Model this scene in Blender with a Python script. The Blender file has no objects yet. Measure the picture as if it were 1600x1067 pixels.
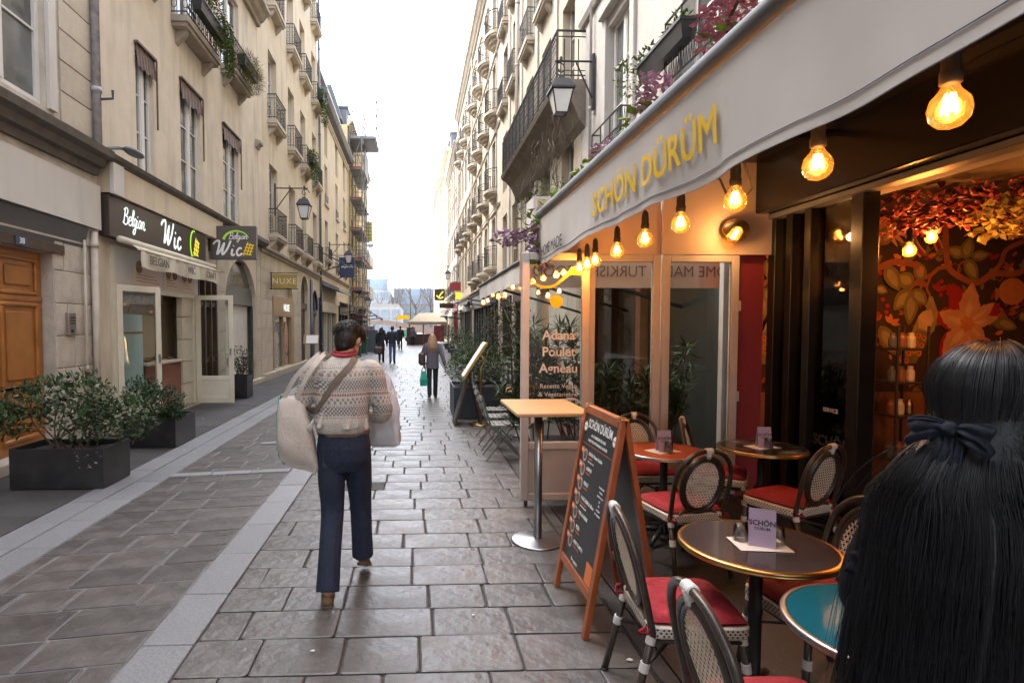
import bpy, bmesh, math, random
from mathutils import Vector, Matrix, noise
R = math.radians
PI = math.pi
rnd = random.Random(7)
scene = bpy.context.scene
COL = scene.collection
# ---------------------------------------------------------------- camera
cam_d = bpy.data.cameras.new('camera')
cam = bpy.data.objects.new('camera', cam_d)
COL.objects.link(cam)
cam.location = (0, 0, 1.75)
cam.rotation_euler = (R(90 - 2.45), 0, R(-2.35))
cam_d.sensor_width = 36
cam_d.lens = 36 * 900 / 1600
cam_d.shift_x = 115 / 1600
cam_d.shift_y = 14.5 / 1600
cam_d.clip_start = 0.05
cam_d.clip_end = 3000
scene.camera = cam
# ---------------------------------------------------------------- sky, sun, exposure
SUN_DIR = Vector((-0.46, 0.30, 0.83)).normalized()      # towards the sun
EXPOSURE = 3.2
world = bpy.data.worlds.new('World')
scene.world = world
world.use_nodes = True
wn = world.node_tree
bg = wn.nodes['Background']
sky = wn.nodes.new('ShaderNodeTexSky')
sky.sky_type = 'NISHITA'
sky.sun_disc = False
sky.sun_elevation = math.asin(SUN_DIR.z)
sky.sun_rotation = math.atan2(SUN_DIR.x, SUN_DIR.y)
sky.air_density = 1.0
sky.dust_density = 3.0
sky.ozone_density = 1.0
hs_ = wn.nodes.new('ShaderNodeHueSaturation')     # thin bright overcast: a nearly white sky
hs_.inputs['Saturation'].default_value = 0.38
wn.links.new(sky.outputs[0], hs_.inputs['Color'])
wn.links.new(hs_.outputs[0], bg.inputs[0])
bg.inputs[1].default_value = 0.15
sun_d = bpy.data.lights.new('sun', 'SUN')
sun_d.energy = 0.5
sun_d.angle = R(20)
sun_d.color = (1.0, 0.90, 0.76)
sun = bpy.data.objects.new('sun', sun_d)
COL.objects.link(sun)
sun.rotation_euler = SUN_DIR.to_track_quat('Z', 'Y').to_euler()
vs = scene.view_settings
vs.view_transform = 'Standard'
vs.look = 'None'
vs.gamma = 1
vs.use_curve_mapping = False
vs.exposure = EXPOSURE
scene.render.engine = 'CYCLES'
scene.cycles.max_bounces = 8
scene.cycles.transparent_max_bounces = 24
scene.cycles.caustics_reflective = False
scene.cycles.caustics_refractive = False
# ---------------------------------------------------------------- materials
MATS = {}
def mat(name, col, rough=.6, var=.15, scale=6., bump=0., bscale=40., metal=0., stain=None, sscale=1.2, samt=.5, perobj=0., spec=.5, streak=False, rvar=0., alpha=None, coat=0., coord='Object', detail=4.):
    if name in MATS: return MATS[name]
    m = bpy.data.materials.new(name); m.use_nodes = True
    nt = m.node_tree; N = nt.nodes; L = nt.links
    b = N['Principled BSDF']
    b.inputs['Roughness'].default_value = rough
    b.inputs['Metallic'].default_value = metal
    b.inputs['Specular IOR Level'].default_value = spec
    if coat: b.inputs['Coat Weight'].default_value = coat; b.inputs['Coat Roughness'].default_value = .08
    tc = N.new('ShaderNodeTexCoord')
    co = tc.outputs[coord]
    def noise_n(sc, det=detail, stretch=None):
        n = N.new('ShaderNodeTexNoise'); n.inputs['Scale'].default_value = sc; n.inputs['Detail'].default_value = det
        if stretch:
            mp = N.new('ShaderNodeMapping'); mp.inputs['Scale'].default_value = stretch
            L.new(co, mp.inputs['Vector']); L.new(mp.outputs[0], n.inputs['Vector'])
        else: L.new(co, n.inputs['Vector'])
        return n
    def ramp(src, a, c, lo=.3, hi=.7):
        r = N.new('ShaderNodeValToRGB'); r.color_ramp.elements[0].position = lo; r.color_ramp.elements[1].position = hi
        r.color_ramp.elements[0].color = (*a, 1); r.color_ramp.elements[1].color = (*c, 1)
        L.new(src, r.inputs[0]); return r.outputs[0]
    lo = tuple(max(0, c * (1 - var)) for c in col); hi = tuple(min(1, c * (1 + var)) for c in col)
    n1 = noise_n(scale)
    out = ramp(n1.outputs[0], lo, hi)
    if stain:
        n2 = noise_n(sscale, 6, (3.2, 3.2, .5) if streak else None)
        f = ramp(n2.outputs[0], (0, 0, 0), (samt, samt, samt), .52, .78)
        mx = N.new('ShaderNodeMix'); mx.data_type = 'RGBA'
        L.new(f, mx.inputs[0]); L.new(out, mx.inputs[6]); mx.inputs[7].default_value = (*stain, 1)
        out = mx.outputs[2]
    if perobj:
        oi = N.new('ShaderNodeObjectInfo')
        mr = N.new('ShaderNodeMapRange'); mr.inputs[3].default_value = 1 - perobj; mr.inputs[4].default_value = 1 + perobj
        L.new(oi.outputs['Random'], mr.inputs[0])
        hs = N.new('ShaderNodeHueSaturation'); L.new(mr.outputs[0], hs.inputs['Value']); L.new(out, hs.inputs['Color'])
        out = hs.outputs[0]
    L.new(out, b.inputs['Base Color'])
    if rvar:
        n3 = noise_n(scale * .6, 5)
        mr = N.new('ShaderNodeMapRange'); mr.inputs[1].default_value = .3; mr.inputs[2].default_value = .7
        mr.inputs[3].default_value = max(.03, rough - rvar); mr.inputs[4].default_value = rough + rvar
        L.new(n3.outputs[0], mr.inputs[0]); L.new(mr.outputs[0], b.inputs['Roughness'])
    if bump:
        nb = noise_n(bscale, 6)
        bm = N.new('ShaderNodeBump'); bm.inputs['Strength'].default_value = min(1, bump); bm.inputs['Distance'].default_value = .02 * max(1, bump)
        L.new(nb.outputs[0], bm.inputs['Height']); L.new(bm.outputs[0], b.inputs['Normal'])
    MATS[name] = m
    return m
def emis(name, col, s):
    if name in MATS: return MATS[name]
    m = bpy.data.materials.new(name); m.use_nodes = True
    b = m.node_tree.nodes['Principled BSDF']
    b.inputs['Base Color'].default_value = (*col, 1)
    b.inputs['Emission Color'].default_value = (*col, 1); b.inputs['Emission Strength'].default_value = s
    MATS[name] = m; return m
def glassmat(name, tint=(1, 1, 1), rough=.02, f0=.04, boost=1.0, glow=None):
    if name in MATS: return MATS[name]
    m = bpy.data.materials.new(name); m.use_nodes = True
    nt = m.node_tree; N = nt.nodes; L = nt.links
    for n in list(N):
        if n.type == 'BSDF_PRINCIPLED': N.remove(n)
    t = N.new('ShaderNodeBsdfTransparent'); t.inputs[0].default_value = (*tint, 1)
    g_ = N.new('ShaderNodeBsdfGlossy'); g_.inputs['Roughness'].default_value = rough
    fr = N.new('ShaderNodeFresnel'); fr.inputs[0].default_value = 1.5
    mu = N.new('ShaderNodeMath'); mu.operation = 'MULTIPLY'; mu.inputs[1].default_value = boost; mu.use_clamp = True
    L.new(fr.outputs[0], mu.inputs[0])
    if glow:
        tl = N.new('ShaderNodeBsdfTranslucent'); tl.inputs[0].default_value = (*glow, 1); mg = N.new('ShaderNodeMixShader'); mg.inputs[0].default_value = .07
        L.new(t.outputs[0], mg.inputs[1]); L.new(tl.outputs[0], mg.inputs[2]); t = mg
    ms = N.new('ShaderNodeMixShader')
    L.new(mu.outputs[0], ms.inputs[0]); L.new(t.outputs[0], ms.inputs[1]); L.new(g_.outputs[0], ms.inputs[2])
    L.new(ms.outputs[0], N['Material Output'].inputs[0])
    MATS[name] = m; return m
def leafmat(name, col, var=.45, tr=.25):
    if name in MATS: return MATS[name]
    m = mat(name, col, rough=.55, var=var, scale=9, spec=.3)
    b = m.node_tree.nodes['Principled BSDF']
    return m
# ---------------------------------------------------------------- mesh builder
class MB:
    def __init__(s): s.v = []; s.f = []; s.mi = []; s.m = 0; s.sm = []; s.smooth = False
    def _add(s, vs, fs):
        o = len(s.v); s.v += [tuple(p) for p in vs]
        for f in fs: s.f.append(tuple(i + o for i in f)); s.mi.append(s.m); s.sm.append(s.smooth)
        return s
    def quad(s, a, b, c, d): return s._add([a, b, c, d], [(0, 1, 2, 3)])
    def poly(s, pts): return s._add(pts, [tuple(range(len(pts)))])
    def box(s, x0, x1, y0, y1, z0, z1, mx=None):
        vs = [Vector((x, y, z)) for x in (x0, x1) for y in (y0, y1) for z in (z0, z1)]
        if mx: vs = [mx @ p for p in vs]
        return s._add(vs, [(0, 1, 3, 2), (4, 6, 7, 5), (0, 4, 5, 1), (2, 3, 7, 6), (0, 2, 6, 4), (1, 5, 7, 3)])
    def cbox(s, x0, x1, y0, y1, z0, z1, c=.005, mx=None):      # box with chamfered edges
        vs = []; 
        X = (x0, x1); Y = (y0, y1); Z = (z0, z1); idx = {}
        for i in (0, 1):
            for j in (0, 1):
                for k in (0, 1):
                    sx, sy, sz = (1 if i == 0 else -1), (1 if j == 0 else -1), (1 if k == 0 else -1)
                    for ax, p in enumerate([(X[i], Y[j] + sy * c, Z[k] + sz * c), (X[i] + sx * c, Y[j], Z[k] + sz * c), (X[i] + sx * c, Y[j] + sy * c, Z[k])]):
                        idx[(i, j, k, ax)] = len(vs); vs.append(Vector(p))
        F = []
        A = lambda i, j, k, a: idx[(i, j, k, a)]
        F.append((A(0,0,0,0), A(0,0,1,0), A(0,1,1,0), A(0,1,0,0))); F.append((A(1,0,0,0), A(1,1,0,0), A(1,1,1,0), A(1,0,1,0)))
        F.append((A(0,0,0,1), A(1,0,0,1), A(1,0,1,1), A(0,0,1,1))); F.append((A(0,1,0,1), A(0,1,1,1), A(1,1,1,1), A(1,1,0,1)))
        F.append((A(0,0,0,2), A(0,1,0,2), A(1,1,0,2), A(1,0,0,2))); F.append((A(0,0,1,2), A(1,0,1,2), A(1,1,1,2), A(0,1,1,2)))
        for i in (0, 1):
            for j in (0, 1): F.append((A(i,j,0,0), A(i,j,1,0), A(i,j,1,1), A(i,j,0,1)) if i == j else (A(i,j,0,1), A(i,j,1,1), A(i,j,1,0), A(i,j,0,0)))
            for k in (0, 1): F.append((A(i,0,k,0), A(i,0,k,2), A(i,1,k,2), A(i,1,k,0)) if i == k else (A(i,1,k,0), A(i,1,k,2), A(i,0,k,2), A(i,0,k,0)))
        for j in (0, 1):
            for k in (0, 1): F.append((A(0,j,k,1), A(1,j,k,1), A(1,j,k,2), A(0,j,k,2)) if j == k else (A(0,j,k,2), A(1,j,k,2), A(1,j,k,1), A(0,j,k,1)))
        for i in (0, 1):
            for j in (0, 1):
                for k in (0, 1): F.append((A(i,j,k,0), A(i,j,k,1), A(i,j,k,2)) if (i + j + k) % 2 == 0 else (A(i,j,k,2), A(i,j,k,1), A(i,j,k,0)))
        if mx: vs = [mx @ p for p in vs]
        return s._add(vs, F)
    def loft(s, rings, cap=True, closed=True):
        o = len(s.v); n = len(rings[0])
        vs = [p for r in rings for p in r]; F = []
        for i in range(len(rings) - 1):
            for j in range(n if closed else n - 1):
                a = i * n + j; b_ = i * n + (j + 1) % n
                F.append((a, b_, b_ + n, a + n))
        if cap and closed:
            F.append(tuple(range(n - 1, -1, -1))); F.append(tuple(range((len(rings) - 1) * n, len(rings) * n)))
        return s._add(vs, F)
    def tube(s, pts, r, n=6, closed=False, ry=None, cap=True, up=None):
        pts = [Vector(p) for p in pts]; k = len(pts)
        rr = r if isinstance(r, (list, tuple)) else [r] * k
        rings = []; prev = None
        for i, p in enumerate(pts):
            if closed: d = pts[(i + 1) % k] - pts[i - 1]
            else: d = pts[min(i + 1, k - 1)] - pts[max(i - 1, 0)]
            if d.length < 1e-9: d = Vector((0, 0, 1))
            d.normalize()
            if prev is None:
                u = Vector(up) if up else (Vector((0, 0, 1)) if abs(d.z) < .9 else Vector((1, 0, 0)))
            else: u = prev
            u = u - d * u.dot(d)
            if u.length < 1e-6: u = d.orthogonal()
            u.normalize(); prev = u; w = d.cross(u)
            b_ = rr[i] if ry is None else (ry[i] if isinstance(ry, (list, tuple)) else ry)
            rings.append([p + u * (math.cos(a) * rr[i]) + w * (math.sin(a) * b_) for a in (2 * PI * q / n for q in range(n))])
        if closed: rings.append(rings[0]); return s.loft(rings, cap=False)
        return s.loft(rings, cap=cap)
    def lathe(s, prof, n=16, c=(0, 0, 0), cap=True, mx=None):
        rings = []
        for r, z in prof:
            ring = [Vector((c[0] + r * math.cos(2 * PI * q / n), c[1] + r * math.sin(2 * PI * q / n), c[2] + z)) for q in range(n)]
            rings.append([mx @ p for p in ring] if mx else ring)
        return s.loft(rings, cap=cap)
    def ell(s, c, r, nu=12, nv=8, mx=None):
        rings = []
        for i in range(nv + 1):
            t = -PI / 2 + PI * i / nv; cr = max(math.cos(t), 1e-3)
            ring = [Vector((r[0] * cr * math.cos(2 * PI * q / nu), r[1] * cr * math.sin(2 * PI * q / nu), r[2] * math.sin(t))) for q in range(nu)]
            rings.append([(mx @ p if mx else p) + Vector(c) for p in ring])
        return s.loft(rings)
    def prism(s, pts, d):                                       # planar polygon (3d points) extruded by vector d
        d = Vector(d); a = [Vector(p) for p in pts]; n = len(a); b_ = [p + d for p in a]
        F = [tuple(range(n - 1, -1, -1)), tuple(range(n, 2 * n))] + [(i, (i + 1) % n, n + (i + 1) % n, n + i) for i in range(n)]
        return s._add(a + b_, F)
    def sheet(s, fn, nu, nv):
        vs = [fn(i / nu, j / nv) for j in range(nv + 1) for i in range(nu + 1)]
        F = [(j * (nu + 1) + i, j * (nu + 1) + i + 1, (j + 1) * (nu + 1) + i + 1, (j + 1) * (nu + 1) + i) for j in range(nv) for i in range(nu)]
        return s._add(vs, F)
    def leaf(s, p, d, L, w, nrm):                               # folded pointed leaf, 4 triangles
        d = d.normalized(); sd = d.cross(nrm)
        if sd.length < 1e-4: sd = d.orthogonal()
        sd.normalize(); up = sd.cross(d)
        m_ = p + d * L * .45 - up * w * .18
        return s._add([p, m_ + sd * w * .5 + up * w * .22, p + d * L, m_ - sd * w * .5 + up * w * .22, m_], [(0, 1, 4), (1, 2, 4), (2, 3, 4), (3, 0, 4)])
    def mesh(s, name, mats):
        me = bpy.data.meshes.new(name)
        me.from_pydata(s.v, [], s.f)
        if not isinstance(mats, (list, tuple)): mats = [mats]
        for m in mats: me.materials.append(m)
        if len(mats) > 1: me.polygons.foreach_set('material_index', s.mi)
        if any(s.sm): me.polygons.foreach_set('use_smooth', s.sm)
        me.update(); return me
    def build(s, name, mats, parent=None, loc=None, rot=None): return link(name, s.mesh(name, mats), parent, loc, rot)
def link(name, me, parent=None, loc=None, rot=None):
    o = bpy.data.objects.new(name, me); COL.objects.link(o)
    if parent: o.parent = parent
    if loc is not None: o.location = loc
    if rot is not None: o.rotation_euler = rot
    return o
def thing(name, label, cat, loc=(0, 0, 0), rz=0, group=None):
    o = bpy.data.objects.new(name, None); COL.objects.link(o); o.empty_display_size = .1
    o.location = loc; o.rotation_euler = (0, 0, rz); o['label'] = label; o['category'] = cat
    if group: o['group'] = group
    return o
def tag(o, label, cat, group=None):
    o['label'] = label; o['category'] = cat
    if group: o['group'] = group
    return o
def struct(o): o['kind'] = 'structure'; return o
KIDS = {}
def kids(o): return [c for c in o.children]
def dup(root, loc, rz, label=None, scale=None):
    r = root.copy(); COL.objects.link(r); r.location = loc; r.rotation_euler = (0, 0, rz)
    if label: r['label'] = label
    if scale: r.scale = scale
    for ch in root.children:
        c = ch.copy(); COL.objects.link(c); c.parent = r
        for g in ch.children:
            d = g.copy(); COL.objects.link(d); d.parent = c
    return r
def text(s, size, loc, rot, m, parent=None, ext=.002, bold=0., bev=0., shear=0., align='CENTER', sx=1., name='lettering', space=1.):
    cu = bpy.data.curves.new(name, 'FONT'); cu.body = s; cu.size = size; cu.extrude = ext; cu.offset = bold * size; cu.shear = shear
    if bev: cu.bevel_depth = bev; cu.bevel_resolution = 0
    cu.align_x = align; cu.align_y = 'CENTER'; cu.resolution_u = 3; cu.space_character = space
    t = bpy.data.objects.new(name, cu)
    me = bpy.data.meshes.new_from_object(t)
    me.name = name; me.materials.clear(); me.materials.append(m)
    bpy.data.objects.remove(t); bpy.data.curves.remove(cu)
    o = link(name, me, parent, loc, rot); o.scale = (sx, 1, 1)
    return o
RL = (R(90), 0, R(90))      # text on a wall that faces +x
RRt = (R(90), 0, R(-90))    # text on a wall that faces -x
RF = (R(90), 0, 0)          # text facing the camera (-y)
def catmull(P, n=6, closed=False):
    P = [Vector(p) for p in P]; out = []; k = len(P)
    for i in range(k if closed else k - 1):
        p0 = P[i - 1] if (i > 0 or closed) else P[0]; p1 = P[i]; p2 = P[(i + 1) % k]; p3 = P[(i + 2) % k] if (closed or i + 2 < k) else P[-1]
        for j in range(n):
            t = j / n
            out.append(.5 * ((2 * p1) + (p2 - p0) * t + (2 * p0 - 5 * p1 + 4 * p2 - p3) * t * t + (3 * p1 - p0 - 3 * p2 + p3) * t ** 3))
    if not closed: out.append(P[-1])
    return out
def strokes(polys, w, mb=None, th=.006, n=5):    # flat brush strokes in the xy plane (z is the normal)
    mb = mb or MB()
    for pl in polys:
        pts = catmull([(p[0], p[1], 0) for p in pl], n) if len(pl) > 2 else [Vector((p[0], p[1], 0)) for p in pl]
        mb.tube(pts, th, 6, ry=w, up=(0, 0, 1))
    return mb
# ---------------------------------------------------------------- shared materials
M = {}
M['plaster_cream'] = mat('plaster_cream', (.60, .52, .405), .85, .07, 2.5, .25, 30, stain=(.33, .275, .21), sscale=.8, samt=.7, streak=True)
M['plaster_beige'] = mat('plaster_beige', (.60, .51, .375), .85, .06, 2., .25, 30, stain=(.32, .27, .21), sscale=.7, samt=.65, streak=True)
M['plaster_grey'] = mat('plaster_grey', (.41, .385, .36), .85, .08, 2., .3, 30, stain=(.27, .25, .23), sscale=.9, samt=.5, streak=True)
M['plaster_right'] = mat('plaster_right', (.46, .395, .30), .85, .08, 2.2, .25, 30, stain=(.27, .225, .17), sscale=.8, samt=.6, streak=True)
M['stone_old'] = mat('stone_old', (.47, .42, .355), .85, .16, 3., .6, 14, stain=(.25, .215, .18), sscale=1.6, samt=.7)
M['stone_pale'] = mat('stone_pale', (.48, .42, .335), .8, .1, 3., .35, 20, stain=(.30, .255, .20), sscale=1.3, samt=.5, perobj=.06)
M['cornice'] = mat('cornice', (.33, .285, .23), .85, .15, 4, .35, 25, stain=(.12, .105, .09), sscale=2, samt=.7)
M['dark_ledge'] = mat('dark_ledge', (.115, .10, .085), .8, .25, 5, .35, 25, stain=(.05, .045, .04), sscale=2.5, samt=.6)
M['zinc'] = mat('zinc', (.16, .17, .19), .45, .15, 3, metal=.4)
M['slate'] = mat('slate', (.085, .09, .105), .6, .25, 10, .3, 40)
M['white_frame'] = mat('white_frame', (.62, .60, .56), .55, .06, 5, stain=(.42, .39, .34), sscale=2.5, samt=.35)
M['cream_paint'] = mat('cream_paint', (.62, .57, .45), .5, .06, 4, stain=(.42, .37, .28), sscale=2.2, samt=.3)
M['iron'] = mat('iron', (.022, .022, .024), .5, .3, 20, .1, 60)
M['glass_dark'] = mat('glass_dark', (.11, .12, .122), .06, .6, 1.1, spec=.8)
M['curtain'] = mat('curtain', (.50, .48, .43), .9, .12, 9)
M['glass'] = glassmat('glass', (.93, .96, .95))
M['black_paint'] = mat('black_paint', (.018, .018, .019), .42, .3, 12, .06, 40, stain=(.05, .048, .045), sscale=5, samt=.4)
M['brown_sign'] = mat('brown_sign', (.050, .034, .028), .4, .08, 4)
M['steel'] = mat('steel', (.42, .42, .43), .32, .1, 8, metal=1.)
M['brass'] = mat('brass', (.55, .38, .14), .28, .15, 12, metal=1.)
M['white_print'] = mat('white_print', (.78, .78, .76), .6, .02, 4)
M['black_print'] = mat('black_print', (.02, .02, .02), .6, .05, 4)
M['yellow_print'] = mat('yellow_print', (.86, .54, .004), .6, .04, 4)
# ================================================================ GROUND
M['asphalt'] = mat('asphalt', (.048, .044, .043), .75, .2, 3, .5, 120, stain=(.10, .095, .09), sscale=.7, samt=.5, perobj=.12)
M['far_ground'] = mat('far_ground', (.17, .16, .155), .6, .12, .4, .2, 30)
M['mortar'] = mat('mortar', (.045, .041, .040), .9, .3, 8, .5, 60)
M['mortar_pale'] = mat('mortar_pale', (.15, .138, .13), .9, .25, 6, .5, 60)
M['paver'] = mat('paver', (.086, .078, .073), .42, .2, 6, .6, 12, stain=(.115, .106, .103), sscale=5, samt=.5, perobj=.17, rvar=.10, spec=.6, detail=8)
M['paver_side'] = mat('paver_side', (.068, .058, .053), .52, .2, 6, .5, 14, stain=(.12, .105, .095), sscale=4, samt=.5, perobj=.26, rvar=.12, spec=.5, detail=7)
M['granite'] = mat('granite', (.19, .19, .195), .55, .22, 60, .25, 150, stain=(.17, .168, .17), sscale=2, samt=.6, perobj=.1)
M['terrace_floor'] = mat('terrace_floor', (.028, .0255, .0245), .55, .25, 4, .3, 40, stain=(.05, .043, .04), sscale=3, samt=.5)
mb = MB(); mb.quad((-300, -20, -.03), (300, -20, -.03), (300, 700, -.03), (-300, 700, -.03))
struct(mb.build('ground', M['far_ground']))
def stone(mb, cx, cy, w, d, z0, rg, r_=None, rough=.0012, ch=.005, sk=0.):
    # hand-cut paving stone: rounded corners, chamfered rim, uneven top
    r_ = r_ or min(w, d) * rg.uniform(.03, .08)
    hw, hd = w / 2, d / 2; ring = []
    for sx, sy, a0 in ((1, 1, 0), (-1, 1, 90), (-1, -1, 180), (1, -1, 270)):
        rr = r_ * rg.uniform(.5, 1.3)
        for a in (8, 45, 82):
            t = R(a0 + a)
            ring.append((sx * (hw - rr) + rr * math.cos(t) + rg.uniform(-.004, .004), sy * (hd - rr) + rr * math.sin(t) + rg.uniform(-.004, .004)))
    tx, ty = rg.uniform(-.004, .004), rg.uniform(-.004, .004); dz = rg.uniform(-.002, .002)
    ring = [(x, y + sk * x) for x, y in ring]
    top = lambda x, y: z0 + dz + tx * x + ty * y
    r0 = [(cx + x, cy + y, z0 - .03) for x, y in ring]
    r1 = [(cx + x, cy + y, top(x, y) - ch * .8) for x, y in ring]
    r2 = [(cx + x * (1 - ch * 1.6 / hw), cy + y * (1 - ch * 1.6 / hd), top(x, y) + rg.uniform(-.5, .5) * rough * .5) for x, y in ring]
    r3 = [(cx + x * .55, cy + y * .55, top(x, y) + rg.uniform(-.4, 1) * rough) for x, y in ring]
    o = len(mb.v); n = len(ring)
    vs = r0 + r1 + r2 + r3 + [(cx, cy, top(0, 0) + rough * .5)]
    F = []
    for k in range(3):
        for j in range(n): F.append((k * n + j, k * n + (j + 1) % n, (k + 1) * n + (j + 1) % n, (k + 1) * n + j))
    for j in range(n): F.append((3 * n + j, 3 * n + (j + 1) % n, 4 * n))
    mb._add(vs, F)
def paving(name, m, x0, x1, y0, y1, ycourse, wmin, wmax, mortar, limit=300, skew=0., gap=.009, zb=-.016, seed=1, far_to=60):
    rg = random.Random(seed)
    base = MB(); base.quad((x0 - .01, y0, zb), (x1 + .01, y0, zb), (x1 + .01, far_to, zb), (x0 - .01, far_to, zb))
    root = struct(base.build(name, mortar))
    cnt = 0; y = y0; rest = MB()
    while y < far_to:
        d = ycourse * rg.uniform(.93, 1.07); x = x0; off = rg.uniform(.3, 1)
        first = True
        while x < x1 - .02:
            w = rg.uniform(wmin, wmax) * (off if first else 1); first = False
            if x1 - (x + w) < wmin * .5: w = x1 - x
            sm = MB() if cnt < limit else rest
            cx, cy = x + w / 2, y + d / 2 + skew * (x + w / 2 - x1)
            if sm is rest:
                stone(sm, cx, cy, w - gap, d - gap, 0, rg, sk=skew)
            else:
                stone(sm, 0, 0, w - gap * rg.uniform(.7, 1.7), d - gap * rg.uniform(.7, 1.5), 0, rg, sk=skew)
                sm.build('paving_stone', m, root, (cx, cy, 0))
            cnt += 1; x += w
        y += d
    if rest.v:
        o = rest.build('paving_stone', m, root); o['kind'] = 'stuff'
    return root
paving('street_paving', M['paver'], -1.215, 1.2, 1.2, 18, .333, .33, .62, M['mortar'], seed=3)
paving('side_paving', M['paver_side'], -2.85, -1.505, 2.0, 18, .335, .36, .52, M['mortar_pale'], skew=.15, seed=5, gap=.015, zb=-.007)
def slabs(name, x0, x1, y0, y1, L, m, mortar, limit=300, gap=.006, seed=2, pname='granite_slab'):
    rg = random.Random(seed)
    base = MB(); base.quad((x0, y0, -.012), (x1, y0, -.012), (x1, y1, -.012), (x0, y1, -.012))
    root = struct(base.build(name, mortar))
    y = y0; n = 0; rest = MB()
    while y < y1:
        l = L * rg.uniform(.93, 1.06) if isinstance(L, float) else L[0]
        z = rg.uniform(-.002, .002)
        if n < limit:
            c = MB(); c.cbox(-(x1 - x0) / 2 + gap, (x1 - x0) / 2 - gap, -l / 2 + gap / 2, l / 2 - gap / 2, -.03, .001 + z, .004)
            c.build(pname, m, root, ((x0 + x1) / 2, y + l / 2, 0))
        else: rest.box(x0 + gap, x1 - gap, y + gap / 2, y + l - gap / 2, -.03, .001 + z)
        n += 1; y += l
    if rest.v: rest.build(pname, m, root)['kind'] = 'stuff'
    return root
for c in bpy.data.objects['street_paving'].children:      # worn patches filled with asphalt
    if any((c.location.x - a) ** 2 + ((c.location.y - b_) * .8) ** 2 < .055 for a, b_ in ((-.45, 6.35),)): c.data.materials[0] = M['asphalt']
dc = tag(MB().cbox(-.22, .22, -.22, .22, -.01, .006, .004).build('drain_cover', M['iron'], None, (-2.2, 12.4, 0)), 'square dark iron drain cover in the side paving', 'drain cover')
for i in range(6): MB().box(-.18, .18, -.17 + i * .065, -.145 + i * .065, .006, .011).build('grate_bar', M['zinc'] if 'zinc' in M else M['iron'], dc)
slabs('granite_strip', -1.505, -1.215, 1.9, 60, .645, M['granite'], M['mortar'], limit=48, seed=4)
slabs('gutter_strip', -3.15, -2.85, 2.0, 60, .66, M['granite'], M['mortar'], limit=48, seed=6)
slabs('gutter_strip', -3.45, -3.155, 2.0, 60, .66, M['granite'], M['mortar'], limit=48, seed=7)
# pale transverse bands that cross the side paving
for yc, xa in ((7.0, -2.85), (8.75, -2.3)):
    f = lambda x, o: yc + o + (x + 1.505) * .15
    root = struct(MB().quad((xa, f(xa, -.09), .003), (-1.51, f(-1.51, -.09), .003), (-1.51, f(-1.51, .09), .003), (xa, f(xa, .09), .003)).build('cross_band', M['mortar_pale']))
    n = 3 if xa < -2.5 else 2; st = (-1.51 - xa) / n
    for i in range(n):
        a = xa + i * st + .006; b_ = a + st - .012
        MB().prism([(a, f(a, -.075), .003), (b_, f(b_, -.075), .003), (b_, f(b_, .075), .003), (a, f(a, .075), .003)], (0, 0, .007)).build('granite_slab', M['granite'], root)
# left pavement of dark slabs, right pavement and the terrace floor
def slabfield(name, x0, x1, y0, y1, nx, L, m, seed, pname='pavement_slab', mort=None):
    rg = random.Random(seed)
    root = struct(MB().quad((x0, y0, -.014), (x1, y0, -.014), (x1, y1, -.014), (x0, y1, -.014)).build(name, mort or M['mortar']))
    w = (x1 - x0) / nx; n = 0; rest = MB()
    for i in range(nx):
        y = y0 - rg.uniform(0, L) * .5
        while y < y1:
            l = L * rg.uniform(.8, 1.2)
            a, b_ = max(y, y0) + .004, min(y + l, y1) - .004
            if b_ - a > .05:
                if y < 22: MB().cbox(-w / 2 + .004, w / 2 - .004, -(b_ - a) / 2, (b_ - a) / 2, -.03, .0 + rg.uniform(-.002, .001), .003).build(pname, m, root, (x0 + (i + .5) * w, (a + b_) / 2, 0))
                else: rest.box(x0 + i * w + .004, x0 + (i + 1) * w - .004, a, b_, -.03, 0)
            y += l
    if rest.v: rest.build(pname, m, root)['kind'] = 'stuff'
slabfield('left_pavement', -5.9, -3.46, 1.0, 60, 3, 1.15, M['asphalt'], 11)
slabfield('right_pavement', 1.21, 3.7, 6.75, 70, 3, .9, M['asphalt'], 12)
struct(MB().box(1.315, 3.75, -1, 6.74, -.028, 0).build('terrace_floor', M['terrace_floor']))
slabs('terrace_edging', 1.21, 1.312, 1.0, 6.74, .8, M['asphalt'], M['mortar'], seed=9, pname='edging_slab')
# litter: pale scraps and gum on the paving
M['scrap'] = mat('scrap', (.62, .60, .56), .8, .05, 5)
for i, (x, y, s) in enumerate([(-3.25, 8.2, .05), (-3.05, 8.05, .03), (-.55, 3.05, .03), (1.12, 2.9, .035), (.35, 3.4, .02), (-2.6, 3.4, .025), (-2.4, 2.9, .02), (-4.0, 11.0, .04), (-3.6, 10.2, .03)]):
    q = MB(); s *= .6; q.prism([(s * math.cos(a) * rnd.uniform(.5, 1), s * math.sin(a) * rnd.uniform(.4, .8), 0) for a in (0, 1.1, 2.2, 3.3, 4.4, 5.4)], (0, 0, .004))
    o = q.build('paper_scrap', M['scrap'], None, (x, y, .006)); tag(o, 'tiny pale paper scrap lying on the paving', 'litter', 'scraps of litter on the paving')
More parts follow.
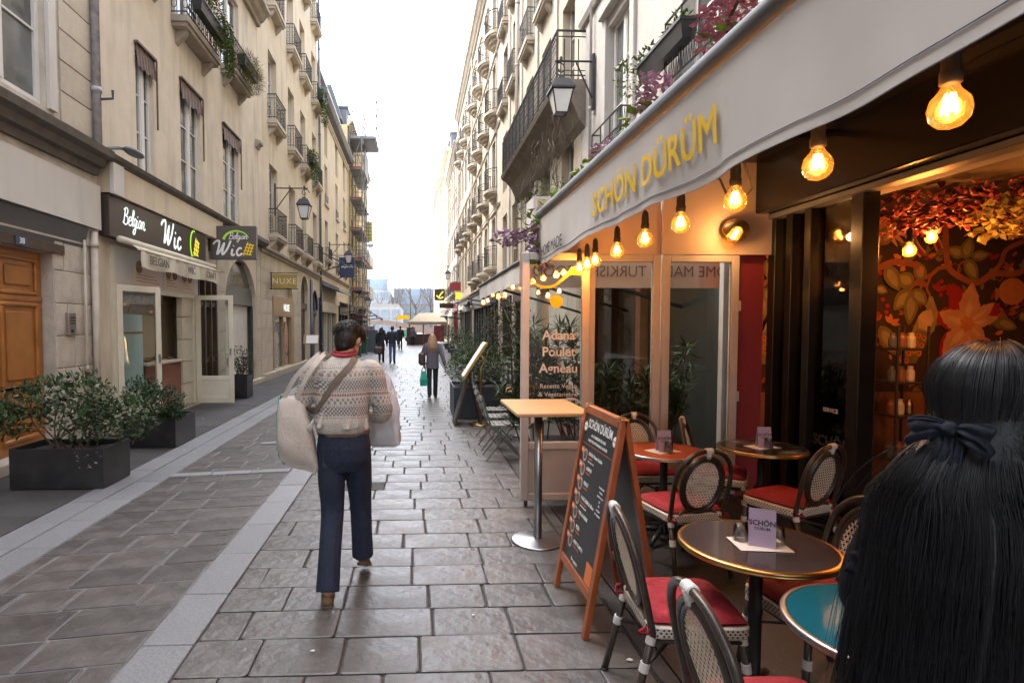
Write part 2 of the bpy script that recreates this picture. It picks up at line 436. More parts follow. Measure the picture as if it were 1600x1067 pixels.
# ================================================================ BUILDINGS: shared builders
def facade(xw, side, y0, y1, z0, z1, ops, mb=None, dep=.26):
    # wall face at x = xw, looking to side*x, with rectangular openings (yc, w, zb, h) and their reveals
    mb = mb or MB()
    rects = [(a - w / 2, a + w / 2, b_, b_ + h) for a, w, b_, h in ops]
    ys = sorted({y0, y1} | {v for r in rects for v in r[:2] if y0 < v < y1}); zs = sorted({z0, z1} | {v for r in rects for v in r[2:] if z0 < v < z1})
    def q(p):
        if side < 0: p = p[::-1]
        mb.poly(p)
    for k in range(len(zs) - 1):
        i = 0
        while i < len(ys) - 1:
            hole = lambda i: any(r[0] < (ys[i] + ys[i + 1]) / 2 < r[1] and r[2] < (zs[k] + zs[k + 1]) / 2 < r[3] for r in rects)
            if hole(i): i += 1; continue
            j = i
            while j < len(ys) - 1 and not hole(j): j += 1
            q([(xw, ys[i], zs[k]), (xw, ys[j], zs[k]), (xw, ys[j], zs[k + 1]), (xw, ys[i], zs[k + 1])]); i = j
    xi = xw - side * dep
    for a, b_, c, d in rects:
        q([(xw, a, c), (xw, a, d), (xi, a, d), (xi, a, c)]); q([(xw, b_, d), (xw, b_, c), (xi, b_, c), (xi, b_, d)])
        q([(xw, a, d), (xw, b_, d), (xi, b_, d), (xi, a, d)]); q([(xw, b_, c), (xw, a, c), (xi, a, c), (xi, b_, c)])
    return mb
def hull(mb, xw, side, y0, y1, z0, z1, depth=9.):      # side walls, back and top of a building behind its facade
    xb = xw - side * depth
    mb.poly([(xw, y0, z0), (xb, y0, z0), (xb, y0, z1), (xw, y0, z1)]); mb.poly([(xw, y1, z0), (xw, y1, z1), (xb, y1, z1), (xb, y1, z0)])
    mb.poly([(xb, y0, z0), (xb, y1, z0), (xb, y1, z1), (xb, y0, z1)]); mb.poly([(xw, y0, z1), (xb, y0, z1), (xb, y1, z1), (xw, y1, z1)])
    xi = xw - side * .5
    mb.poly([(xi, y0, z0), (xi, y1, z0), (xi, y1, z1), (xi, y0, z1)])
    return mb
WIN = {}
def window_mesh(w, h, rows=3, m='white_frame', cols=2):
    key = (round(w, 2), round(h, 2), rows, m, cols)
    if key not in WIN:
        f = MB(); j = .055
        f.box(-.05, .03, -w / 2, -w / 2 + j, 0, h); f.box(-.05, .03, w / 2 - j, w / 2, 0, h)
        f.box(-.05, .03, -w / 2 + j, w / 2 - j, 0, .09); f.box(-.05, .03, -w / 2 + j, w / 2 - j, h - j, h)
        if cols == 2: f.box(-.04, .045, -.055, .055, .09, h - j)
        for sgn in ((-1, 1) if cols == 2 else (0,)):
            a = .055 if cols == 2 else -w / 2 + j
            y0, y1 = (a, w / 2 - j) if sgn >= 0 else (-w / 2 + j, -a)
            f.box(-.03, .035, y0, y0 + .035, .09, h - j); f.box(-.03, .035, y1 - .035, y1, .09, h - j)
            for r in range(1, rows): f.box(-.025, .025, y0 + .035, y1 - .035, .09 + (h - .15) * r / rows - .014, .09 + (h - .15) * r / rows + .014)
        g = MB(); g.box(-.012, -.004, -w / 2 + j, w / 2 - j, .09, h - j)
        WIN[key] = (f.mesh('window', M[m]), g.mesh('pane', M['glass_dark']))
    return WIN[key]
def window(root, xw, side, yc, w, zb, h, rows=3, m='white_frame', inset=.2, cols=2):
    fm, gm = window_mesh(w, h, rows, m, cols)
    o = link('window', fm, root, (xw - side * inset, yc, zb), (0, 0, 0 if side > 0 else PI))
    link('pane', gm, o); return o
BAL = {}
def balconet(root, xw, side, yc, w, z, m='stone_pale', d=.30, hr=.85, round_=False):
    key = (round(w, 2), m, d, hr, round_)
    if key not in BAL:
        s = MB(); r = MB()
        if round_:
            n = 9; P = [(0, -w / 2)] + [(d * (.35 + .65 * math.sin(PI * i / (n - 1)) ** .6), -w / 2 + w * i / (n - 1)) for i in range(n)] + [(0, w / 2)]
        else: P = [(0, -w / 2), (d, -w / 2), (d, w / 2), (0, w / 2)]
        s.prism([(x, y, -.12) for x, y in P], (0, 0, .12)); s.prism([(x * .86, y * .95, -.2) for x, y in P], (0, 0, .078))
        if round_:
            s.prism([(x * .6, y * .7, -.34) for x, y in P], (0, 0, .138)); s.prism([(x * .35, y * .4, -.5) for x, y in P], (0, 0, .158))
        else:
            for y in (-w * .36, w * .36):
                s.prism([(0, y - .07, -.2), (d * .7, y - .07, -.2), (d * .55, y - .07, -.3), (0, y - .07, -.48)], (0, .14, 0))
        P3 = [Vector((max(x - .04, 0), y * .96, 0)) for x, y in P]
        for zz, rr in ((hr, .02), (.08, .014), (hr - .13, .01)): r.tube([p + Vector((0, 0, zz)) for p in P3], rr, 5)
        tot = sum((P3[i + 1] - P3[i]).length for i in range(len(P3) - 1)); nb = int(tot / .11)
        def at(t):
            t *= tot
            for i in range(len(P3) - 1):
                l = (P3[i + 1] - P3[i]).length
                if t <= l + 1e-6: return P3[i].lerp(P3[i + 1], t / max(l, 1e-6))
                t -= l
            return P3[-1]
        for i in range(nb + 1):
            p = at(i / nb); r.tube([p + Vector((0, 0, .02)), p + Vector((0, 0, hr))], .008, 4, cap=False)
            if i % 2 == 0 and i < nb:
                c = (at(i / nb) + at((i + 1) / nb)) / 2; e = (at((i + 1) / nb) - at(i / nb)).normalized()
                for zc in (.24, .46):
                    r.tube([c + Vector((0, 0, zc)) + e * (.05 * math.cos(a)) + Vector((0, 0, .085 * math.sin(a))) for a in (2 * PI * q / 7 for q in range(7))], .008, 3, closed=True)
        BAL[key] = (s.mesh('balcony', M[m]), r.mesh('railing', M['iron']))
    a, b_ = BAL[key]
    o = link('balcony', a, root, (xw, yc, z), (0, 0, 0 if side > 0 else PI)); link('railing', b_, o); return o
def cornice(root, xw, side, y0, y1, z, prof, m, name='cornice'):   # prof: (out, up) points
    mb = MB(); P = [(xw + side * a, z + b_) for a, b_ in prof]
    rings = [[(x, y, zz) for x, zz in P] for y in (y0, y1)]
    n = len(P)
    for i in range(n): j = (i + 1) % n; mb.quad(rings[0][i], rings[0][j], rings[1][j], rings[1][i])
    mb.poly(rings[0]); mb.poly(rings[1][::-1])
    return mb.build(name, m, root)
BIGPROF = [(0, 0), (.10, 0), (.12, .10), (.22, .16), (.30, .28), (.42, .34), (.42, .44), (.0, .5)]
SMALLPROF = [(0, 0), (.06, .0), (.08, .08), (.16, .12), (.16, .2), (0, .24)]
def bx(name, m, root, *a, c=0):
    mb = MB()
    (mb.cbox(*a, c) if c else mb.box(*a)); return mb.build(name, m, root)
def pipe(root, x, y, z0, z1, r=.055, m='zinc', name='drain_pipe'):
    mb = MB(); mb.smooth = True; mb.tube([(x, y, z0), (x, y, z1)], r, 10)
    z = z0 + .8
    while z < z1: mb.tube([(x, y, z), (x, y, z + .07)], r * 1.25, 10); z += 2.1
    return mb.build(name, M[m], root)
def mansard(root, xw, side, y0, y1, z, h, m='slate', set_=.4, depth=8., dorm=(), wm='white_frame'):
    mb = MB(); x0 = xw - side * set_; x1 = xw - side * (set_ + h * .3); xb = xw - side * depth
    P = [(x0, z), (x1, z + h), (xb, z + h + .6), (xb, z)]
    mb.prism([(a, y0, b_) for a, b_ in P], (0, y1 - y0, 0))
    rf = mb.build('roof', M[m], root)
    for yc in dorm:
        d = MB(); w = .75; xa = x0 + side * .05; xc = xw - side * (set_ + 2)
        for a, b_ in ((-w, -w + .14), (w - .14, w)): d.box(min(xa, xc), max(xa, xc), yc + a, yc + b_, z + .1, z + 1.75)
        d.box(min(xa, xc), max(xa, xc), yc - w + .14, yc + w - .14, z + 1.6, z + 1.75)
        d.box(min(xa + side * .12, xc), max(xa + side * .12, xc), yc - w - .1, yc + w + .1, z + 1.755, z + 1.9)
        d.build('dormer', M['zinc'], root)
        window(root, xa, side, yc, 2 * w - .3, z + .12, 1.46, 2, inset=.06)
    return rf
def arch_fill(mb, xw, side, yc, w, ztop, rz, dep=.3, n=12, zs=None):
    # spandrels that turn the top of a rectangular opening into an arch; radius across w/2, rise rz
    for s in (-1, 1):
        for i in range(n // 2):
            a0, a1 = PI / 2 * i / (n // 2), PI / 2 * (i + 1) / (n // 2)
            p = [(yc + s * w / 2 * math.cos(a), ztop - rz + rz * math.sin(a)) for a in (a0, a1)]
            mb.prism([(xw, p[0][0], p[0][1]), (xw, p[1][0], p[1][1]), (xw, p[1][0], ztop + .001), (xw, p[0][0], ztop + .001)], (-side * dep, 0, 0))
def blocks(root, xw, side, y0, y1, z0, z1, ch, m, seed=0, proud=.012, wmin=.5, wmax=.9, gap=.012, name='stone_block', one=False, dep=.1):
    # courses of separate dressed stone blocks standing a little proud of the wall
    rg = random.Random(seed); z = z0; k = 0
    nc = max(1, round((z1 - z0) / ch)); c = (z1 - z0) / nc
    for r in range(nc):
        y = y0; first = True
        while y < y1 - .02:
            w = (y1 - y0) if one else rg.uniform(wmin, wmax) * (.55 if first and r % 2 else 1); first = False
            if y1 - y - w < wmin * .45: w = y1 - y
            p = proud + rg.uniform(-.003, .003); mb = MB()
            xa, xb = xw - side * dep, xw + side * p
            mb.cbox(min(xa, xb), max(xa, xb), -w / 2 + gap / 2, w / 2 - gap / 2, -c / 2 + gap / 2, c / 2 - gap / 2, .007)
            mb.build(name, m, root, (0, y + w / 2, z0 + (r + .5) * c)); y += w; k += 1
    return k
# ================================================================ LEFT SIDE OF THE STREET
XL = -4.85
M['door_wood'] = mat('door_wood', (.36, .145, .034), .38, .18, 3, .08, 30, stain=(.22, .08, .02), sscale=2, samt=.6, coat=.2)
M['dark_wood'] = mat('dark_wood', (.055, .032, .02), .5, .3, 5, .15, 30)
M['white_board'] = mat('white_board', (.56, .525, .48), .6, .05, 1.5, .05, 20, stain=(.38, .34, .30), sscale=1.2, samt=.5, streak=True)
M['grey_metal'] = mat('grey_metal', (.10, .105, .11), .4, .1, 4)
M['peeling_blue'] = mat('peeling_blue', (.36, .35, .36), .6, .2, 8, .3, 30, stain=(.05, .065, .16), sscale=4.5, samt=1.)
M['cream_pipe'] = mat('cream_pipe', (.46, .40, .33), .55, .1, 6, stain=(.3, .25, .2), sscale=3, samt=.4)
M['pelmet'] = mat('pelmet', (.105, .062, .045), .6, .25, 10, stain=(.22, .16, .13), sscale=6, samt=.5)
# ---- building with the wooden door (nearest on the left)
b1 = thing('corner_building', 'nearest old stone building on the left, with orange wooden door and white board over it', 'building', (0, 0, 0))
w_ops = [(7.15, 1.55, 4.62, 2.75), (3.6, 1.5, 4.62, 2.75), (7.15, 1.55, 8.6, 2.6), (3.6, 1.5, 8.6, 2.6), (7.05, 1.85, .0, 2.72)]
mb = facade(XL, 1, -26, 9.03, 0, 19, w_ops); hull(mb, XL, 1, -26, 9.03, 0, 19); mb.build('wall', M['stone_old'], b1)
for a, w, z, h in w_ops[:4]: window(b1, XL, 1, a, w, z, h, 3, inset=.1)
for a, w, z, h in w_ops[:4]:
    for d in (-1, 1): bx('window_jamb', M['white_board'], b1, XL - .01, XL + .05, a + d * (w / 2 + .1) - .08, a + d * (w / 2 + .1) + .08, z, z + h + .15)
blocks(b1, XL, 1, 8.22, 9.02, 4.55, 12.5, .42, M['stone_pale'], 5, .02, one=True)
blocks(b1, XL, 1, 7.99, 9.0, .28, 2.95, .44, M['stone_old'], 6, .012, .35, .6)
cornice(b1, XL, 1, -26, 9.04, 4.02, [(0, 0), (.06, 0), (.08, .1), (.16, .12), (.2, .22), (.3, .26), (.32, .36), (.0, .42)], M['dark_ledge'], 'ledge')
bx('lintel', M['stone_old'], b1, XL - .15, XL + .03, 5.9, 9.03, 2.93, 3.2)
# white board with a slightly bowed face above the door
mb = MB(); pts = []
for i in range(9):
    y = 4.2 + (9.02 - 4.2) * i / 8; pts.append((XL + .10 + .05 * math.sin(PI * i / 8), y))
mb.prism([(XL + .0, 4.2, 3.2)] + [(x, y, 3.2) for x, y in pts] + [(XL + .0, 9.02, 3.2)], (0, 0, .66))
mb.build('fascia_board', M['white_board'], b1)
mb = MB(); mb.prism([(XL + .005, 5, 2.86), (XL + .09, 5, 3.19), (XL + .005, 5, 3.19)], (0, 3.7, 0)); mb.build('soffit_board', M['grey_metal'], b1)
dd = MB(); xd = XL - .16
dd.box(xd - .06, xd, 6.13, 7.97, .14, 2.72)
dr = dd.build('door', M['door_wood'], b1)
for y0 in (6.16, 7.07):
    p = MB()
    for za, zb in ((.34, .95), (1.0, 2.0), (2.2, 2.58)):
        ya, yb = y0 + .14, y0 + .74
        for q in ((ya - .05, yb + .05, zb, zb + .05), (ya - .05, yb + .05, za - .05, za), (ya - .05, ya, za, zb), (yb, yb + .05, za, zb)): p.cbox(xd - .01, xd + .035, *q, .012)
        p.cbox(xd - .01, xd + .02, ya + .06, yb - .06, za + .06, zb - .06, .018)
    p.build('door_panel', M['door_wood'], dr)
p = MB(); p.box(xd, xd + .02, 7.03, 7.075, .16, 2.7); p.box(xd, xd + .02, 6.14, 7.96, 2.08, 2.14); p.build('door_moulding', M['door_wood'], dr)
bx('door_lintel', M['dark_wood'], b1, XL - .2, XL + .04, 6.0, 8.18, 2.725, 2.85)
bx('threshold', M['stone_old'], b1, XL - .25, XL + .1, 6.05, 8.0, 0, .14, c=.01)
M['plate_blue'] = mat('plate_blue', (.03, .05, .11), .3, .1, 5)
pl = bx('number_plate', M['plate_blue'], b1, XL + .042, XL + .05, 7.19, 7.41, 2.735, 2.845); text('38', .1, (XL + .053, 7.3, 2.79), RL, M['white_print'], pl, bold=.01)
ic = bx('intercom', M['steel'], b1, XL + .012, XL + .06, 8.2, 8.38, 1.62, 1.94, c=.008); mb = MB()
for i in range(3): mb.box(XL + .06, XL + .066, 8.23, 8.35, 1.86 - i * .04, 1.875 - i * .04)
mb.box(XL + .06, XL + .066, 8.25, 8.3, 1.66, 1.7); mb.build('button', M['black_print'], ic)
pipe(b1, XL + .09, 9.0, 4.45, 19, .06, 'peeling_blue')
pipe(b1, XL + .07, 8.86, .02, 3.15, .05, 'cream_pipe'); pipe(b1, XL + .06, 8.62, .3, 3.0, .018, 'cream_pipe', 'conduit')
mb = MB(); mb.tube([(XL + .15, 9.0, 5.15), (XL + .3, 9.05, 5.18), (XL + .3, 9.05, 5.3)], .02, 6); mb.build('pipe_bracket', M['iron'], b1)
# ---- building with the waffle shop
b2 = thing('plaster_building', 'cream plaster building with brown window pelmets above the waffle shop', 'building')
wl = [(10.76, .66, 4.45, 2.1), (12.9, 1.1, 4.45, 2.3), (15.65, 1.3, 4.5, 2.25)]
w2 = [(12.95, 1.5, 8.0, 2.2), (15.75, 1.5, 8.35, 2.2), (10.6, 1.2, 8.3, 2.2)]
ops = wl + w2 + [(11.1, 3.3, .08, 2.32), (13.72, 1.25, .1, 2.85), (16.45, 2.9, .1, 3.5)]
mb = facade(XL, 1, 9.03, 18.35, 0, 11.0, ops); hull(mb, XL, 1, 9.03, 18.35, 0, 11.0)
arch_fill(mb, XL, 1, 16.45, 2.9, 3.6, 1.3)
mb.build('wall', M['plaster_cream'], b2)
for a, w, z, h in wl:
    window(b2, XL, 1, a, w, z, h, 3, inset=.09)
    p = MB()
    p.sheet(lambda u, v: (XL + .03 + .03 * v + .008 * math.sin(u * 40), a - w / 2 - .03 + u * (w + .06), z + h + .1 - v * (.38 + .03 * math.cos(u * 25) * 1)), 24, 2)
    pm = p.build('pelmet', M['pelmet'], b2)
    p = MB(); p.box(XL + .005, XL + .075, a - w / 2 - .05, a + w / 2 + .05, z + h + .1, z + h + .14); p.tube([(XL + .07, a + w / 2 + .03, z + h + .1), (XL + .07, a + w / 2 + .03, z + h * .45)], .018, 5); p.build('pelmet_arm', M['pelmet'], pm)
for a, w, z, h in w2: window(b2, XL, 1, a, w, z, h, 3, inset=.12)
for a, w, z in ((12.95, 2.0, 7.95), (15.75, 1.75, 8.3), (10.6, 1.6, 8.25)):
    o = balconet(b2, XL, 1, a, w, z, 'cornice', .34, .75)
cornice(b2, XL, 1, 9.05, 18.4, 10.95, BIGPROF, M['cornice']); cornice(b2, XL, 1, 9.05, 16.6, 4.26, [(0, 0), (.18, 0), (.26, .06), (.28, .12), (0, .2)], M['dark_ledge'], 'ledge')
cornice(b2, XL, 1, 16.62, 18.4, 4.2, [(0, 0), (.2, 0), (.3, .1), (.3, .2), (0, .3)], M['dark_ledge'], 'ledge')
cornice(b2, XL, 1, 18.0, 18.36, 7.2, SMALLPROF, M['cornice'], 'moulding')
mansard(b2, XL, 1, 9.03, 18.35, 11.45, 4.5, 'slate', .9, dorm=(11.5, 15.5))
bx('beam', M['plaster_beige'], b2, XL, XL + .20, 9.12, 14.3, 3.80, 4.255); bx('beam_end', M['white_board'], b2, XL + .2, XL + .26, 9.1, 9.42, 3.78, 4.25)
sg = bx('sign_board', M['brown_sign'], b2, XL, XL + .17, 9.12, 13.2, 3.14, 3.77, c=.006)
XS = XL + .172
M['neon_white'] = emis('neon_white', (.80, .95, .90), .10); M['neon_green'] = emis('neon_green', (.45, .95, .05), .07); M['neon_yellow'] = emis('neon_yellow', (.95, .80, .05), .07)
BEL = {'B': [[(.1, .8), (.05, .4), (0, 0)], [(-.05, .75), (.2, .9), (.38, .78), (.3, .55), (.12, .47), (.4, .4), (.42, .12), (.2, -.02), (-.1, .08)]],
       'e': [[(0, .22), (.22, .3), (.25, .45), (.1, .48), (0, .3), (.02, .06), (.18, 0), (.34, .12)]],
       'l': [[(0, .2), (.16, .7), (.12, .9), (.03, .8), (.0, .3), (.06, .02), (.18, .1)]],
       'g': [[(.26, .4), (.1, .48), (0, .26), (.06, .06), (.2, .1), (.27, .4), (.24, -.1), (.12, -.4), (-.04, -.36), (.02, -.18), (.34, .1)]],
       'i': [[(0, .42), (-.02, .1), (.08, 0), (.18, .1)], [(.03, .6), (.05, .64)]],
       'a': [[(.26, .42), (.1, .46), (0, .24), (.06, .02), (.2, .08), (.28, .42), (.27, .08), (.38, .08)]],
       'n': [[(0, .44), (0, 0)], [(0, .25), (.1, .45), (.22, .42), (.22, .1), (.3, 0), (.4, .1)]],
       'W': [[(-.25, .72), (-.1, .9), (.12, .92), (.14, .5), (.1, .08), (.3, .35), (.46, .8), (.42, .3), (.46, .05), (.7, .4), (.86, .95)]],
       'c': [[(.3, .42), (.14, .48), (0, .25), (.08, .02), (.22, .02), (.36, .14)]], }
def script_word(word, sc, w, adv, shear=.15):
    mb = MB(); x = 0
    for ch in word:
        L = [[(x + px + py * shear, py) for px, py in pl] for pl in BEL[ch]]
        strokes([[(a * sc, b_ * sc) for a, b_ in pl] for pl in L], w, mb)
        x += adv[ch]
    return mb
ADVB = {'B': .55, 'e': .36, 'l': .2, 'g': .36, 'i': .2, 'a': .4, 'n': .4}
ADVW = {'W': 1.05, 'i': .3, 'c': .4}
def waffle(mb, sc):      # a yellow waffle lattice cone
    for i in range(3): strokes([[( -.18 + i * .16, 0 + i * .02), (.08 + i * .14, .62 - .02 * i)]], .026 * sc, mb, n=2) if 0 else mb.tube([((-.16 + i * .15) * sc, (.02 + i * .03) * sc, 0), ((.06 + i * .12) * sc, (.66 - .06 * i) * sc, 0)], .006, 5, ry=.03 * sc, up=(0, 0, 1))
    for i in range(4): mb.tube([((-.2 + i * .06) * sc, (.14 + i * .14) * sc, 0), ((.22 + i * .04) * sc, (.06 + i * .15) * sc, 0)], .006, 5, ry=.03 * sc, up=(0, 0, 1))
def arc_stroke(mb, cx, cy, rx, ry, a0, a1, w0, w1, n=14):
    pts = [(cx + rx * math.cos(R(a0 + (a1 - a0) * i / n)), cy + ry * math.sin(R(a0 + (a1 - a0) * i / n)), 0) for i in range(n + 1)]
    mb.tube(pts, [.006] * (n + 1), 6, ry=[w0 + (w1 - w0) * i / n for i in range(n + 1)], up=(0, 0, 1))
script_word('Belgian', .30, .011, ADVB).build('lettering', M['neon_white'], sg, (XS, 9.55, 3.40), RL)
script_word('Wic', .48, .028, ADVW).build('lettering', M['neon_white'], sg, (XS, 11.0, 3.27), RL)
mb = MB(); arc_stroke(mb, 0, 0, .2, .3, 80, 235, .02, .03); mb.build('logo_arc', M['neon_green'], sg, (XS, 12.52, 3.46), RL)
mb = MB(); waffle(mb, .62); mb.build('logo_waffle', M['neon_yellow'], sg, (XS, 12.6, 3.22), RL)
# shop front of the waffle shop
M['shop_in'] = mat('shop_in', (.40, .36, .29), .8, .2, 2); M['poster_white'] = mat('poster_white', (.55, .52, .48), .6, .04, 3); M['counter'] = mat('counter', (.20, .055, .022), .4, .2, 4, coat=.2)
M['frost_blue'] = mat('frost_blue', (.50, .66, .69), .35, .08, 1.5); M['waffle_brown'] = mat('waffle_brown', (.22, .11, .04), .7, .4, 30, .5, 60); M['peach'] = mat('peach', (.62, .48, .38), .6, .05, 3)
mb = MB(); mb.quad((XL - 2.2, 9.2, .02), (XL - 2.2, 13, .02), (XL - 2.2, 13, 2.5), (XL - 2.2, 9.2, 2.5)); mb.quad((XL - .3, 13, .02), (XL - 2.2, 13, .02), (XL - 2.2, 13, 2.5), (XL - .3, 13, 2.5)); mb.quad((XL - .26, 9.2, .02), (XL - 2.2, 9.2, .02), (XL - 2.2, 13, .02), (XL - .26, 13, .02)); mb.quad((XL - .26, 9.2, 2.45), (XL - .26, 13, 2.45), (XL - 2.2, 13, 2.45), (XL - 2.2, 9.2, 2.45)); mb.quad((XL - .3, 9.2, .02), (XL - .3, 9.2, 2.5), (XL - 2.2, 9.2, 2.5), (XL - 2.2, 9.2, .02))
mb.build('shop_interior', M['shop_in'], b2)
bx('menu_panel', M['poster_white'], b2, XL + .01, XL + .04, 9.42, 13.05, 2.42, 3.05, c=.004)
mpo = b2.children[-1]
for k, (y0, y1, z0, z1) in enumerate([(10.1, 11.2, 2.47, 2.83), (11.3, 12.0, 2.47, 2.83), (12.08, 12.8, 2.47, 2.83)]):
    q = bx('menu_card', M['peach'], b2, XL + .041, XL + .047, y0, y1, z0, z1)
    d = MB()
    for i in range(2 if k else 1): d.lathe([(.11, 0), (.11, .012), (.02, .014)], 12, mx=Matrix.Translation((XL + .047, y0 + .2 + i * .3, z1 - .05)) @ Matrix.Rotation(PI / 2, 4, 'Y'))
    d.build('waffle_picture', M['waffle_brown'], q)
    d = MB()
    for i in range(3): d.box(XL + .047, XL + .049, y0 + .1, y1 - .1 - .1 * i, z0 + .06 + i * .055, z0 + .07 + i * .055)
    d.build('print_line', M['waffle_brown'], q)
blocks(b2, XL, 1, 12.2, 12.74, .08, 2.4, .46, M['cream_paint'], 3, .02, one=True)
ct = MB(); ct.box(XL - .75, XL - .02, 10.6, 12.18, .1, 1.02); ctr = ct.build('counter', M['counter'], b2)
bx('counter_top', M['stone_pale'], ctr, XL - .8, XL + .04, 10.55, 12.19, 1.022, 1.07, c=.008)
q = MB(); rg = random.Random(4)
for i in range(22): q.ell((XL - .1 - rg.random() * .35, 10.9 + rg.random() * 1.2, 1.1), (.06, .06, .03), 7, 4)
o = q.build('waffles', M['waffle_brown'], ctr)
bx('frosted_panel', M['frost_blue'], b2, XL - .06, XL - .03, 9.6, 10.55, .12, 1.95); bx('frosted_rail', M['door_wood'], b2, XL - .07, XL - .02, 9.6, 10.55, 1.62, 1.65)
M['menu_grey'] = mat('menu_grey', (.42, .40, .40), .5, .08, 4, stain=(.10, .08, .08), sscale=14, samt=.8)
mb = MB()
for a, b_ in ((9.75, 10.85), (10.87, 12.05)): mb.prism([(XL - .45, a, 1.98), (XL - .45, b_, 1.98), (XL - .3, b_, 2.38), (XL - .3, a, 2.38)], (.02, 0, .005))
mb.build('menu_board', M['menu_grey'], b2)
fm = MB(); fm.box(XL - .02, XL + .05, 9.40, 9.5, .08, 3.0); fm.box(XL - .02, XL + .05, 12.745, 12.82, .08, 2.42); fm.box(XL - .02, XL + .052, 9.5, 12.745, 2.34, 2.42); fm.build('shop_frame', M['cream_paint'], b2)
def glazed_leaf(label_parent, loc, rz, w=.81, h=2.36):
    f = MB()
    for a, b_ in ((0, .1), (w - .1, w)): f.cbox(a, b_, -.025, .025, 0, h, .006)
    for a, b_ in ((0, .14), (.5, .6), (h - .1, h)): f.cbox(.1, w - .1, -.022, .022, a, b_, .005)
    f.box(.1, w - .1, -.01, .01, .14, .5)
    o = f.build('door_leaf', M['cream_paint'], label_parent, loc, (0, 0, rz))
    g = MB(); g.box(.1, w - .1, -.004, .004, .6, h - .1); g.build('pane', M['glass'], o)
    hd = MB(); hd.box(w - .07, w - .04, -.05, .05, 1.05, 1.2); hd.build('handle', M['steel'], o)
    return o
glazed_leaf(b2, (XL + .05, 9.5, .06), R(62)); glazed_leaf(b2, (XL + .06, 12.86, .06), R(-2))
wd = MB(); wd.box(XL - .2, XL - .12, 13.1, 14.34, .1, 2.95); wdo = wd.build('wood_front', M['dark_wood'], b2)
mb = MB()
for y in (13.12, 13.5, 13.9, 14.26): mb.cbox(XL - .13, XL + .03, y, y + .07, .1, 2.95, .008)
mb.box(XL - .13, XL - .02, 13.19, 14.26, .9, 1.0); mb.box(XL - .13, XL + .0, 13.19, 14.26, 2.2, 2.3); mb.build('wood_pilaster', M['dark_wood'], wdo)
# arched opening with grey panel
a1 = MB(); a1.box(XL - .2, XL - .12, 15.0, 17.9, 2.35, 2.86); ao = a1.build('arch_panel', M['grey_metal'], b2)
mb = MB(); n = 14
mb.poly([(XL - .15, 16.45 + 1.44 * math.cos(PI * i / n), 2.86 + .74 * math.sin(PI * i / n)) for i in range(n + 1)]); mb.build('arch_pane', M['glass_dark'], ao)
mb = MB(); mb.tube([(XL - .1, 16.45 + 1.42 * math.cos(PI * i / n), 2.86 + .73 * math.sin(PI * i / n)) for i in range(n + 1)], .045, 6); mb.build('arch_frame', M['grey_metal'], ao)
bx('roller_door', M['white_frame'], b2, XL - .24, XL - .2, 15.0, 17.0, .1, 2.34); bx('door_post', M['black_paint'], b2, XL - .2, XL - .1, 17.72, 17.88, .1, 2.34); bx('roller_door', M['white_frame'], b2, XL - .26, XL - .22, 17.02, 17.7, .1, 2.34)
blocks(b2, XL, 1, 14.4, 14.98, .1, 4.1, .48, M['stone_pale'], 8, .015, one=True)
blocks(b2, XL, 1, 17.92, 18.34, .15, 4.1, .5, M['stone_pale'], 9, .015, one=True)
bx('plinth', M['stone_pale'], b2, XL, XL + .12, 14.4, 18.34, 0, .15, c=.01)
# ---- awning of the waffle shop, lamp, projecting sign
aw = thing('shop_awning', 'rolled cream awning lettered BELGIAN WIC over the waffle shop front', 'awning', (XL + .2, 11.4, 3.0))
M['canvas_cream'] = mat('canvas_cream', (.55, .50, .40), .8, .06, 5, .1, 60, stain=(.34, .30, .22), sscale=3, samt=.5)
mb = MB(); mb.smooth = True; mb.tube([(.08, -2.2, .1), (.08, 2.0, .1)], .055, 10); mb.build('cassette', M['cream_paint'], aw)
mb = MB(); mb.sheet(lambda u, v: (.1 + .14 * v + .015 * math.sin(u * 17) * v, -1.9 + u * 3.75, .09 - .1 * v - .02), 30, 2); mb.build('roof_cloth', M['canvas_cream'], aw)
mb = MB(); mb.sheet(lambda u, v: (.25 + .02 * math.sin(u * 22 + 1) * v + .01 * math.sin(u * 60), -1.9 + u * 3.75, -.03 - .27 * v - .015 * math.sin(u * 14)), 60, 4); va = mb.build('valance', M['canvas_cream'], aw)
mb = MB(); mb.tube([(.245, -1.95, -.02), (.245, 1.9, -.02)], .02, 6); mb.build('front_bar', M['cream_paint'], aw)
text('BELGIAN', .20, (.278, -1.25, -.165), RL, M['brown_sign'], va, bold=.0, sx=.95); text('WIC', .20, (.282, .15, -.165), RL, M['brown_sign'], va, sx=1.0); text('CRAFT', .19, (.282, 1.25, -.17), RL, M['brown_sign'], va, sx=1.0)
ps = thing('projecting_sign', 'brown square projecting sign reading Belgian Wic with green arc', 'sign', (XL, 13.9, 3.32))
mb = MB(); mb.cbox(.04, 1.12, -.07, .07, 0, .78, .008); pb = mb.build('sign_box', mat('brown_sign2', (.085, .07, .066), .4, .05, 3), ps)
bx('bracket', M['iron'], ps, 0, .05, -.05, .05, .2, .6)
script_word('Wic', .36, .026, ADVW).build('lettering', M['white_print'], pb, (.17, -.073, .09), RF)
script_word('Belgian', .17, .007, ADVB).build('lettering', M['white_print'], pb, (.50, -.073, .47), RF)
mb = MB(); arc_stroke(mb, 0, 0, .3, .24, 170, 20, .035, .012); mb.build('logo_arc', mat('green_print', (.38, .75, .05), .5, .1, 5), pb, (.66, -.073, .42), RF)
mb = MB(); waffle(mb, .5); mb.build('logo_waffle', M['yellow_print'], pb, (.90, -.073, .07), RF)
fl = thing('flood_lamp', 'grey street floodlight on the ledge above the waffle shop sign', 'lamp', (XL + .2, 9.3, 4.5))
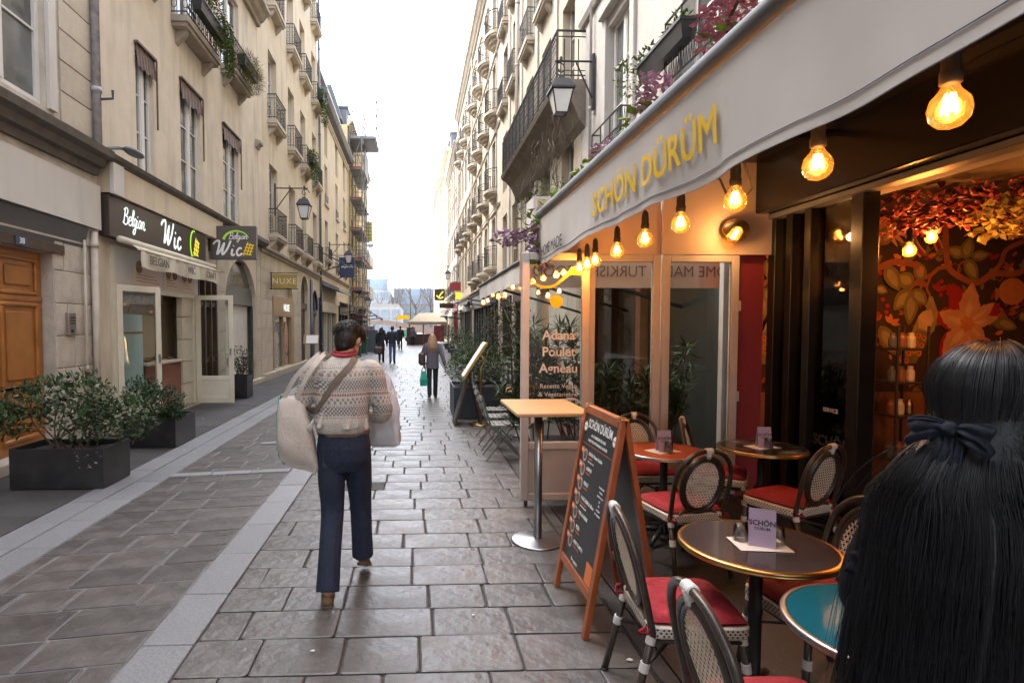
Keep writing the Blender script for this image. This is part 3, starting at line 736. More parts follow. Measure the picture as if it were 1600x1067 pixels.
mb = MB(); mb.smooth = True; mb.ell((.16, .25, .02), (.11, .3, .055), 12, 7); mb.build('lamp_head', M['zinc'], fl); mb = MB(); mb.tube([(-.1, -.1, -.02), (.05, 0, .02), (.15, .1, .02)], .025, 6); mb.build('arm', M['zinc'], fl)
# ---- tall cream building with small balconies
b3 = thing('tall_building', 'tall cream building with rows of small black iron balconies on the left', 'building')
CY = (20.3, 23.3, 25.7, 28.5); ops = []
for z in (4.85, 8.6, 12.4, 16.1):
    for y in CY: ops.append((y, 1.15, z, 2.35))
gops = [(21.6, 3.4, .25, 3.35), (25.75, 1.7, .2, 3.75), (28.4, 1.9, .2, 3.3)]
mb = facade(XL, 1, 18.36, 29.6, 0, 20.5, ops + gops); hull(mb, XL, 1, 18.36, 29.6, 0, 20.5)
arch_fill(mb, XL, 1, 25.75, 1.7, 3.95, .85); arch_fill(mb, XL, 1, 28.4, 1.9, 3.5, .95); arch_fill(mb, XL, 1, 21.6, 3.4, 3.6, .9)
mb.build('wall', M['plaster_beige'], b3)
for a, w, z, h in ops:
    window(b3, XL, 1, a, w, z + .02, h - .02, 3, inset=.22); balconet(b3, XL, 1, a, w + .35, z - .02, 'stone_pale', .32, .82)
cornice(b3, XL, 1, 18.4, 29.6, 4.1, SMALLPROF, M['cornice']); cornice(b3, XL, 1, 18.36, 29.6, 20.4, BIGPROF, M['cornice'])
mansard(b3, XL, 1, 18.36, 29.6, 20.9, 3)
pipe(b3, XL + .1, 29.55, .0, 20.4, .06)
bx('plinth', M['stone_pale'], b3, XL, XL + .14, 18.4, 24.8, 0, .22, c=.01)
for y0, y1, sd in ((18.4, 19.85, 21), (23.35, 24.85, 22), (26.65, 27.4, 23)): blocks(b3, XL, 1, y0, y1, .24, 4.05, .5, M['stone_pale'], sd, .012, .7, 1.5)
M['tan_shop'] = mat('tan_shop', (.34, .215, .115), .5, .08, 3); M['gold_sign'] = mat('gold_sign', (.38, .26, .075), .35, .12, 3, metal=.3)
sh = MB(); sh.box(XL - .15, XL + .02, 19.95, 23.25, 2.1, 2.78); s0 = sh.build('shop_fascia', M['tan_shop'], b3); text('NUXE', .36, (XL + .023, 22.0, 2.42), RL, M['neon_white'], s0, bold=.02)
f = MB(); f.box(XL - .12, XL + .02, 19.95, 20.1, .26, 2.1); f.box(XL - .12, XL + .02, 22.8, 23.25, .26, 2.1); f.box(XL - .1, XL, 21.5, 21.56, .26, 2.1); f.build('shop_frame', M['tan_shop'], b3)
bx('shop_pane', M['glass_dark'], b3, XL - .09, XL - .08, 20.1, 22.8, .26, 2.1); bx('arch_panel', M['stone_pale'], b3, XL - .2, XL - .16, 19.95, 23.25, 2.78, 3.6)
M['face'] = mat('face', (.48, .26, .18), .5, .12, 3); M['floral_print'] = mat('floral_print', (.42, .38, .33), .6, .35, 9)
ps2 = bx('window_poster', M['floral_print'], b3, XL - .078, XL - .07, 20.15, 20.95, .3, 1.55)
po = MB(); po.prism([(XL - .078, 22.3 + .32 * math.cos(t), 1.25 + .62 * math.sin(t)) for t in (2 * PI * i / 16 for i in range(16))], (.006, 0, 0)); po.box(XL - .078, XL - .07, 22.05, 22.55, .3, .62); fo = po.build('portrait_poster', M['face'], b3)
po = MB()
for y in (22.2, 22.42): po.box(XL - .072, XL - .068, y - .05, y + .05, 1.36, 1.39)
po.box(XL - .072, XL - .068, 22.24, 22.4, .97, 1.0); po.build('portrait_detail', M['dark_wood'], fo)
gs = thing('projecting_sign', 'gold projecting sign reading NUXE over the tan shop window', 'sign', (XL, 19.55, 3.02))
mb = MB(); mb.cbox(.1, .92, -.04, .04, 0, .46, .006); g0 = mb.build('sign_board', M['gold_sign'], gs); text('NUXE', .27, (.5, -.043, .22), RF, mat('pale_gold', (.75, .66, .45), .5, .05, 3), g0, space=1.2)
mb = MB(); mb.tube([(0, 0, .5), (.94, 0, .5)], .015, 5); mb.tube([(0, 0, -.03), (.94, 0, -.03)], .015, 5); mb.tube([(.06, 0, -.05), (.06, 0, .52)], .02, 5); mb.build('bracket', M['iron'], gs)
ad = MB(); ad.box(XL - .24, XL - .18, 24.9, 26.6, .2, 3.9); ado = ad.build('arched_door', M['dark_wood'], b3); mb = MB(); mb.box(XL - .18, XL - .08, 24.92, 26.58, 2.5, 2.75); mb.box(XL - .18, XL - .13, 25.7, 25.8, .2, 2.5); mb.build('transom', M['dark_wood'], ado)
M['blue_shop'] = mat('blue_shop', (.018, .03, .10), .4, .1, 4)
f = MB(); f.box(XL - .1, XL + .06, 26.95, 27.42, .1, 3.9); f.box(XL - .1, XL + .05, 29.36, 29.6, .1, 3.2); f.build('blue_frame', M['blue_shop'], b3)
bx('arch_pane', M['glass_dark'], b3, XL - .2, XL - .18, 27.45, 29.35, .2, 3.5); mb = MB(); mb.tube([(XL - .08, 28.4 + .93 * math.cos(PI * i / 12), 2.56 + .93 * math.sin(PI * i / 12)) for i in range(13)], .06, 6); mb.box(XL - .17, XL - .1, 27.45, 29.35, 2.3, 2.4); mb.box(XL - .17, XL - .1, 28.35, 28.45, .2, 2.3); mb.build('arch_frame', M['blue_shop'], b3)
mst = thing('menu_stand', 'white menu card on a small stand by the arched dark door', 'menu stand', (-4.35, 24.3, 0))
mb = MB(); mb.tube([(0, 0, 0), (0, 0, 1.0)], .025, 6); mb.lathe([(.16, 0), (.16, .02), (.03, .03)], 10); mb.build('post', M['iron'], mst); mb = MB(); mb.box(-.32, .32, -.02, .02, 0, .42); q = mb.build('menu_frame', M['tan_shop'], mst, (0, 0, 1.0), (R(-25), 0, 0)); bx('menu_sheet', M['white_print'], q, -.2, .29, -.024, -.02, .03, .39)
# ---- lower building with the long eave
b4 = thing('eaved_building', 'lower pale building with a long zinc eave and dormer on the left', 'building')
ops = [(y, 1.1, z, 2.1) for y in (32.2, 36.5, 40.3) for z in (5.4, 8.4, 11.0)]; gops = [(33.2, 5.6, .15, 2.9), (39.5, 5.0, .15, 2.9)]
mb = facade(XL, 1, 29.62, 42.5, 0, 13.6, ops + gops); hull(mb, XL, 1, 29.62, 42.5, 0, 13.6); mb.build('wall', M['plaster_beige'], b4)
for a, w, z, h in ops: window(b4, XL, 1, a, w, z, h, 3); 
for y in (32.2, 36.5, 40.3): balconet(b4, XL, 1, y, 1.4, 5.38, 'cornice', .25, .6); bx('window_sill', M['stone_pale'], b4, XL, XL + .1, y - .65, y + .65, 8.28, 8.39); bx('window_guard', M['iron'], b4, XL + .02, XL + .05, y - .55, y + .55, 8.6, 8.9)
cornice(b4, XL, 1, 29.62, 42.5, 4.5, SMALLPROF, M['cornice']); cornice(b4, XL, 1, 29.62, 42.5, 12.9, SMALLPROF, M['stone_pale']); cornice(b4, XL, 1, 29.62, 42.6, 13.45, [(0, 0), (.35, .0), (.5, .12), (.5, .26), (0, .4)], M['zinc'], 'eave')
mb = MB(); mb.box(XL - 6, XL - .5, 29.8, 40.5, 13.6, 15.6); mb.build('attic', M['plaster_beige'], b4); mb = MB(); mb.box(XL - 6.2, XL - .25, 29.7, 40.8, 15.6, 15.8); mb.build('roof', M['zinc'], b4)
for y in (32.5, 36.6): window(b4, XL - .5, 1, y, 1.1, 13.9, 1.4, 2, inset=-.02)
for yc, w, c in ((33.2, 5.6, 'cream_paint'), (39.5, 5.0, 'black_paint')):
    f = MB()
    for i in range(4): f.box(XL - .2, XL - .02, yc - w / 2 + i * (w - .14) / 3, yc - w / 2 + .14 + i * (w - .14) / 3, .15, 2.5)
    f.box(XL - .2, XL + .08, yc - w / 2, yc + w / 2, 2.5, 3.05); f.build('shop_frame', M[c], b4); bx('shop_pane', M['glass_dark'], b4, XL - .22, XL - .2, yc - w / 2, yc + w / 2, .15, 2.6)
mb = MB(); mb.prism([(XL, 30.4, 3.9), (XL, 30.4, 4.15), (XL + .9, 30.4, 3.75), (XL + .9, 30.4, 3.6)], (0, 5.6, 0)); mb.build('canopy', M['zinc'], b4)
mb = MB()
for y in (30.6, 35.7): mb.tube([(XL, y, 5.6), (XL + 1.2, y, 5.0)], .03, 5); mb.tube([(XL, y, 4.6), (XL + 1.2, y, 5.0)], .03, 5)
mb.build('awning_arm', M['iron'], b4)
ns = thing('projecting_sign', 'navy square projecting sign with white script lettering far down the left side', 'sign', (XL + .25, 33.5, 4.55))
mb = MB(); mb.cbox(.3, 1.15, -.05, .05, 0, 1.15, .006); n0 = mb.build('sign_board', M['blue_shop'], ns); text('mystore', .26, (.72, -.053, .55), RF, M['white_print'], n0, shear=.3) if 0 else strokes([[(-.32, -.03), (-.28, .06), (-.24, -.03), (-.2, .06), (-.15, -.03), (-.08, .05), (-.12, -.08)], [(-.04, -.03), (.0, .08), (.03, -.02), (.08, .06), (.12, -.03), (.18, .09), (.15, -.03)], [(.2, -.02), (.25, .05), (.3, -.02), (.34, .05)], [(-.34, .1), (.0, .13), (.3, .12)]], .016, th=.004).build('lettering', M['white_print'], n0, (.72, -.055, .58), RF)
mb = MB(); mb.tube([(-.2, 0, 1.25), (1.2, 0, 1.25)], .025, 5); mb.tube([(-.2, 0, .6), (.3, 0, .6)], .02, 5); mb.build('bracket', M['iron'], ns)
# ---- yellow building at the end of the left row, scaffold before it
M['plaster_yellow'] = mat('plaster_yellow', (.52, .42, .22), .85, .06, 2, .2, 20, stain=(.38, .32, .22), sscale=.6, samt=.4)
b5 = thing('yellow_building', 'yellowish building with grey roof and long balconies at the far end of the left row', 'building')
ops = [(y, 1.2, z, 2.1) for y in (45.2, 48.4, 51.6, 54.8, 57.8) for z in (4.6, 7.8, 11.0, 13.8)]
mb = facade(XL, 1, 42.52, 60, 0, 16.3, ops + [(51, 16, .15, 3.2)]); hull(mb, XL, 1, 42.52, 60, 0, 16.3); mb.build('wall', M['plaster_yellow'], b5)
for a, w, z, h in ops: window(b5, XL, 1, a, w, z, h, 3)
for z in (4.55, 7.75): 
    q = MB(); q.box(XL, XL + .6, 50.3, 60, z - .2, z); o = q.build('balcony', M['cornice'], b5); q = MB(); q.box(XL + .54, XL + .6, 50.3, 60, z, z + .95); q.build('railing', M['zinc'], o)
cornice(b5, XL, 1, 42.52, 60, 16.2, BIGPROF, M['stone_pale']); mansard(b5, XL, 1, 42.52, 60, 16.7, 2.4, dorm=(46, 50, 54, 58))
f = MB()
for i in range(9): f.box(XL - .2, XL, 43 + i * 2, 43.25 + i * 2, .15, 2.7)
f.box(XL - .2, XL + .1, 43, 59, 2.7, 3.35); f.build('shop_frame', M['dark_wood'], b5); bx('shop_pane', M['glass_dark'], b5, XL - .24, XL - .2, 43, 59, .15, 2.8)
sc = thing('scaffolding', 'tall steel tube scaffolding with red toe boards against the left facades', 'scaffolding', (-4.3, 46, 0))
tb = MB(); XS_ = (-.45, .45); YS_ = (-3.2, -1.1, 1.1, 3.2)
for x in XS_:
    for y in YS_: tb.tube([(x, y, 0), (x, y, 16.8 if x < 0 else 15.8)], .036, 5, cap=False)
zz = [2.2 * k for k in range(1, 8)]
for z in zz:
    for e in (0, 1.0):
        for x in XS_: tb.tube([(x, YS_[0], z + e), (x, YS_[-1], z + e)], .022, 4, cap=False)
        for y in YS_: tb.tube([(-.45, y, z + e), (.45, y, z + e)], .022, 4, cap=False)
    for i in range(3): tb.tube([(.45, YS_[i], z), (.45, YS_[i + 1], z + 2.2)], .02, 4, cap=False)
    tb.tube([(-.45, YS_[0], z), (.45, YS_[0], z + 2.2)], .02, 4, cap=False)
for x in (-.5, .55, 1.5):
    for y in (-3.2, -1.6, 0): tb.tube([(x, y, 15.0), (x, y, 18.9)], .034, 5, cap=False)
for z in (15.4, 16.4, 17.3, 18.3):
    for x in (-.5, .55, 1.5): tb.tube([(x, -3.2, z), (x, 0, z)], .03, 4, cap=False)
    for y in (-3.2, -1.6, 0): tb.tube([(-.5, y, z), (1.5, y, z)], .03, 4, cap=False)
tb.build('tube_frame', mat('tube_grey', (.16, .165, .17), .5, .15, 5), sc)
for z in zz + [15.3]:
    q = MB(); xa, xb = ((-.43, .43) if z < 15 else (-.45, 1.45)); q.box(xa, xb, -3.1, 3.1 if z < 15 else 0, z + .03, z + .08); q.build('deck', M['zinc'], sc)
    q = MB(); q.box(xb - .03, xb, -3.1, 3.1 if z < 15 else 0, z + .09, z + .2); q.box(xa, xb - .03, -3.15, -3.12, z + .09, z + .2); q.build('toe_board', mat('toe_red', (.30, .05, .06), .6, .1, 5) if z < 15 else M['zinc'], sc)
q = MB(); q.box(.5, .56, -1.7, 1.5, 13.3, 15.2); q.build('safety_net', mat('net_grey', (.3, .32, .34), .8, .3, 8), sc)
yb = thing('banner', 'yellow green banner hung from the far left building', 'banner', (XL + .2, 50.5, 9.0)); mb = MB(); mb.box(.35, 1.0, -.03, .03, 0, 1.75); y0 = mb.build('banner_cloth', mat('lime', (.50, .50, .06), .6, .06, 3), yb); mb = MB(); [mb.box(.42, .93, -.034, -.03, .3 + i * .3, .36 + i * .3) for i in range(5)]; mb.build('print_line', M['brown_sign'], y0); mb = MB(); mb.tube([(-.2, 0, 1.8), (1.05, 0, 1.8)], .03, 5); mb.build('bracket', M['iron'], yb)
# ================================================================ RIGHT SIDE OF THE STREET
XR = 3.62
def shopfront(root, xw, side, y0, y1, z1, m, n=3, fz=.55, glass='glass_dark'):
    # timber shop front: posts, fascia, panes (each its own part)
    w = (y1 - y0 - .14) / n
    xa, xb = sorted((xw - side * .2, xw - side * .02))
    for i in range(n + 1): bx('shop_post', M[m], root, xa, xb, y0 + i * w, y0 + .14 + i * w, .1, z1)
    xa2, xb2 = sorted((xw - side * .2, xw + side * .08))
    f = bx('shop_fascia', M[m], root, xa2, xb2, y0, y1, z1, z1 + fz)
    for i in range(n):
        xa3, xb3 = sorted((xw - side * .15, xw - side * .14))
        bx('shop_pane', M[glass], root, xa3, xb3, y0 + .14 + i * w, y0 + (i + 1) * w, .5, z1)
        xa4, xb4 = sorted((xw - side * .16, xw - side * .08)); bx('stall_riser', M[m], root, xa4, xb4, y0 + .14 + i * w, y0 + (i + 1) * w, .1, .5)
    return f
def right_block(name, label, y0, y1, ztop, wall, cols, floors, rnd_bal=True, man=2.6, wh=2.2, xw=XR, gz=3.4, dorm=True, gops=None, balm='stone_pale', bal_floors=None):
    b = thing(name, label, 'building')
    ops = [(y, 1.1, z, wh) for z in floors for y in cols]
    mb = facade(xw, -1, y0, y1, 0, ztop, ops + (gops if gops is not None else [((y0 + y1) / 2, y1 - y0 - 1.0, .12, gz - .2)])); hull(mb, xw, -1, y0, y1, 0, ztop); mb.build('wall', M[wall], b)
    for a, w, z, h in ops:
        window(b, xw, -1, a, w, z, h, 3)
        q = MB(); q.box(xw - .05, xw + .02, a - .72, a - .56, z - .05, z + h + .16); q.box(xw - .05, xw + .02, a + .56, a + .72, z - .05, z + h + .16); q.box(xw - .055, xw + .02, a - .56, a + .56, z + h + .003, z + h + .16); q.box(xw - .12, xw + .02, a - .78, a + .78, z + h + .163, z + h + .24); q.build('window_surround', M[balm], b)
        if rnd_bal and (bal_floors is None or z in bal_floors): balconet(b, xw, -1, a, 1.6, z - .02, balm, .5, .9, True)
    cornice(b, xw, -1, y0, y1, ztop - .15, BIGPROF, M['stone_pale']); cornice(b, xw, -1, y0, y1, gz + .2, SMALLPROF, M['cornice'])
    for z in floors[1:]: cornice(b, xw, -1, y0, y1, z - .9, [(0, 0), (.05, 0), (.09, .08), (0, .12)], M[balm], 'string_course')
    if man: mansard(b, xw, -1, y0, y1, ztop + .35, man, dorm=[y0 + 2 + 3 * i for i in range(int((y1 - y0) / 3))] if dorm else ())
    pipe(b, xw - .08, y1 - .12, 0, ztop, .06, 'cream_pipe')
    return b
# ---- building of the cafe: plaster wall, windows with iron boxes
r1 = thing('cafe_building', 'nearest grey plaster building on the right, over the cafe awning', 'building')
ops = [(10.25, 1.2, 4.95, 2.35), (7.1, 1.2, 5.0, 2.35), (3.8, 1.2, 5.0, 2.35), (10.25, 1.2, 8.8, 2.2), (7.1, 1.2, 8.8, 2.2), (3.8, 1.2, 8.8, 2.2), (3.0, 6.6, .0, 2.84), (10.6, 2.6, .1, 2.9), (7.9, 1.5, .1, 2.5)]
mb = facade(XR, -1, -26, 12.55, 0, 17, ops); xb = XR + 9
mb.poly([(XR, -26, 0), (xb, -26, 0), (xb, -26, 17), (XR, -26, 17)]); mb.poly([(XR, 12.55, 0), (XR, 12.55, 17), (xb, 12.55, 17), (xb, 12.55, 0)]); mb.poly([(xb, -26, 0), (xb, 12.55, 0), (xb, 12.55, 17), (xb, -26, 17)]); mb.poly([(XR, -26, 17), (xb, -26, 17), (xb, 12.55, 17), (XR, 12.55, 17)])
mb.poly([(XR + .4, 6.6, 0), (XR + .4, 12.55, 0), (XR + .4, 12.55, 17), (XR + .4, 6.6, 17)]); mb.poly([(XR + .4, -26, 3.6), (XR + .4, 6.6, 3.6), (XR + .4, 6.6, 17), (XR + .4, -26, 17)])
mb.build('wall', M['plaster_grey'], r1)
for a, w, z, h in ops[:6]:
    window(r1, XR, -1, a, w, z, h, 3, inset=.14)
    q = MB(); q.cbox(XR - .06, XR + .02, a - .8, a - .61, z - .05, z + h + .2, .01); q.cbox(XR - .06, XR + .02, a + .61, a + .8, z - .05, z + h + .2, .01); q.cbox(XR - .14, XR + .02, a - .82, a + .82, z + h + .2, z + h + .42, .02); q.cbox(XR - .16, XR + .02, a - .82, a + .82, z - .2, z - .052, .02); q.build('window_surround', M['plaster_grey'], r1)
cornice(r1, XR, -1, -3, 12.55, 8.1, [(0, 0), (.06, 0), (.1, .1), (.1, .16), (0, .22)], M['plaster_grey'], 'string_course')
def iron_guard(root, yc, w, z, h=.62, d=.22):
    x0 = XR - .02 - d; mb = MB()
    for zz in (0, h * .5, h):
        mb.tube([(XR, yc - w / 2, z + zz), (x0, yc - w / 2, z + zz), (x0, yc + w / 2, z + zz), (XR, yc + w / 2, z + zz)], .016, 5)
    for i in range(4): mb.tube([(x0, yc - w / 2 + w * i / 3, z), (x0, yc - w / 2 + w * i / 3, z + h)], .014, 5)
    o = mb.build('window_guard', M['iron'], root)
    q = MB(); n = 20
    for i in range(n):
        a = -w / 2 + w * i / n; q.tube([(x0 + .01, yc + a, z + .02), (x0 + .01, yc + a + w / n, z + h * .5)], .005, 3, cap=False); q.tube([(x0 + .01, yc + a, z + h * .5), (x0 + .01, yc + a + w / n, z + .02)], .005, 3, cap=False)
    for i in range(6):
        for a, b_ in ((0, 1), (1, 0)): q.tube([(x0 + d * (i + a) / 6, yc - w / 2, z + .02), (x0 + d * (i + b_) / 6, yc - w / 2, z + h - .02)], .005, 3, cap=False)
    q.build('mesh_panel', M['iron'], o); return o
iron_guard(r1, 10.25, 1.5, 4.75); iron_guard(r1, 7.1, 1.4, 5.0, .8); iron_guard(r1, 3.8, 1.4, 5.0)
pipe(r1, XR - .07, 11.7, 3.2, 17, .03, 'plaster_grey')
# ---- cream building with the long balcony
r2 = thing('balcony_building', 'cream building with one long iron balcony on the right, behind the street lantern', 'building')
cols = (13.7, 16.0, 18.3, 20.9, 23.2); fl_ = (3.95, 7.15, 10.5, 13.6)
ops = [(y, 1.1, z, 2.25) for z in fl_ for y in cols]
mb = facade(XR, -1, 12.57, 24.4, 0, 17.6, ops + [(16.2, 1.5, .1, 2.7), (19.4, 2.6, .1, 2.9), (22.6, 2.4, .1, 2.8)]); hull(mb, XR, -1, 12.57, 24.4, 0, 17.6); mb.build('wall', M['plaster_right'], r2)
for a, w, z, h in ops:
    window(r2, XR, -1, a, w, z, h, 3, inset=.22)
    if z > 7.2: balconet(r2, XR, -1, a, 1.4, z - .02, 'stone_pale', .25, .85)
for i, y in enumerate((14.8, 17.1, 19.6, 22.0)):
    bx('pilaster', M['stone_pale'], r2, XR - .05, XR, y - .16, y + .16, 3.7, 17.3)
bs = MB(); y0, y1 = 12.25, 20.0
P = [(XR, 6.95), (XR - .62, 6.95), (XR - .66, 6.88), (XR - .62, 6.78), (XR - .5, 6.72), (XR - .3, 6.5), (XR - .12, 6.1), (XR, 5.95)]
bs.loft([[(x, y, z) for x, z in P] for y in (y0, y1)]); bo = bs.build('balcony', mat('balcony_stone', (.20, .165, .13), .85, .25, 4, .5, 25, stain=(.08, .07, .06), sscale=2, samt=.7), r2)
rl = MB(); xo = XR - .6; H_ = 6.95
Pb = [(XR, y0 + .06), (xo, y0 + .06), (xo, y1 - .06), (XR, y1 - .06)]
for z, r_ in ((1.02, .028), (.9, .014), (.1, .016), (.2, .01)): rl.tube([(x, y, H_ + z) for x, y in Pb], r_, 5)
n = 74
for i in range(n + 1):
    y = y0 + .06 + (y1 - y0 - .12) * i / n; rl.tube([(xo, y, H_), (xo, y, H_ + 1.02)], .008 if i % 6 else .018, 4, cap=False)
    if i < n:
        ym = y + (y1 - y0 - .12) / n / 2
        for zc, rr in ((.38, .05), (.7, .045)):
            rl.tube([(xo, ym + rr * math.cos(a), H_ + zc + rr * 1.9 * math.sin(a)) for a in (2 * PI * q / 7 for q in range(7))], .006, 3, closed=True)
for y in (y0 + .06, y1 - .06):
    for i in range(1, 4):
        x = xo + .6 * i / 4; rl.tube([(x, y, H_), (x, y, H_ + (.85 if i % 2 else 1.02))], .013, 4)
rl.build('railing', M['iron'], bo)
cornice(r2, XR, -1, 12.57, 24.4, 17.5, BIGPROF, M['stone_pale']); mansard(r2, XR, -1, 12.57, 24.4, 18, 2.6, dorm=(14.5, 18, 21.5)); cornice(r2, XR, -1, 12.57, 24.4, 3.45, SMALLPROF, M['cornice'])
blocks(r2, XR, -1, 12.75, 15.4, .1, 3.4, .47, M['stone_pale'], 31, .012, .6, 1.1); blocks(r2, XR, -1, 17.0, 18.05, .1, 3.4, .47, M['stone_pale'], 32, .012, one=True); blocks(r2, XR, -1, 20.75, 21.35, .1, 3.4, .47, M['stone_pale'], 33, .012, one=True)
pipe(r2, XR - .08, 20.15, 3.6, 17.4, .06, 'cream_pipe')
M['oak'] = mat('oak', (.32, .19, .09), .5, .18, 5, .1, 30)
bx('street_door', M['oak'], r2, XR + .12, XR + .18, 15.45, 16.95, .1, 2.8); shopfront(r2, XR, -1, 18.1, 20.7, 2.6, 'dark_wood', 2, .4); shopfront(r2, XR, -1, 21.4, 23.8, 2.5, 'black_paint', 2, .4)
# balcony wistaria stems, dry
vn = thing('climbing_plant', 'dry leafless creeper hanging under the long balcony on the right', 'plant', (XR - .35, 13.6, 6.1)); mb = MB(); rg = random.Random(12)
for i in range(48):
    p = Vector((rg.uniform(-.25, .3), rg.uniform(-1.2, 1.6), rg.uniform(-.5, .6))); pts = [p]
    for k in range(5): p = p + Vector((rg.uniform(-.12, .08), rg.uniform(-.2, .2), rg.uniform(-.42, .1))); pts.append(p)
    mb.tube(pts, [.007, .006, .005, .004, .003, .002], 3, cap=False)
mb.build('twigs', mat('twig', (.10, .075, .05), .8, .3, 8), vn)
# ---- the rest of the right row
r3 = right_block('balcony_block', 'pale stone building with rounded balconies past the long balcony on the right', 24.42, 36, 18.2, 'stone_pale', (26.2, 29.0, 31.8, 34.4), (4.4, 7.8, 11.2, 14.6))
shopfront(r3, XR, -1, 25, 29.8, 2.75, 'black_paint', 4, .7); shopfront(r3, XR, -1, 30.2, 35.4, 2.75, 'black_paint', 4, .7)
r4 = right_block('stone_block_building', 'second pale stone building with balconies further along the right row', 36.02, 47.5, 18.3, 'plaster_right', (37.8, 40.6, 43.3, 45.9), (4.4, 7.8, 11.2, 14.6), bal_floors=(7.8, 14.6))
shopfront(r4, XR, -1, 36.6, 42, 2.75, 'grey_metal', 4, .7); shopfront(r4, XR, -1, 42.4, 46.9, 2.75, 'cream_paint', 3, .7)
M['red_shop'] = mat('red_shop', (.26, .018, .025), .4, .1, 4)
r5 = right_block('grey_block_building', 'grey stone building with the red shop front in the right row', 47.52, 62, 16.6, 'plaster_grey', (49.4, 52.4, 55.4, 58.4, 60.6), (4.6, 7.9, 11.2, 13.6), bal_floors=(4.6,), wh=2.0)
shopfront(r5, XR, -1, 48.1, 54, 3.0, 'red_shop', 4, .9); shopfront(r5, XR, -1, 54.5, 61.4, 2.75, 'cream_paint', 4, .7)
r6 = right_block('ochre_building', 'ochre building with grey roof near the far end of the right row', 62.02, 82, 20.5, 'plaster_yellow', (64, 67.5, 71, 74.5, 78, 80.5), (4.6, 8, 11.4, 14.8, 17.6), rnd_bal=False, wh=2.0)
shopfront(r6, XR, -1, 62.8, 81, 2.9, 'dark_wood', 6, .7)
r7 = right_block('last_building', 'last pale building at the far end of the right row', 82.02, 108, 22.5, 'stone_pale', (84, 88, 92, 96, 100, 104), (4.6, 8, 11.4, 14.8, 18.2), rnd_bal=False, wh=2.0)
shopfront(r7, XR, -1, 83, 107, 2.9, 'cream_paint', 6, .7)
# ---- awnings along the right row
def slope_awning(name, label, y0, y1, x, z, out, drop, m, val=.22):
    t = thing(name, label, 'awning', (x, (y0 + y1) / 2, z)); w = (y1 - y0) / 2
    mb = MB(); mb.prism([(0, -w, 0), (0, -w, .03), (-out, -w, -drop + .03), (-out, -w, -drop)], (0, 2 * w, 0)); mb.build('roof_cloth', M[m], t)
    q = MB(); q.sheet(lambda u, v: (-out - .01 - .012 * math.sin(u * 40) * v, -w + 2 * w * u, -drop - val * v + .02 * math.sin(u * 25) * v), 30, 2); q.build('valance', M[m], t)
    q = MB(); [q.tube([(0, s * w * .8, -drop - .2), (-out, s * w * .8, -drop)], .025, 5) for s in (-1, 1)]; q.tube([(-out, -w, -drop), (-out, w, -drop)], .03, 6); q.build('frame', M['iron'], t); return t
M['canvas_grey'] = mat('canvas_grey', (.30, .275, .26), .85, .08, 4, .1, 50); M['canvas_dark'] = mat('canvas_dark', (.06, .055, .055), .8, .1, 4, .1, 50); M['canvas_sand'] = mat('canvas_sand', (.36, .29, .21), .85, .08, 4, .1, 50); M['canvas_red'] = mat('canvas_red', (.30, .02, .03), .8, .1, 4)
slope_awning('shop_awning', 'dark grey awning with pale letters over the black shop on the right', 25.2, 29.6, XR, 3.5, 1.3, .55, 'canvas_grey')
slope_awning('shop_awning', 'sand coloured awning further along the right row', 37, 42, XR, 3.4, 1.4, .6, 'canvas_sand')
slope_awning('shop_awning', 'narrow white awning before the red shop front on the right', 43, 46, XR, 3.0, 1.6, .5, 'cream_paint', .1)
slope_awning('shop_awning', 'red awning over the far shop on the left past the scaffolding', 51, 55, -3.7, 3.2, -1.0, .5, 'canvas_red') if 0 else None
def left_awning(label, y0, y1, z, out, drop, m):
    t = slope_awning('shop_awning', label, y0, y1, 0, 0, out, drop, m); t.location = (XL, (y0 + y1) / 2, z); t.rotation_euler = (0, 0, PI); return t
left_awning('sand awning over the left shop before the scaffolding', 37.5, 42.3, 3.3, 1.7, .5, 'canvas_sand')
left_awning('dark awning with red trim over the far left shop', 52.5, 57, 3.4, 1.7, .9, 'canvas_dark'); left_awning('red awning over the left shop past the scaffolding', 49.8, 52, 3.3, 1.5, .6, 'canvas_red')
# hanging signs of the right row
def blade(label, x, y, z, w, h, m, pr=None):
    t = thing('blade_sign', label, 'sign', (x, y, z)); mb = MB(); mb.cbox(-w, 0, -.05, .05, 0, h, .006); o = mb.build('sign_board', M[m], t); bx('bracket', M['iron'], t, -w * .8, .35, -.015, .015, h + .01, h + .05)
    if pr: strokes([[(-.6 * w, .25 * h), (-.35 * w, .6 * h), (-.15 * w, .8 * h)], [(-.8 * w, .45 * h), (-.5 * w, .2 * h), (-.15 * w, .3 * h)]], .07 * w, th=.005).build('logo', M[pr], o, (0, -.055, 0), RF)
    return t
blade('red square blade sign on the right row', XR - .1, 44, 4.45, .85, .6, 'red_shop'); blade('black and orange blade sign at the far right', XR - .4, 62, 4.5, 1.1, 1.2, 'black_paint', 'neon_yellow'); blade('dark red oblong blade sign at the far right', XR - .1, 52, 3.35, 1.3, .45, 'dark_wood'); blade('small yellow blade sign over the sand awning on the right', XR - .2, 42.6, 3.75, .4, .5, 'neon_yellow')
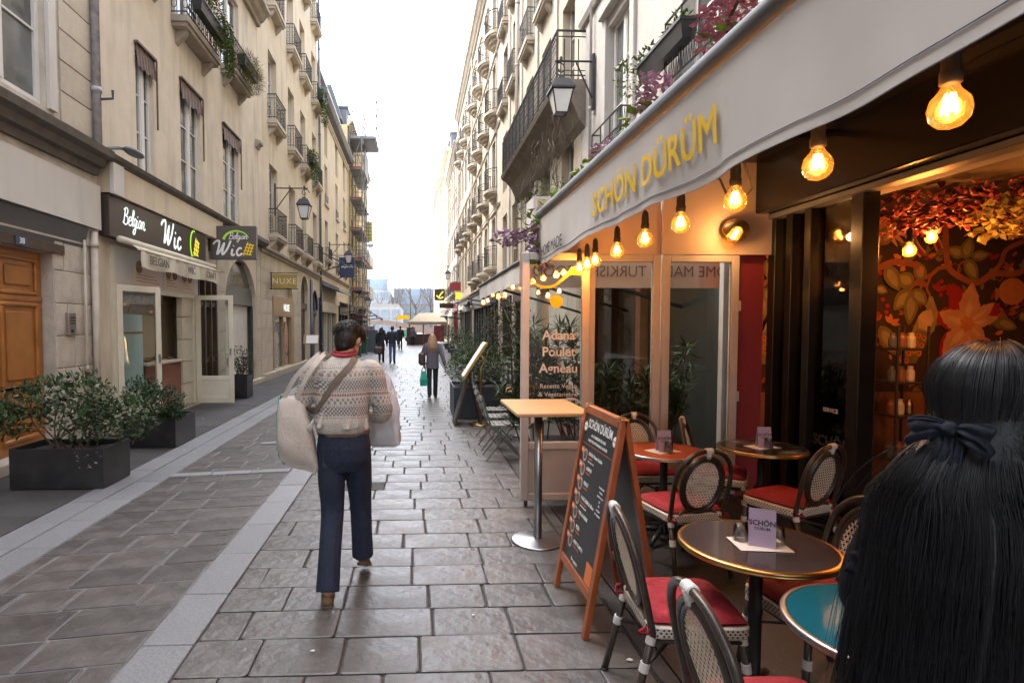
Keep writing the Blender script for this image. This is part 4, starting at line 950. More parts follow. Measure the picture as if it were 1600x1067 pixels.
# ---- lanterns on wall brackets
def lantern(label, x, y, z, side, reach):
    # side: direction away from the wall; origin at the wall plate
    t = thing('wall_lantern', label, 'lantern', (x, y, z), 0 if side > 0 else PI, 'street lanterns on wall brackets')
    b = MB(); b.box(0, .05, -.04, .04, -.95, .15); b.tube([(0, 0, 0), (reach + .12, 0, 0)], .022, 6); b.tube([(.03, 0, -.75), (reach * .55, 0, -.02)], .018, 6)
    sp = [(reach + .02 + (.16 - .012 * i) * math.cos(i * .55), 0, -.16 + (.16 - .012 * i) * math.sin(i * .55)) for i in range(13)]
    b.tube(sp, .014, 5); b.lathe([(.028, 0), (.03, .06), (.02, .09)], 8, (reach, 0, 0)); b.build('bracket', M['iron'], t)
    h = MB(); zt = -.36
    h.tube([(reach, 0, 0), (reach, 0, zt)], .014, 5)
    sq = lambda r, zz: [(reach + r * math.cos(PI / 4 + PI / 2 * q), r * math.sin(PI / 4 + PI / 2 * q), zz) for q in range(4)]
    h.loft([sq(.34, zt - .24), sq(.33, zt - .2), sq(.19, zt - .02), sq(.1, zt), sq(.07, zt + .06)])
    for i in range(4):
        a, c = Vector(sq(.29, zt - .241)[i]), Vector(sq(.16, zt - .68)[i]); h.tube([a, c], .014, 4)
    h.tube(sq(.165, zt - .68), .016, 4, closed=True); h.tube(sq(.29, zt - .25), .014, 4, closed=True); ho = h.build('lamp_head', M['iron'], t)
    g = MB()
    A, C_ = sq(.285, zt - .245), sq(.158, zt - .675)
    for i in range(4): g.quad(C_[i], C_[(i + 1) % 4], A[(i + 1) % 4], A[i])
    g.build('lantern_glass', mat('lantern_glass', (.62, .63, .62), .12, .05, 4, spec=.8), ho); return t
lantern('large black lantern on a scrolled bracket beside the long balcony', XR - .02, 11.6, 7.02, -1, .68)
lantern('black lantern on a bracket over the gold sign on the left', XL + .02, 20.3, 6.5, 1, 1.02)
lantern('small black lantern near the navy sign on the left', XL + .02, 33.0, 6.35, 1, 1.1); lantern('small distant lantern on the right row above the red sign', XR - .02, 47, 6.6, -1, .9); lantern('small distant lantern by the scaffolding base', XL + .1, 44.2, 4.3, 1, 1.2)
# ================================================================ FAR END: square with glass buildings, trees, tent
M['far_glass'] = mat('far_glass', (.22, .28, .36), .15, .15, .15, spec=.6); M['far_wall'] = mat('far_wall', (.28, .26, .24), .8, .1, .2); M['far_white'] = mat('far_white', (.34, .36, .38), .6, .06, .2)
def far_building(label, x0, x1, y, h, cols, rows, wall, roofm, rz=3.):
    t = thing('far_building', label, 'building', ((x0 + x1) / 2, y, 0)); w = x1 - x0
    mb = MB(); mb.box(-w / 2, w / 2, 0, 20, 0, h); mb.build('wall', M[wall], t)
    mb = MB(); mb.box(-w / 2 + .5, w / 2 - .5, .8, 19, h, h + rz); mb.build('roof', M[roofm], t)
    cw, ch = w / cols, h / rows; g = MB(); g.box(-cw * .36, cw * .36, -.12, -.02, -ch * .33, ch * .33); gm = g.mesh('window', M['far_glass'])
    for i in range(cols):
        for j in range(rows): link('window', gm, t, (-w / 2 + (i + .5) * cw, 0, (j + .5) * ch))
    return t
far_building('pale glass fronted building beyond the square, left', -22, -6.5, 150, 11, 9, 4, 'far_white', 'far_glass'); far_building('blue roofed building far beyond the square behind bare trees', -6.4, 14, 165, 10, 11, 4, 'far_wall', 'far_glass', 2.5)
far_building('grey block with glass top far away on the right', 5.4, 16, 150, 10.5, 6, 4, 'far_wall', 'far_glass'); far_building('low glass pavilion with red spot across the square', -12, -2.5, 105, 5.2, 5, 2, 'far_white', 'far_wall', .6)
t = thing('canopy_roof', 'long sloping brown canopy roof across the square', 'canopy', (-4, 88, 0)); mb = MB(); mb.prism([(-9, 0, 2.0), (-9, 0, 2.7), (0, 0, 2.6), (9, 0, 1.2), (9, 0, 0), (8, 0, 0), (-.5, 0, 2.0)], (0, 8, 0)); mb.build('roof', mat('canopy_brown', (.22, .17, .145), .8, .1, .5), t); [bx('post', M['zinc'], t, x - .1, x + .1, .2, .4, 0, 2.1) for x in (-8.5, -4)]
M['bark'] = mat('bark', (.10, .085, .07), .9, .25, 6, .4, 20)
def bare_tree(label, x, y, h, seed):
    t = thing('bare_tree', label, 'tree', (x, y, 0), 0, 'bare trees on the far square'); rg = random.Random(seed); mb = MB(); tw = MB()
    mb.tube([(0, 0, 0), (.05, 0, h * .2), (0, .05, h * .4)], [.22, .17, .13], 7)
    def br(p, d, l, r, k):
        pts = [p]
        for i in range(3): d = (d + Vector((rg.uniform(-.3, .3), rg.uniform(-.3, .3), rg.uniform(-.05, .25)))).normalized(); p = p + d * l / 3; pts.append(p)
        (mb if k < 2 else tw).tube(pts, [r, r * .8, r * .6, r * .4], 4 if k < 2 else 3, cap=False)
        if k < 4:
            for i in range(3 if k < 3 else 4): br(pts[rg.randint(1, 3)], (d + Vector((rg.uniform(-.8, .8), rg.uniform(-.8, .8), rg.uniform(-.1, .6)))).normalized(), l * .68, r * .5, k + 1)
    for i in range(6): br(Vector((0, 0, h * rg.uniform(.22, .42))), Vector((rg.uniform(-.8, .8), rg.uniform(-.8, .8), .9)).normalized(), h * .32, .09, 0)
    mb.build('trunk', M['bark'], t); tw.build('crown', M['bark'], t)
bare_tree('bare tree before the blue roofed building', -3.5, 120, 13, 1); bare_tree('bare tree left of the lamp post on the square', -8, 125, 11, 2); bare_tree('bare tree on the right of the square, behind the tent', 3.2, 118, 15, 3); bare_tree('tallest bare tree in the middle of the square', .2, 112, 14, 5)
t = thing('lamp_post', 'slim lamp post standing on the far square', 'lamp post', (-.7, 95, 0)); mb = MB(); mb.tube([(0, 0, 0), (0, 0, 9)], [.1, .06], 8); mb.build('post', M['iron'], t); mb = MB(); mb.box(-.5, .5, -.1, .1, 9, 9.12); mb.build('lamp_head', M['zinc'], t)
t = thing('tall_lamp_post', 'tall bent street lamp with two heads against the sky', 'lamp post', (-9, 90, 0)); mb = MB(); mb.tube([(0, 0, 0), (0, 0, 13.8)], [.12, .07], 8); mb.tube([(-1.2, 0, 15.2), (.3, 0, 14.4), (2.2, 0, 14.2)], .07, 6) ; mb.tube([(0, 0, 13.8), (.3, 0, 14.4)], .07, 6); mb.build('post', M['zinc'], t); mb = MB(); mb.ell((-1.2, 0, 15.1), (.6, .3, .25)); q = mb.build('lamp_head', M['zinc'], t); mb = MB(); mb.ell((2.2, 0, 14.2), (.55, .3, .35)); mb.build('lamp_head', M['zinc'], t)
t = thing('market_tent', 'sand coloured market tent with red legs in the far street', 'tent', (2.0, 56, 0)); mb = MB(); mb.loft([[(-2.6, -2, 1.9), (1.0, -2, 1.9), (1.0, 2, 1.9), (-2.6, 2, 1.9)], [(-2.6, -2, 2.15), (1.0, -2, 2.15), (1.0, 2, 2.15), (-2.6, 2, 2.15)], [(-1.6, -.2, 3.0), (.6, -.2, 3.05), (.6, .2, 3.05), (-1.6, .2, 3.0)]]); mb.build('roof_cloth', M['canvas_sand'], t)
for x in (-2.5, -1.2, .0, 1.2): bx('leg', M['red_shop'], t, x - .06, x + .06, -1.9, -1.78, 0, 1.9)
bx('side_panel', M['red_shop'], t, -.2, .8, -1.75, -1.7, .3, 1.8); bx('counter', M['dark_wood'], t, -2.4, -.3, -1.7, -.9, 0, 1.0); bx('notice_board', M['dark_wood'], t, -2.75, -2.0, -2.3, -2.22, 0, 1.6)
t = thing('food_cart', 'white and green food cart with yellow top left of the tent', 'cart', (-1.3, 64, 0)); bx('body', M['poster_white'], t, -.7, .7, -.5, .5, .5, 1.5); bx('panel', mat('mint', (.12, .35, .30), .5, .05, 4), t, -.55, .55, -.53, -.505, .6, 1.3)
for x in (-.5, .5): mb = MB(); mb.lathe([(.3, -.05), (.3, .05)], 14, mx=Matrix.Translation((x, -.45, .3)) @ Matrix.Rotation(PI / 2, 4, 'X')); mb.build('wheel', M['iron'], t)
for x in (-.68, .68): bx('post', M['iron'], t, x - .02, x + .02, -.4, -.36, 1.5, 2.5)
bx('top_sign', M['yellow_print'], t, -.7, .7, -.45, .4, 2.5, 2.95)
# ================================================================ CAFE: awning, glass screen, shop front, interior
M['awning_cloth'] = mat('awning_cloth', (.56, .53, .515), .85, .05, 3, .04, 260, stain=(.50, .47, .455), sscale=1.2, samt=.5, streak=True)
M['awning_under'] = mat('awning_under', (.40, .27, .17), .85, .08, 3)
M['bar_metal'] = mat('bar_metal', (.17, .175, .18), .6, .1, 6, metal=.8)
ca = thing('cafe_awning', 'big grey cafe awning with SCHÖN DÜRÜM in yellow on its valance', 'awning', (1.2, 2.2, 2.78))
mb = MB(); mb.smooth = True; mb.tube([(.012, -4.2, .034), (.012, 3.35, .034)], .05, 16); mb.build('front_bar', M['bar_metal'], ca)
def valf(u, v):
    y = -4.2 + 7.55 * u; a = v * v
    return (-.012 + a * (.012 * math.sin(y * 2.3 + .6) + .009 * math.sin(y * 6.1) + .003 * math.sin(y * 17)) + .003 * math.sin(y * 9) * v + .0035 * v * math.sin(y * 23 + 2 * math.sin(y * 3)) * (.5 + .5 * math.sin(y * 1.7)), y, -.02 - v * (.415 + .010 * math.sin(y * 1.9 + 2.2) + .006 * math.sin(y * 7)))
mb = MB(); mb.smooth = True; mb.sheet(valf, 240, 10); va = mb.build('valance', M['awning_cloth'], ca)
mb = MB(); mb.smooth = True
mb.sheet(lambda u, v: (lambda p: (p[0] - .006, p[1], p[2]))(valf(u, .90 + .1 * v)), 240, 2); mb.build('hem', M['awning_cloth'], va)
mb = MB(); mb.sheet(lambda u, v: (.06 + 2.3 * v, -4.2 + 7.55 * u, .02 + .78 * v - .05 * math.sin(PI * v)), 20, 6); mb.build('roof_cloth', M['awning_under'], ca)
mb = MB()
for y in (-2, .2, 2.4): mb.tube([(.1, y, -.02), (1.2, y - .5, .28), (2.3, y, .55)], .03, 6)
mb.build('arm', M['iron'], ca)
def on_val(s, size, y, z, m, **k):
    o = text(s, size, (0, y - 2.2, z - 2.78), RRt, m, va, ext=.001, **k)
    bm_ = bmesh.new(); bm_.from_mesh(o.data); bmesh.ops.triangulate(bm_, faces=bm_.faces[:]); bmesh.ops.subdivide_edges(bm_, edges=bm_.edges[:], cuts=3, use_grid_fill=True); bm_.to_mesh(o.data); bm_.free()
    for v in o.data.vertices:      # lay the print on the wavy cloth
        yy = y - 2.2 - v.co.x; u = (yy + 4.2) / 7.55; vv = min(1, max(0, (2.78 - .02 - (z + v.co.y)) / .415)); v.co.z = -valf(u, vv)[0] + .012 + (.001 if v.co.z > 0 else 0)
    return o
mb = MB(); mb.tube([(lambda p: (p[0] - .009, p[1], p[2]))(valf(i / 240, .9)) for i in range(241)], .0022, 4); mb.build('seam', M['zinc'], va)
on_val('SCHÖN DÜRÜM', .215, 3.02, 2.535, M['yellow_print'], sx=1.0, bev=.0035)
on_val('HOME MADE', .135, 5.0, 2.44, M['black_print'], sx=1.0); on_val('TURKISH FOOD', .17, .62, 2.555, M['black_print'], sx=1.0)
# festoon bulbs
M['bulb_glass'] = glassmat('bulb_glass', (1.0, .84, .58), .02, boost=.6, glow=(.95, .55, .16))
M['filament'] = emis('filament', (1.0, .50, .13), 9.)
fes = thing('light_cable', 'black cable of the bulb string under the cafe awning edge', 'cable', (1.45, 3.4, 2.52)); mb = MB(); mb.tube([(.02 * math.sin(i * 1.3), -2.9 + i * .27, .015 * math.sin(i * 2.9)) for i in range(20)], .012, 5); mb.build('cord', M['black_print'], fes)
mb = MB(); mb.tube([(.09, -.72, .02), (.15, -.7, -.12), (.12, -.6, -.2), (.06, -.58, -.05), (.03, -.55, 0)], .006, 5); mb.build('cord_loop', M['black_print'], fes)
def bulb_mesh():
    g = MB(); g.smooth = True; g.lathe([(.012, .055), (.02, .045), (.026, .03), (.044, .008), (.05, -.018), (.045, -.045), (.028, -.064), (.003, -.072)], 28)
    s = MB(); s.smooth = True; s.lathe([(.008, .17), (.02, .15), (.023, .12), (.023, .085), (.026, .08), (.026, .05), (.015, .045)], 12)
    f = MB()
    for i in range(6):
        a = 2 * PI * i / 6; f.tube([(.010 * math.cos(a), .010 * math.sin(a), .022), (.019 * math.cos(a), .019 * math.sin(a), -.03)], .0038, 4)
    return g.mesh('bulb_globe', M['bulb_glass']), s.mesh('socket', M['black_print']), f.mesh('filament', M['filament'])
BM = bulb_mesh()
def bulb(label, loc, group, watt=5., sc=1., warm=(1.0, .45, .13)):
    t = thing('light_bulb', label, 'light bulb', loc, 0, group); t.scale = (sc,) * 3
    link('bulb_globe', BM[0], t); link('socket', BM[1], t); link('filament', BM[2], t)
    if watt:
        l = bpy.data.lights.new('bulb_light', 'POINT'); l.energy = watt; l.color = warm; l.shadow_soft_size = .03
        lo = bpy.data.objects.new('bulb_light', l); COL.objects.link(lo); lo.parent = t; lo.location = (0, 0, -.02)
    return t
BY = [(1.53, 'nearest and largest lit bulb under the cafe awning, at the top right'), (2.06, 'second nearest lit bulb under the cafe awning'), (2.62, 'third lit bulb under the awning, before the brass wall lamp'), (3.19, 'fourth lit bulb under the awning, under the yellow M of the valance'), (3.72, 'fifth lit bulb under the awning, under the yellow Ü'), (4.27, 'sixth lit bulb under the awning, under the yellow S'), (4.83, 'third farthest lit bulb under the awning edge'), (5.1, 'second farthest lit bulb under the awning edge'), (5.38, 'farthest lit bulb under the awning edge, by the glass screen')]
BULBW = .8
for i, (y, lb) in enumerate(BY): bulb(lb, (1.45 + .012 * i, y, 2.355 - .006 * i), 'lit bulbs along the cafe awning', BULBW)
# ---- glazed terrace screen
M['screen_frame'] = mat('screen_frame', (.52, .46, .42), .5, .06, 4, stain=(.38, .33, .30), sscale=2.5, samt=.4)
M['screen_panel'] = mat('screen_panel', (.48, .42, .38), .55, .06, 3, stain=(.34, .30, .27), sscale=2, samt=.5)
M['cloth_warm'] = mat('cloth_warm', (.55, .42, .33), .85, .06, 2)
ts = thing('terrace_screen', 'glazed cream screen that closes the far end of the cafe terrace', 'glass screen', (1.0, 5.5, 0))
def panel_unit(x0, x1, y, zb=.6, zt=2.45, solid=True):
    f = MB()
    f.cbox(x0, x0 + .075, y - .03, y + .03, .06, zt, .006); f.cbox(x1 - .075, x1, y - .03, y + .03, .06, zt, .006)
    f.cbox(x0 + .075, x1 - .075, y - .028, y + .028, zt - .07, zt, .006); f.cbox(x0 + .075, x1 - .075, y - .028, y + .028, zb - .04, zb + .03, .006); f.cbox(x0 + .075, x1 - .075, y - .028, y + .028, .06, .13, .006)
    o = f.build('screen_frame', M['screen_frame'], ts)
    g = MB(); g.box(x0 + .075, x1 - .075, y - .004, y + .004, zb + .03, zt - .07); g.build('pane', M['glass'], o)
    if solid: bx('panel', M['screen_panel'], o, x0 + .075, x1 - .075, y - .012, y + .012, .13, zb - .04)
    return o
pa = panel_unit(.02, .68, 0); pb_ = panel_unit(.70, 1.43, .14, .45); pc = panel_unit(1.45, 2.22, .14, .45)
for x in (.06, .6): bx('foot', M['iron'], ts, x, x + .03, -.02, .02, 0, .06)
bx('hinge', M['screen_frame'], pc, 2.2, 2.235, .10, .109, 1.9, 2.0); bx('hinge', M['screen_frame'], pc, 2.2, 2.235, .10, .109, 1.0, 1.1)
bx('header', M['cloth_warm'], ts, .2, 1.42, .12, .16, 2.455, 2.99); bx('header', M['cloth_warm'], ts, 1.435, 2.6, .10, .14, 2.455, 3.45)
gl = [('Adana', .125, 1.66, .02), ('Poulet', .125, 1.50, .02), ('Agneau', .125, 1.34, .02), ('Recette Vegan', .062, 1.17, 0), ('& Végétarienne', .062, 1.09, 0)]
M['letter_cream'] = mat('letter_cream', (.66, .58, .52), .6, .02, 3)
for s, sz, z, bo_ in gl: text(s, sz, (.385, -.006, z), RF, M['letter_cream'], pa, ext=.0005, bold=bo_)
mb = MB(); mb.lathe([(.062, 0), (.062, .002)], 24, mx=Matrix.Translation((.36, -.0055, 1.985)) @ Matrix.Rotation(PI / 2, 4, 'X')); mb.build('yellow_disc', M['yellow_print'], pa)
def ribbon(P, m, n=8):   # (x, z, halfwidth)
    pts = catmull([(a, 0, b_) for a, b_, c in P], n); ws = catmull([(c, 0, 0) for a, b_, c in P], n); mb = MB()
    for i in range(len(pts) - 1): mb.quad((pts[i].x, 0, pts[i].z - ws[i].x), (pts[i + 1].x, 0, pts[i + 1].z - ws[i + 1].x), (pts[i + 1].x, 0, pts[i + 1].z + ws[i + 1].x), (pts[i].x, 0, pts[i].z + ws[i].x))
    return mb.build('painted_ribbon', m, pa, (0, -.006, 0))
ribbon([(.12, .86, .05), (.25, .89, .045), (.36, .97, .03), (.46, 1.04, .012), (.56, 1.04, .01), (.64, .98, .006)], M['letter_cream'])
ribbon([(.10, 2.19, .008), (.2, 2.13, .012), (.32, 2.13, .014), (.42, 2.2, .018), (.5, 2.27, .03), (.6, 2.29, .055), (.61, 2.29, .055)], M['yellow_print'])
# far valance seen through the glass from behind, its print mirrored
fv = thing('rear_valance', 'pale rear valance with mirrored HOME MADE TURKISH FOOD print behind the glass screen', 'valance', (1.0, 6.15, 0))
mb = MB(); mb.sheet(lambda u, v: (.12 + 2.45 * u, .01 * math.sin(u * 30) * (1 - v), 2.16 + .36 * v), 40, 2); f0 = mb.build('valance_cloth', M['cloth_warm'], fv)
M['warm_grey_print'] = mat('warm_grey_print', (.16, .10, .08), .6, .05, 3)
for s, x in (('FOOD', .48), ('TURKISH', 1.18), ('HOME MADE', 2.05)): text(s, .17, (x, -.018, 2.33), RF, M['warm_grey_print'], f0, ext=.0005, sx=-.92)
# ---- shop front: red pier, black frames, fascia
M['cafe_red'] = mat('cafe_red', (.30, .035, .035), .45, .08, 3, stain=(.2, .02, .02), sscale=2, samt=.4)
M['gloss_black'] = mat('gloss_black', (.012, .011, .011), .25, .2, 5, spec=.5)
cf = thing('cafe_front', 'black framed open shop front of the cafe with a red pier', 'shop front', (XR, 3, 0))
bx('red_pier', M['cafe_red'], cf, -.40, -.08, 2.72, 2.9, 0, 3.4, c=.01); bx('wood_pier', M['screen_frame'], cf, -.50, -.405, 2.72, 2.8, 0, 2.75)
for i, (y, w) in enumerate(((2.60, .11), (2.34, .09), (2.08, .09), (1.50, .13), (-3.2, .12))):
    bx('frame_post', M['gloss_black'], cf, -.09, .05, y - w / 2, y + w / 2, .12, 2.84, c=.006)
for y0, y1 in ((2.12, 2.30), (2.38, 2.55)): bx('pane', M['glass'], cf, -.02, -.012, y0, y1, .14, 2.8)
pn = bx('pane', M['glass'], cf, -.02, -.012, 1.57, 2.04, .14, 2.8)
text('SCHÖN', .13, (-.024, 1.8, .74), RRt, M['black_print'], pn, ext=.0005, bold=.03); text('SERVICE', .05, (-.024, 1.82, 1.02), RRt, M['letter_cream'], pn, ext=.0005)
bx('sill', M['gloss_black'], cf, -.14, .08, -3.2, 2.75, .0, .12, c=.005); bx('head_rail', M['zinc'], cf, -.13, .0, -3.2, 2.75, 2.80, 2.85, c=.005)
bx('fascia', M['gloss_black'], cf, -.26, -.01, -3.2, 2.74, 2.855, 3.62, c=.01); bx('awning_case', M['gloss_black'], cf, -.42, -.265, -3.2, 2.74, 3.35, 3.55)
for ch in list(cf.children): ch.parent = r1; ch.location = Vector(ch.location) + Vector((XR, 3, 0))
bpy.data.objects.remove(cf)
wl_ = thing('wall_lamp', 'round brass wall lamp lit over the red pier', 'wall lamp', (3.12, 5.52, 2.62), R(-15))
mb = MB(); mb.smooth = True; mb.lathe([(.02, -.01), (.12, 0), (.125, .01), (.12, .02), (.02, .03)], 24, mx=Matrix.Translation((0, 0, .06)) @ Matrix.Rotation(R(65), 4, 'X')); mb.build('shade', M['brass'], wl_); mb = MB(); mb.tube([(.0, .18, .1), (.1, .12, .14), (.0, .0, .08)], .016, 6); mb.build('arm', M['black_print'], wl_)
mb = MB(); mb.smooth = True; mb.lathe([(.01, -.08), (.05, -.06), (.055, 0), (.05, .06), (.03, .09)], 14, mx=Matrix.Translation((-.03, -.06, .0)) @ Matrix.Rotation(R(35), 4, 'Y')); mb.build('lamp_glass', M['bulb_glass'], wl_)
mb = MB(); mb.tube([(-.05, -.06, -.03), (.0, -.06, .05)], .018, 6); mb.build('filament', M['filament'], wl_)
l = bpy.data.lights.new('lamp_light', 'POINT'); l.energy = 1.3; l.color = (1, .5, .17); l.shadow_soft_size = .04; lo = bpy.data.objects.new('lamp_light', l); COL.objects.link(lo); lo.parent = wl_; lo.location = (-.05, -.16, -.02)
# ---- interior
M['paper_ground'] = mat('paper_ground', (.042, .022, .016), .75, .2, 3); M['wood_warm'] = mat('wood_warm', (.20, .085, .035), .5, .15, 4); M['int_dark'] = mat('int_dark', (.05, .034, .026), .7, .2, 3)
rm = thing('cafe_interior', 'dark cafe room with floral wallpaper, inside the open front', 'room', (6.3, 3.3, 0))
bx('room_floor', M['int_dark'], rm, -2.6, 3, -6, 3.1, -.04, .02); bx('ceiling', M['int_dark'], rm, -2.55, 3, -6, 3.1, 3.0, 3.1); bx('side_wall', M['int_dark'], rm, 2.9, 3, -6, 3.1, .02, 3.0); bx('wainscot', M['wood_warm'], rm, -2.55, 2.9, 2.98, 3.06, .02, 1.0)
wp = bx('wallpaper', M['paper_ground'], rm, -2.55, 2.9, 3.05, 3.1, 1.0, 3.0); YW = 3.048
for nm, c in (('pp_orange', (.50, .17, .06)), ('pp_pink', (.52, .25, .15)), ('pp_olive', (.17, .135, .04)), ('pp_olive_pale', (.30, .23, .10)), ('pp_red', (.30, .012, .02)), ('pp_branch', (.30, .085, .035)), ('pp_cream', (.58, .36, .20))): M[nm] = mat(nm, c, .7, .12, 8)
LAY = [0]
def pp(name, pts, m, closed=True, dx=0.):
    LAY[0] = LAY[0] + 1
    P = [((1370 + a * .2904 - 648) / 900 * 6.35 - 6.3 + dx, YW - .0012 - LAY[0] * .00004, 1.75 - (250 + b_ * .2905 - 509) / 900 * 6.35) for a, b_ in pts]
    return [(min(max(x, -2.53), 2.88), y, min(max(z, 1.006), 2.994)) for x, y, z in P]
def off_wall(P): return max(p[0] for p in P) - min(p[0] for p in P) < .004 or max(p[2] for p in P) - min(p[2] for p in P) < .004
def pp_poly(mb, pts, dx=0.):
    P = pp('', pts, None, dx=dx)
    if off_wall(P): return
    c = sum((Vector(p) for p in P), Vector()) / len(P); n = len(P); mb._add(P + [c], [(i, (i + 1) % n, n) for i in range(n)])
def petal(cx, cy, ang, L, w, scal=0, n=14, tip=1.):
    out = []
    for s in (1, -1):
        rng_ = range(n + 1) if s > 0 else range(n, -1, -1)
        for i in rng_:
            t = i / n; ww = w * .5 * math.sin(PI * min(1, t ** .8)) ** (.8) * (1 + (scal * math.sin(t * PI * 9)))
            a = R(ang); out.append((cx + math.cos(a) * L * t - math.sin(a) * ww * s, cy + math.sin(a) * L * t + math.cos(a) * ww * s))
    return out
def stem(pts, w):
    P = catmull([(a, b_, 0) for a, b_ in pts], 6); L_, R_ = [], []
    for i, p in enumerate(P):
        d = (P[min(i + 1, len(P) - 1)] - P[max(i - 1, 0)]).normalized(); nn = Vector((-d.y, d.x, 0)) * w / 2; L_.append(p + nn); R_.append(p - nn)
    return L_, R_
def paper_motif(dx):
    g = {}
    def add(m, pts): pp_poly(g.setdefault(m, MB()), pts, dx)
    def adds(m, pts, w):
        L_, R_ = stem(pts, w); mb = g.setdefault(m, MB()); A = pp('', [(p.x, p.y) for p in L_], None, dx=dx); B = pp('', [(p.x, p.y) for p in R_], None, dx=dx)
        for i in range(len(A) - 1):
          if not off_wall([A[i], A[i + 1], B[i], B[i + 1]]): mb.quad(A[i], A[i + 1], (B[i + 1][0], A[i + 1][1], B[i + 1][2]), (B[i][0], A[i][1], B[i][2]))
    rs = random.Random(int(dx * 10) + 50)
    for i in range(110):
        a, b_ = rs.uniform(-60, 900), rs.uniform(180, 1500); an = rs.uniform(0, 360); sc_ = rs.uniform(.5, 1.2); m1 = rs.choice(('pp_olive', 'pp_orange', 'pp_red', 'pp_olive', 'pp_branch'))
        for k in range(rs.randint(1, 4)): add(m1, petal(a, b_, an + k * rs.uniform(35, 60), 46 * sc_, 22 * sc_, .08))
        if i % 4 == 0: adds('pp_branch', [(a, b_), (a + 40 * sc_, b_ - 25), (a + 75 * sc_, b_ + 5), (a + 60 * sc_, b_ + 30), (a + 45 * sc_, b_ + 15)], 4)
    adds('pp_branch', [(440, 260), (450, 420), (470, 560), (540, 620), (640, 650), (740, 600), (860, 600), (1000, 540), (1150, 560)], 34)
    adds('pp_branch', [(480, 570), (420, 570), (370, 610), (300, 640), (250, 690)], 22); adds('pp_branch', [(660, 640), (760, 560), (800, 470), (900, 420)], 26); adds('pp_branch', [(530, 620), (530, 560), (560, 530)], 10); adds('pp_branch', [(370, 620), (350, 680), (370, 720)], 14)
    for a, b_, an, L_, w in ((275, 660, 205, 110, 95), (330, 640, 245, 120, 75), (260, 690, 130, 150, 90), (270, 700, 95, 190, 85), (270, 690, 45, 120, 80), (560, 500, 200, 110, 70), (560, 520, 285, 130, 80), (570, 520, 60, 140, 80), (600, 510, 350, 110, 60), (60, 680, 20, 70, 50), (20, 820, 40, 60, 60), (90, 890, 60, 190, 90), (20, 560, 320, 90, 50), (900, 440, 320, 150, 90), (960, 560, 60, 160, 90), (1080, 540, 280, 150, 90), (760, 860, 20, 130, 70)):
        add('pp_olive', petal(a, b_, an, L_, w)); add('pp_olive_pale', petal(a + math.cos(R(an)) * L_ * .15, b_ + math.sin(R(an)) * L_ * .15, an, L_ * .7, w * .55))
    for a, b_, an, L_, w in ((560, 860, 190, 150, 120), (570, 850, 250, 200, 110), (640, 880, 320, 170, 100), (600, 900, 60, 150, 110), (560, 920, 130, 180, 120)): add('pp_red', petal(a, b_, an, L_ * 1.05, w * 1.1))
    for a, b_, an, L_, w in ((590, 890, 275, 240, 120), (590, 890, 205, 180, 110), (590, 890, 320, 200, 80), (590, 890, 345, 190, 60), (590, 890, 85, 190, 130), (590, 890, 130, 210, 120), (590, 890, 35, 130, 90)): add('pp_pink', petal(a, b_, an, L_, w, .1)); add('pp_cream', petal(a + math.cos(R(an)) * 30, b_ + math.sin(R(an)) * 30, an, L_ * .55, w * .3, .1))
    for i in range(7): add('pp_orange', petal(590, 880, i * 51, 48, 30))
    # bird of a plain kind with a spotted train, and a small flying bird
    add('pp_olive_pale', [(365, 720), (385, 730), (420, 820), (400, 920), (330, 960), (270, 930), (300, 850), (350, 800)]); add('pp_cream', [(330, 810), (380, 800), (395, 860), (370, 920), (310, 900), (305, 840)])
    add('pp_olive', [(300, 910), (390, 930), (340, 1020), (300, 1100), (200, 1100), (230, 980)])
    for i in range(14): a, b_ = 250 + (i % 4) * 30 + (i // 4) * -12, 930 + (i // 4) * 42 + (i % 2) * 14; add('pp_orange', petal(a, b_, 80, 34, 30)); add('pp_red', petal(a, b_ + 6, 80, 16, 14))
    add('pp_orange', petal(20, 350, -8, 150, 95)); add('pp_pink', petal(130, 370, 40, 110, 26)); add('pp_pink', petal(120, 380, 55, 95, 22)); add('pp_pink', petal(140, 360, 25, 100, 22))
    for L_ in ([(250, 280), (240, 360), (270, 440), (320, 500)], [(270, 300), (300, 360), (330, 350), (380, 400), (415, 470)]): adds('pp_pink', L_, 46); adds('pp_red', L_, 24)
    add('pp_pink', petal(240, 330, 300, 100, 60, .15)); add('pp_red', petal(270, 300, 330, 130, 80, .1))
    add('pp_orange', [(-30 + 80 * math.cos(t), 700 + 75 * math.sin(t)) for t in (2 * PI * i / 20 for i in range(20))])
    for a, b_ in ((55, 590), (80, 600), (98, 745), (126, 780), (122, 815), (75, 825), (432, 645), (415, 690), (430, 718), (474, 710), (700, 330), (720, 370)): add('pp_red', [(a + 13 * math.cos(t), b_ + 13 * math.sin(t)) for t in (2 * PI * i / 8 for i in range(8))])
    for a, b_, an in ((150, 500, 20), (350, 510, -20), (310, 560, 80), (745, 680, 60), (760, 700, 100), (800, 920, 160), (80, 240, 200), (110, 270, 150), (150, 200, 320), (690, 960, 30), (200, 560, 210)): add('pp_orange', petal(a, b_, an, 52, 26))
    for m, mb in g.items(): mb.build('printed_flower', M[m], wp)['kind'] = 'stuff'
for dx in (0., -1.75, 1.75): paper_motif(dx)
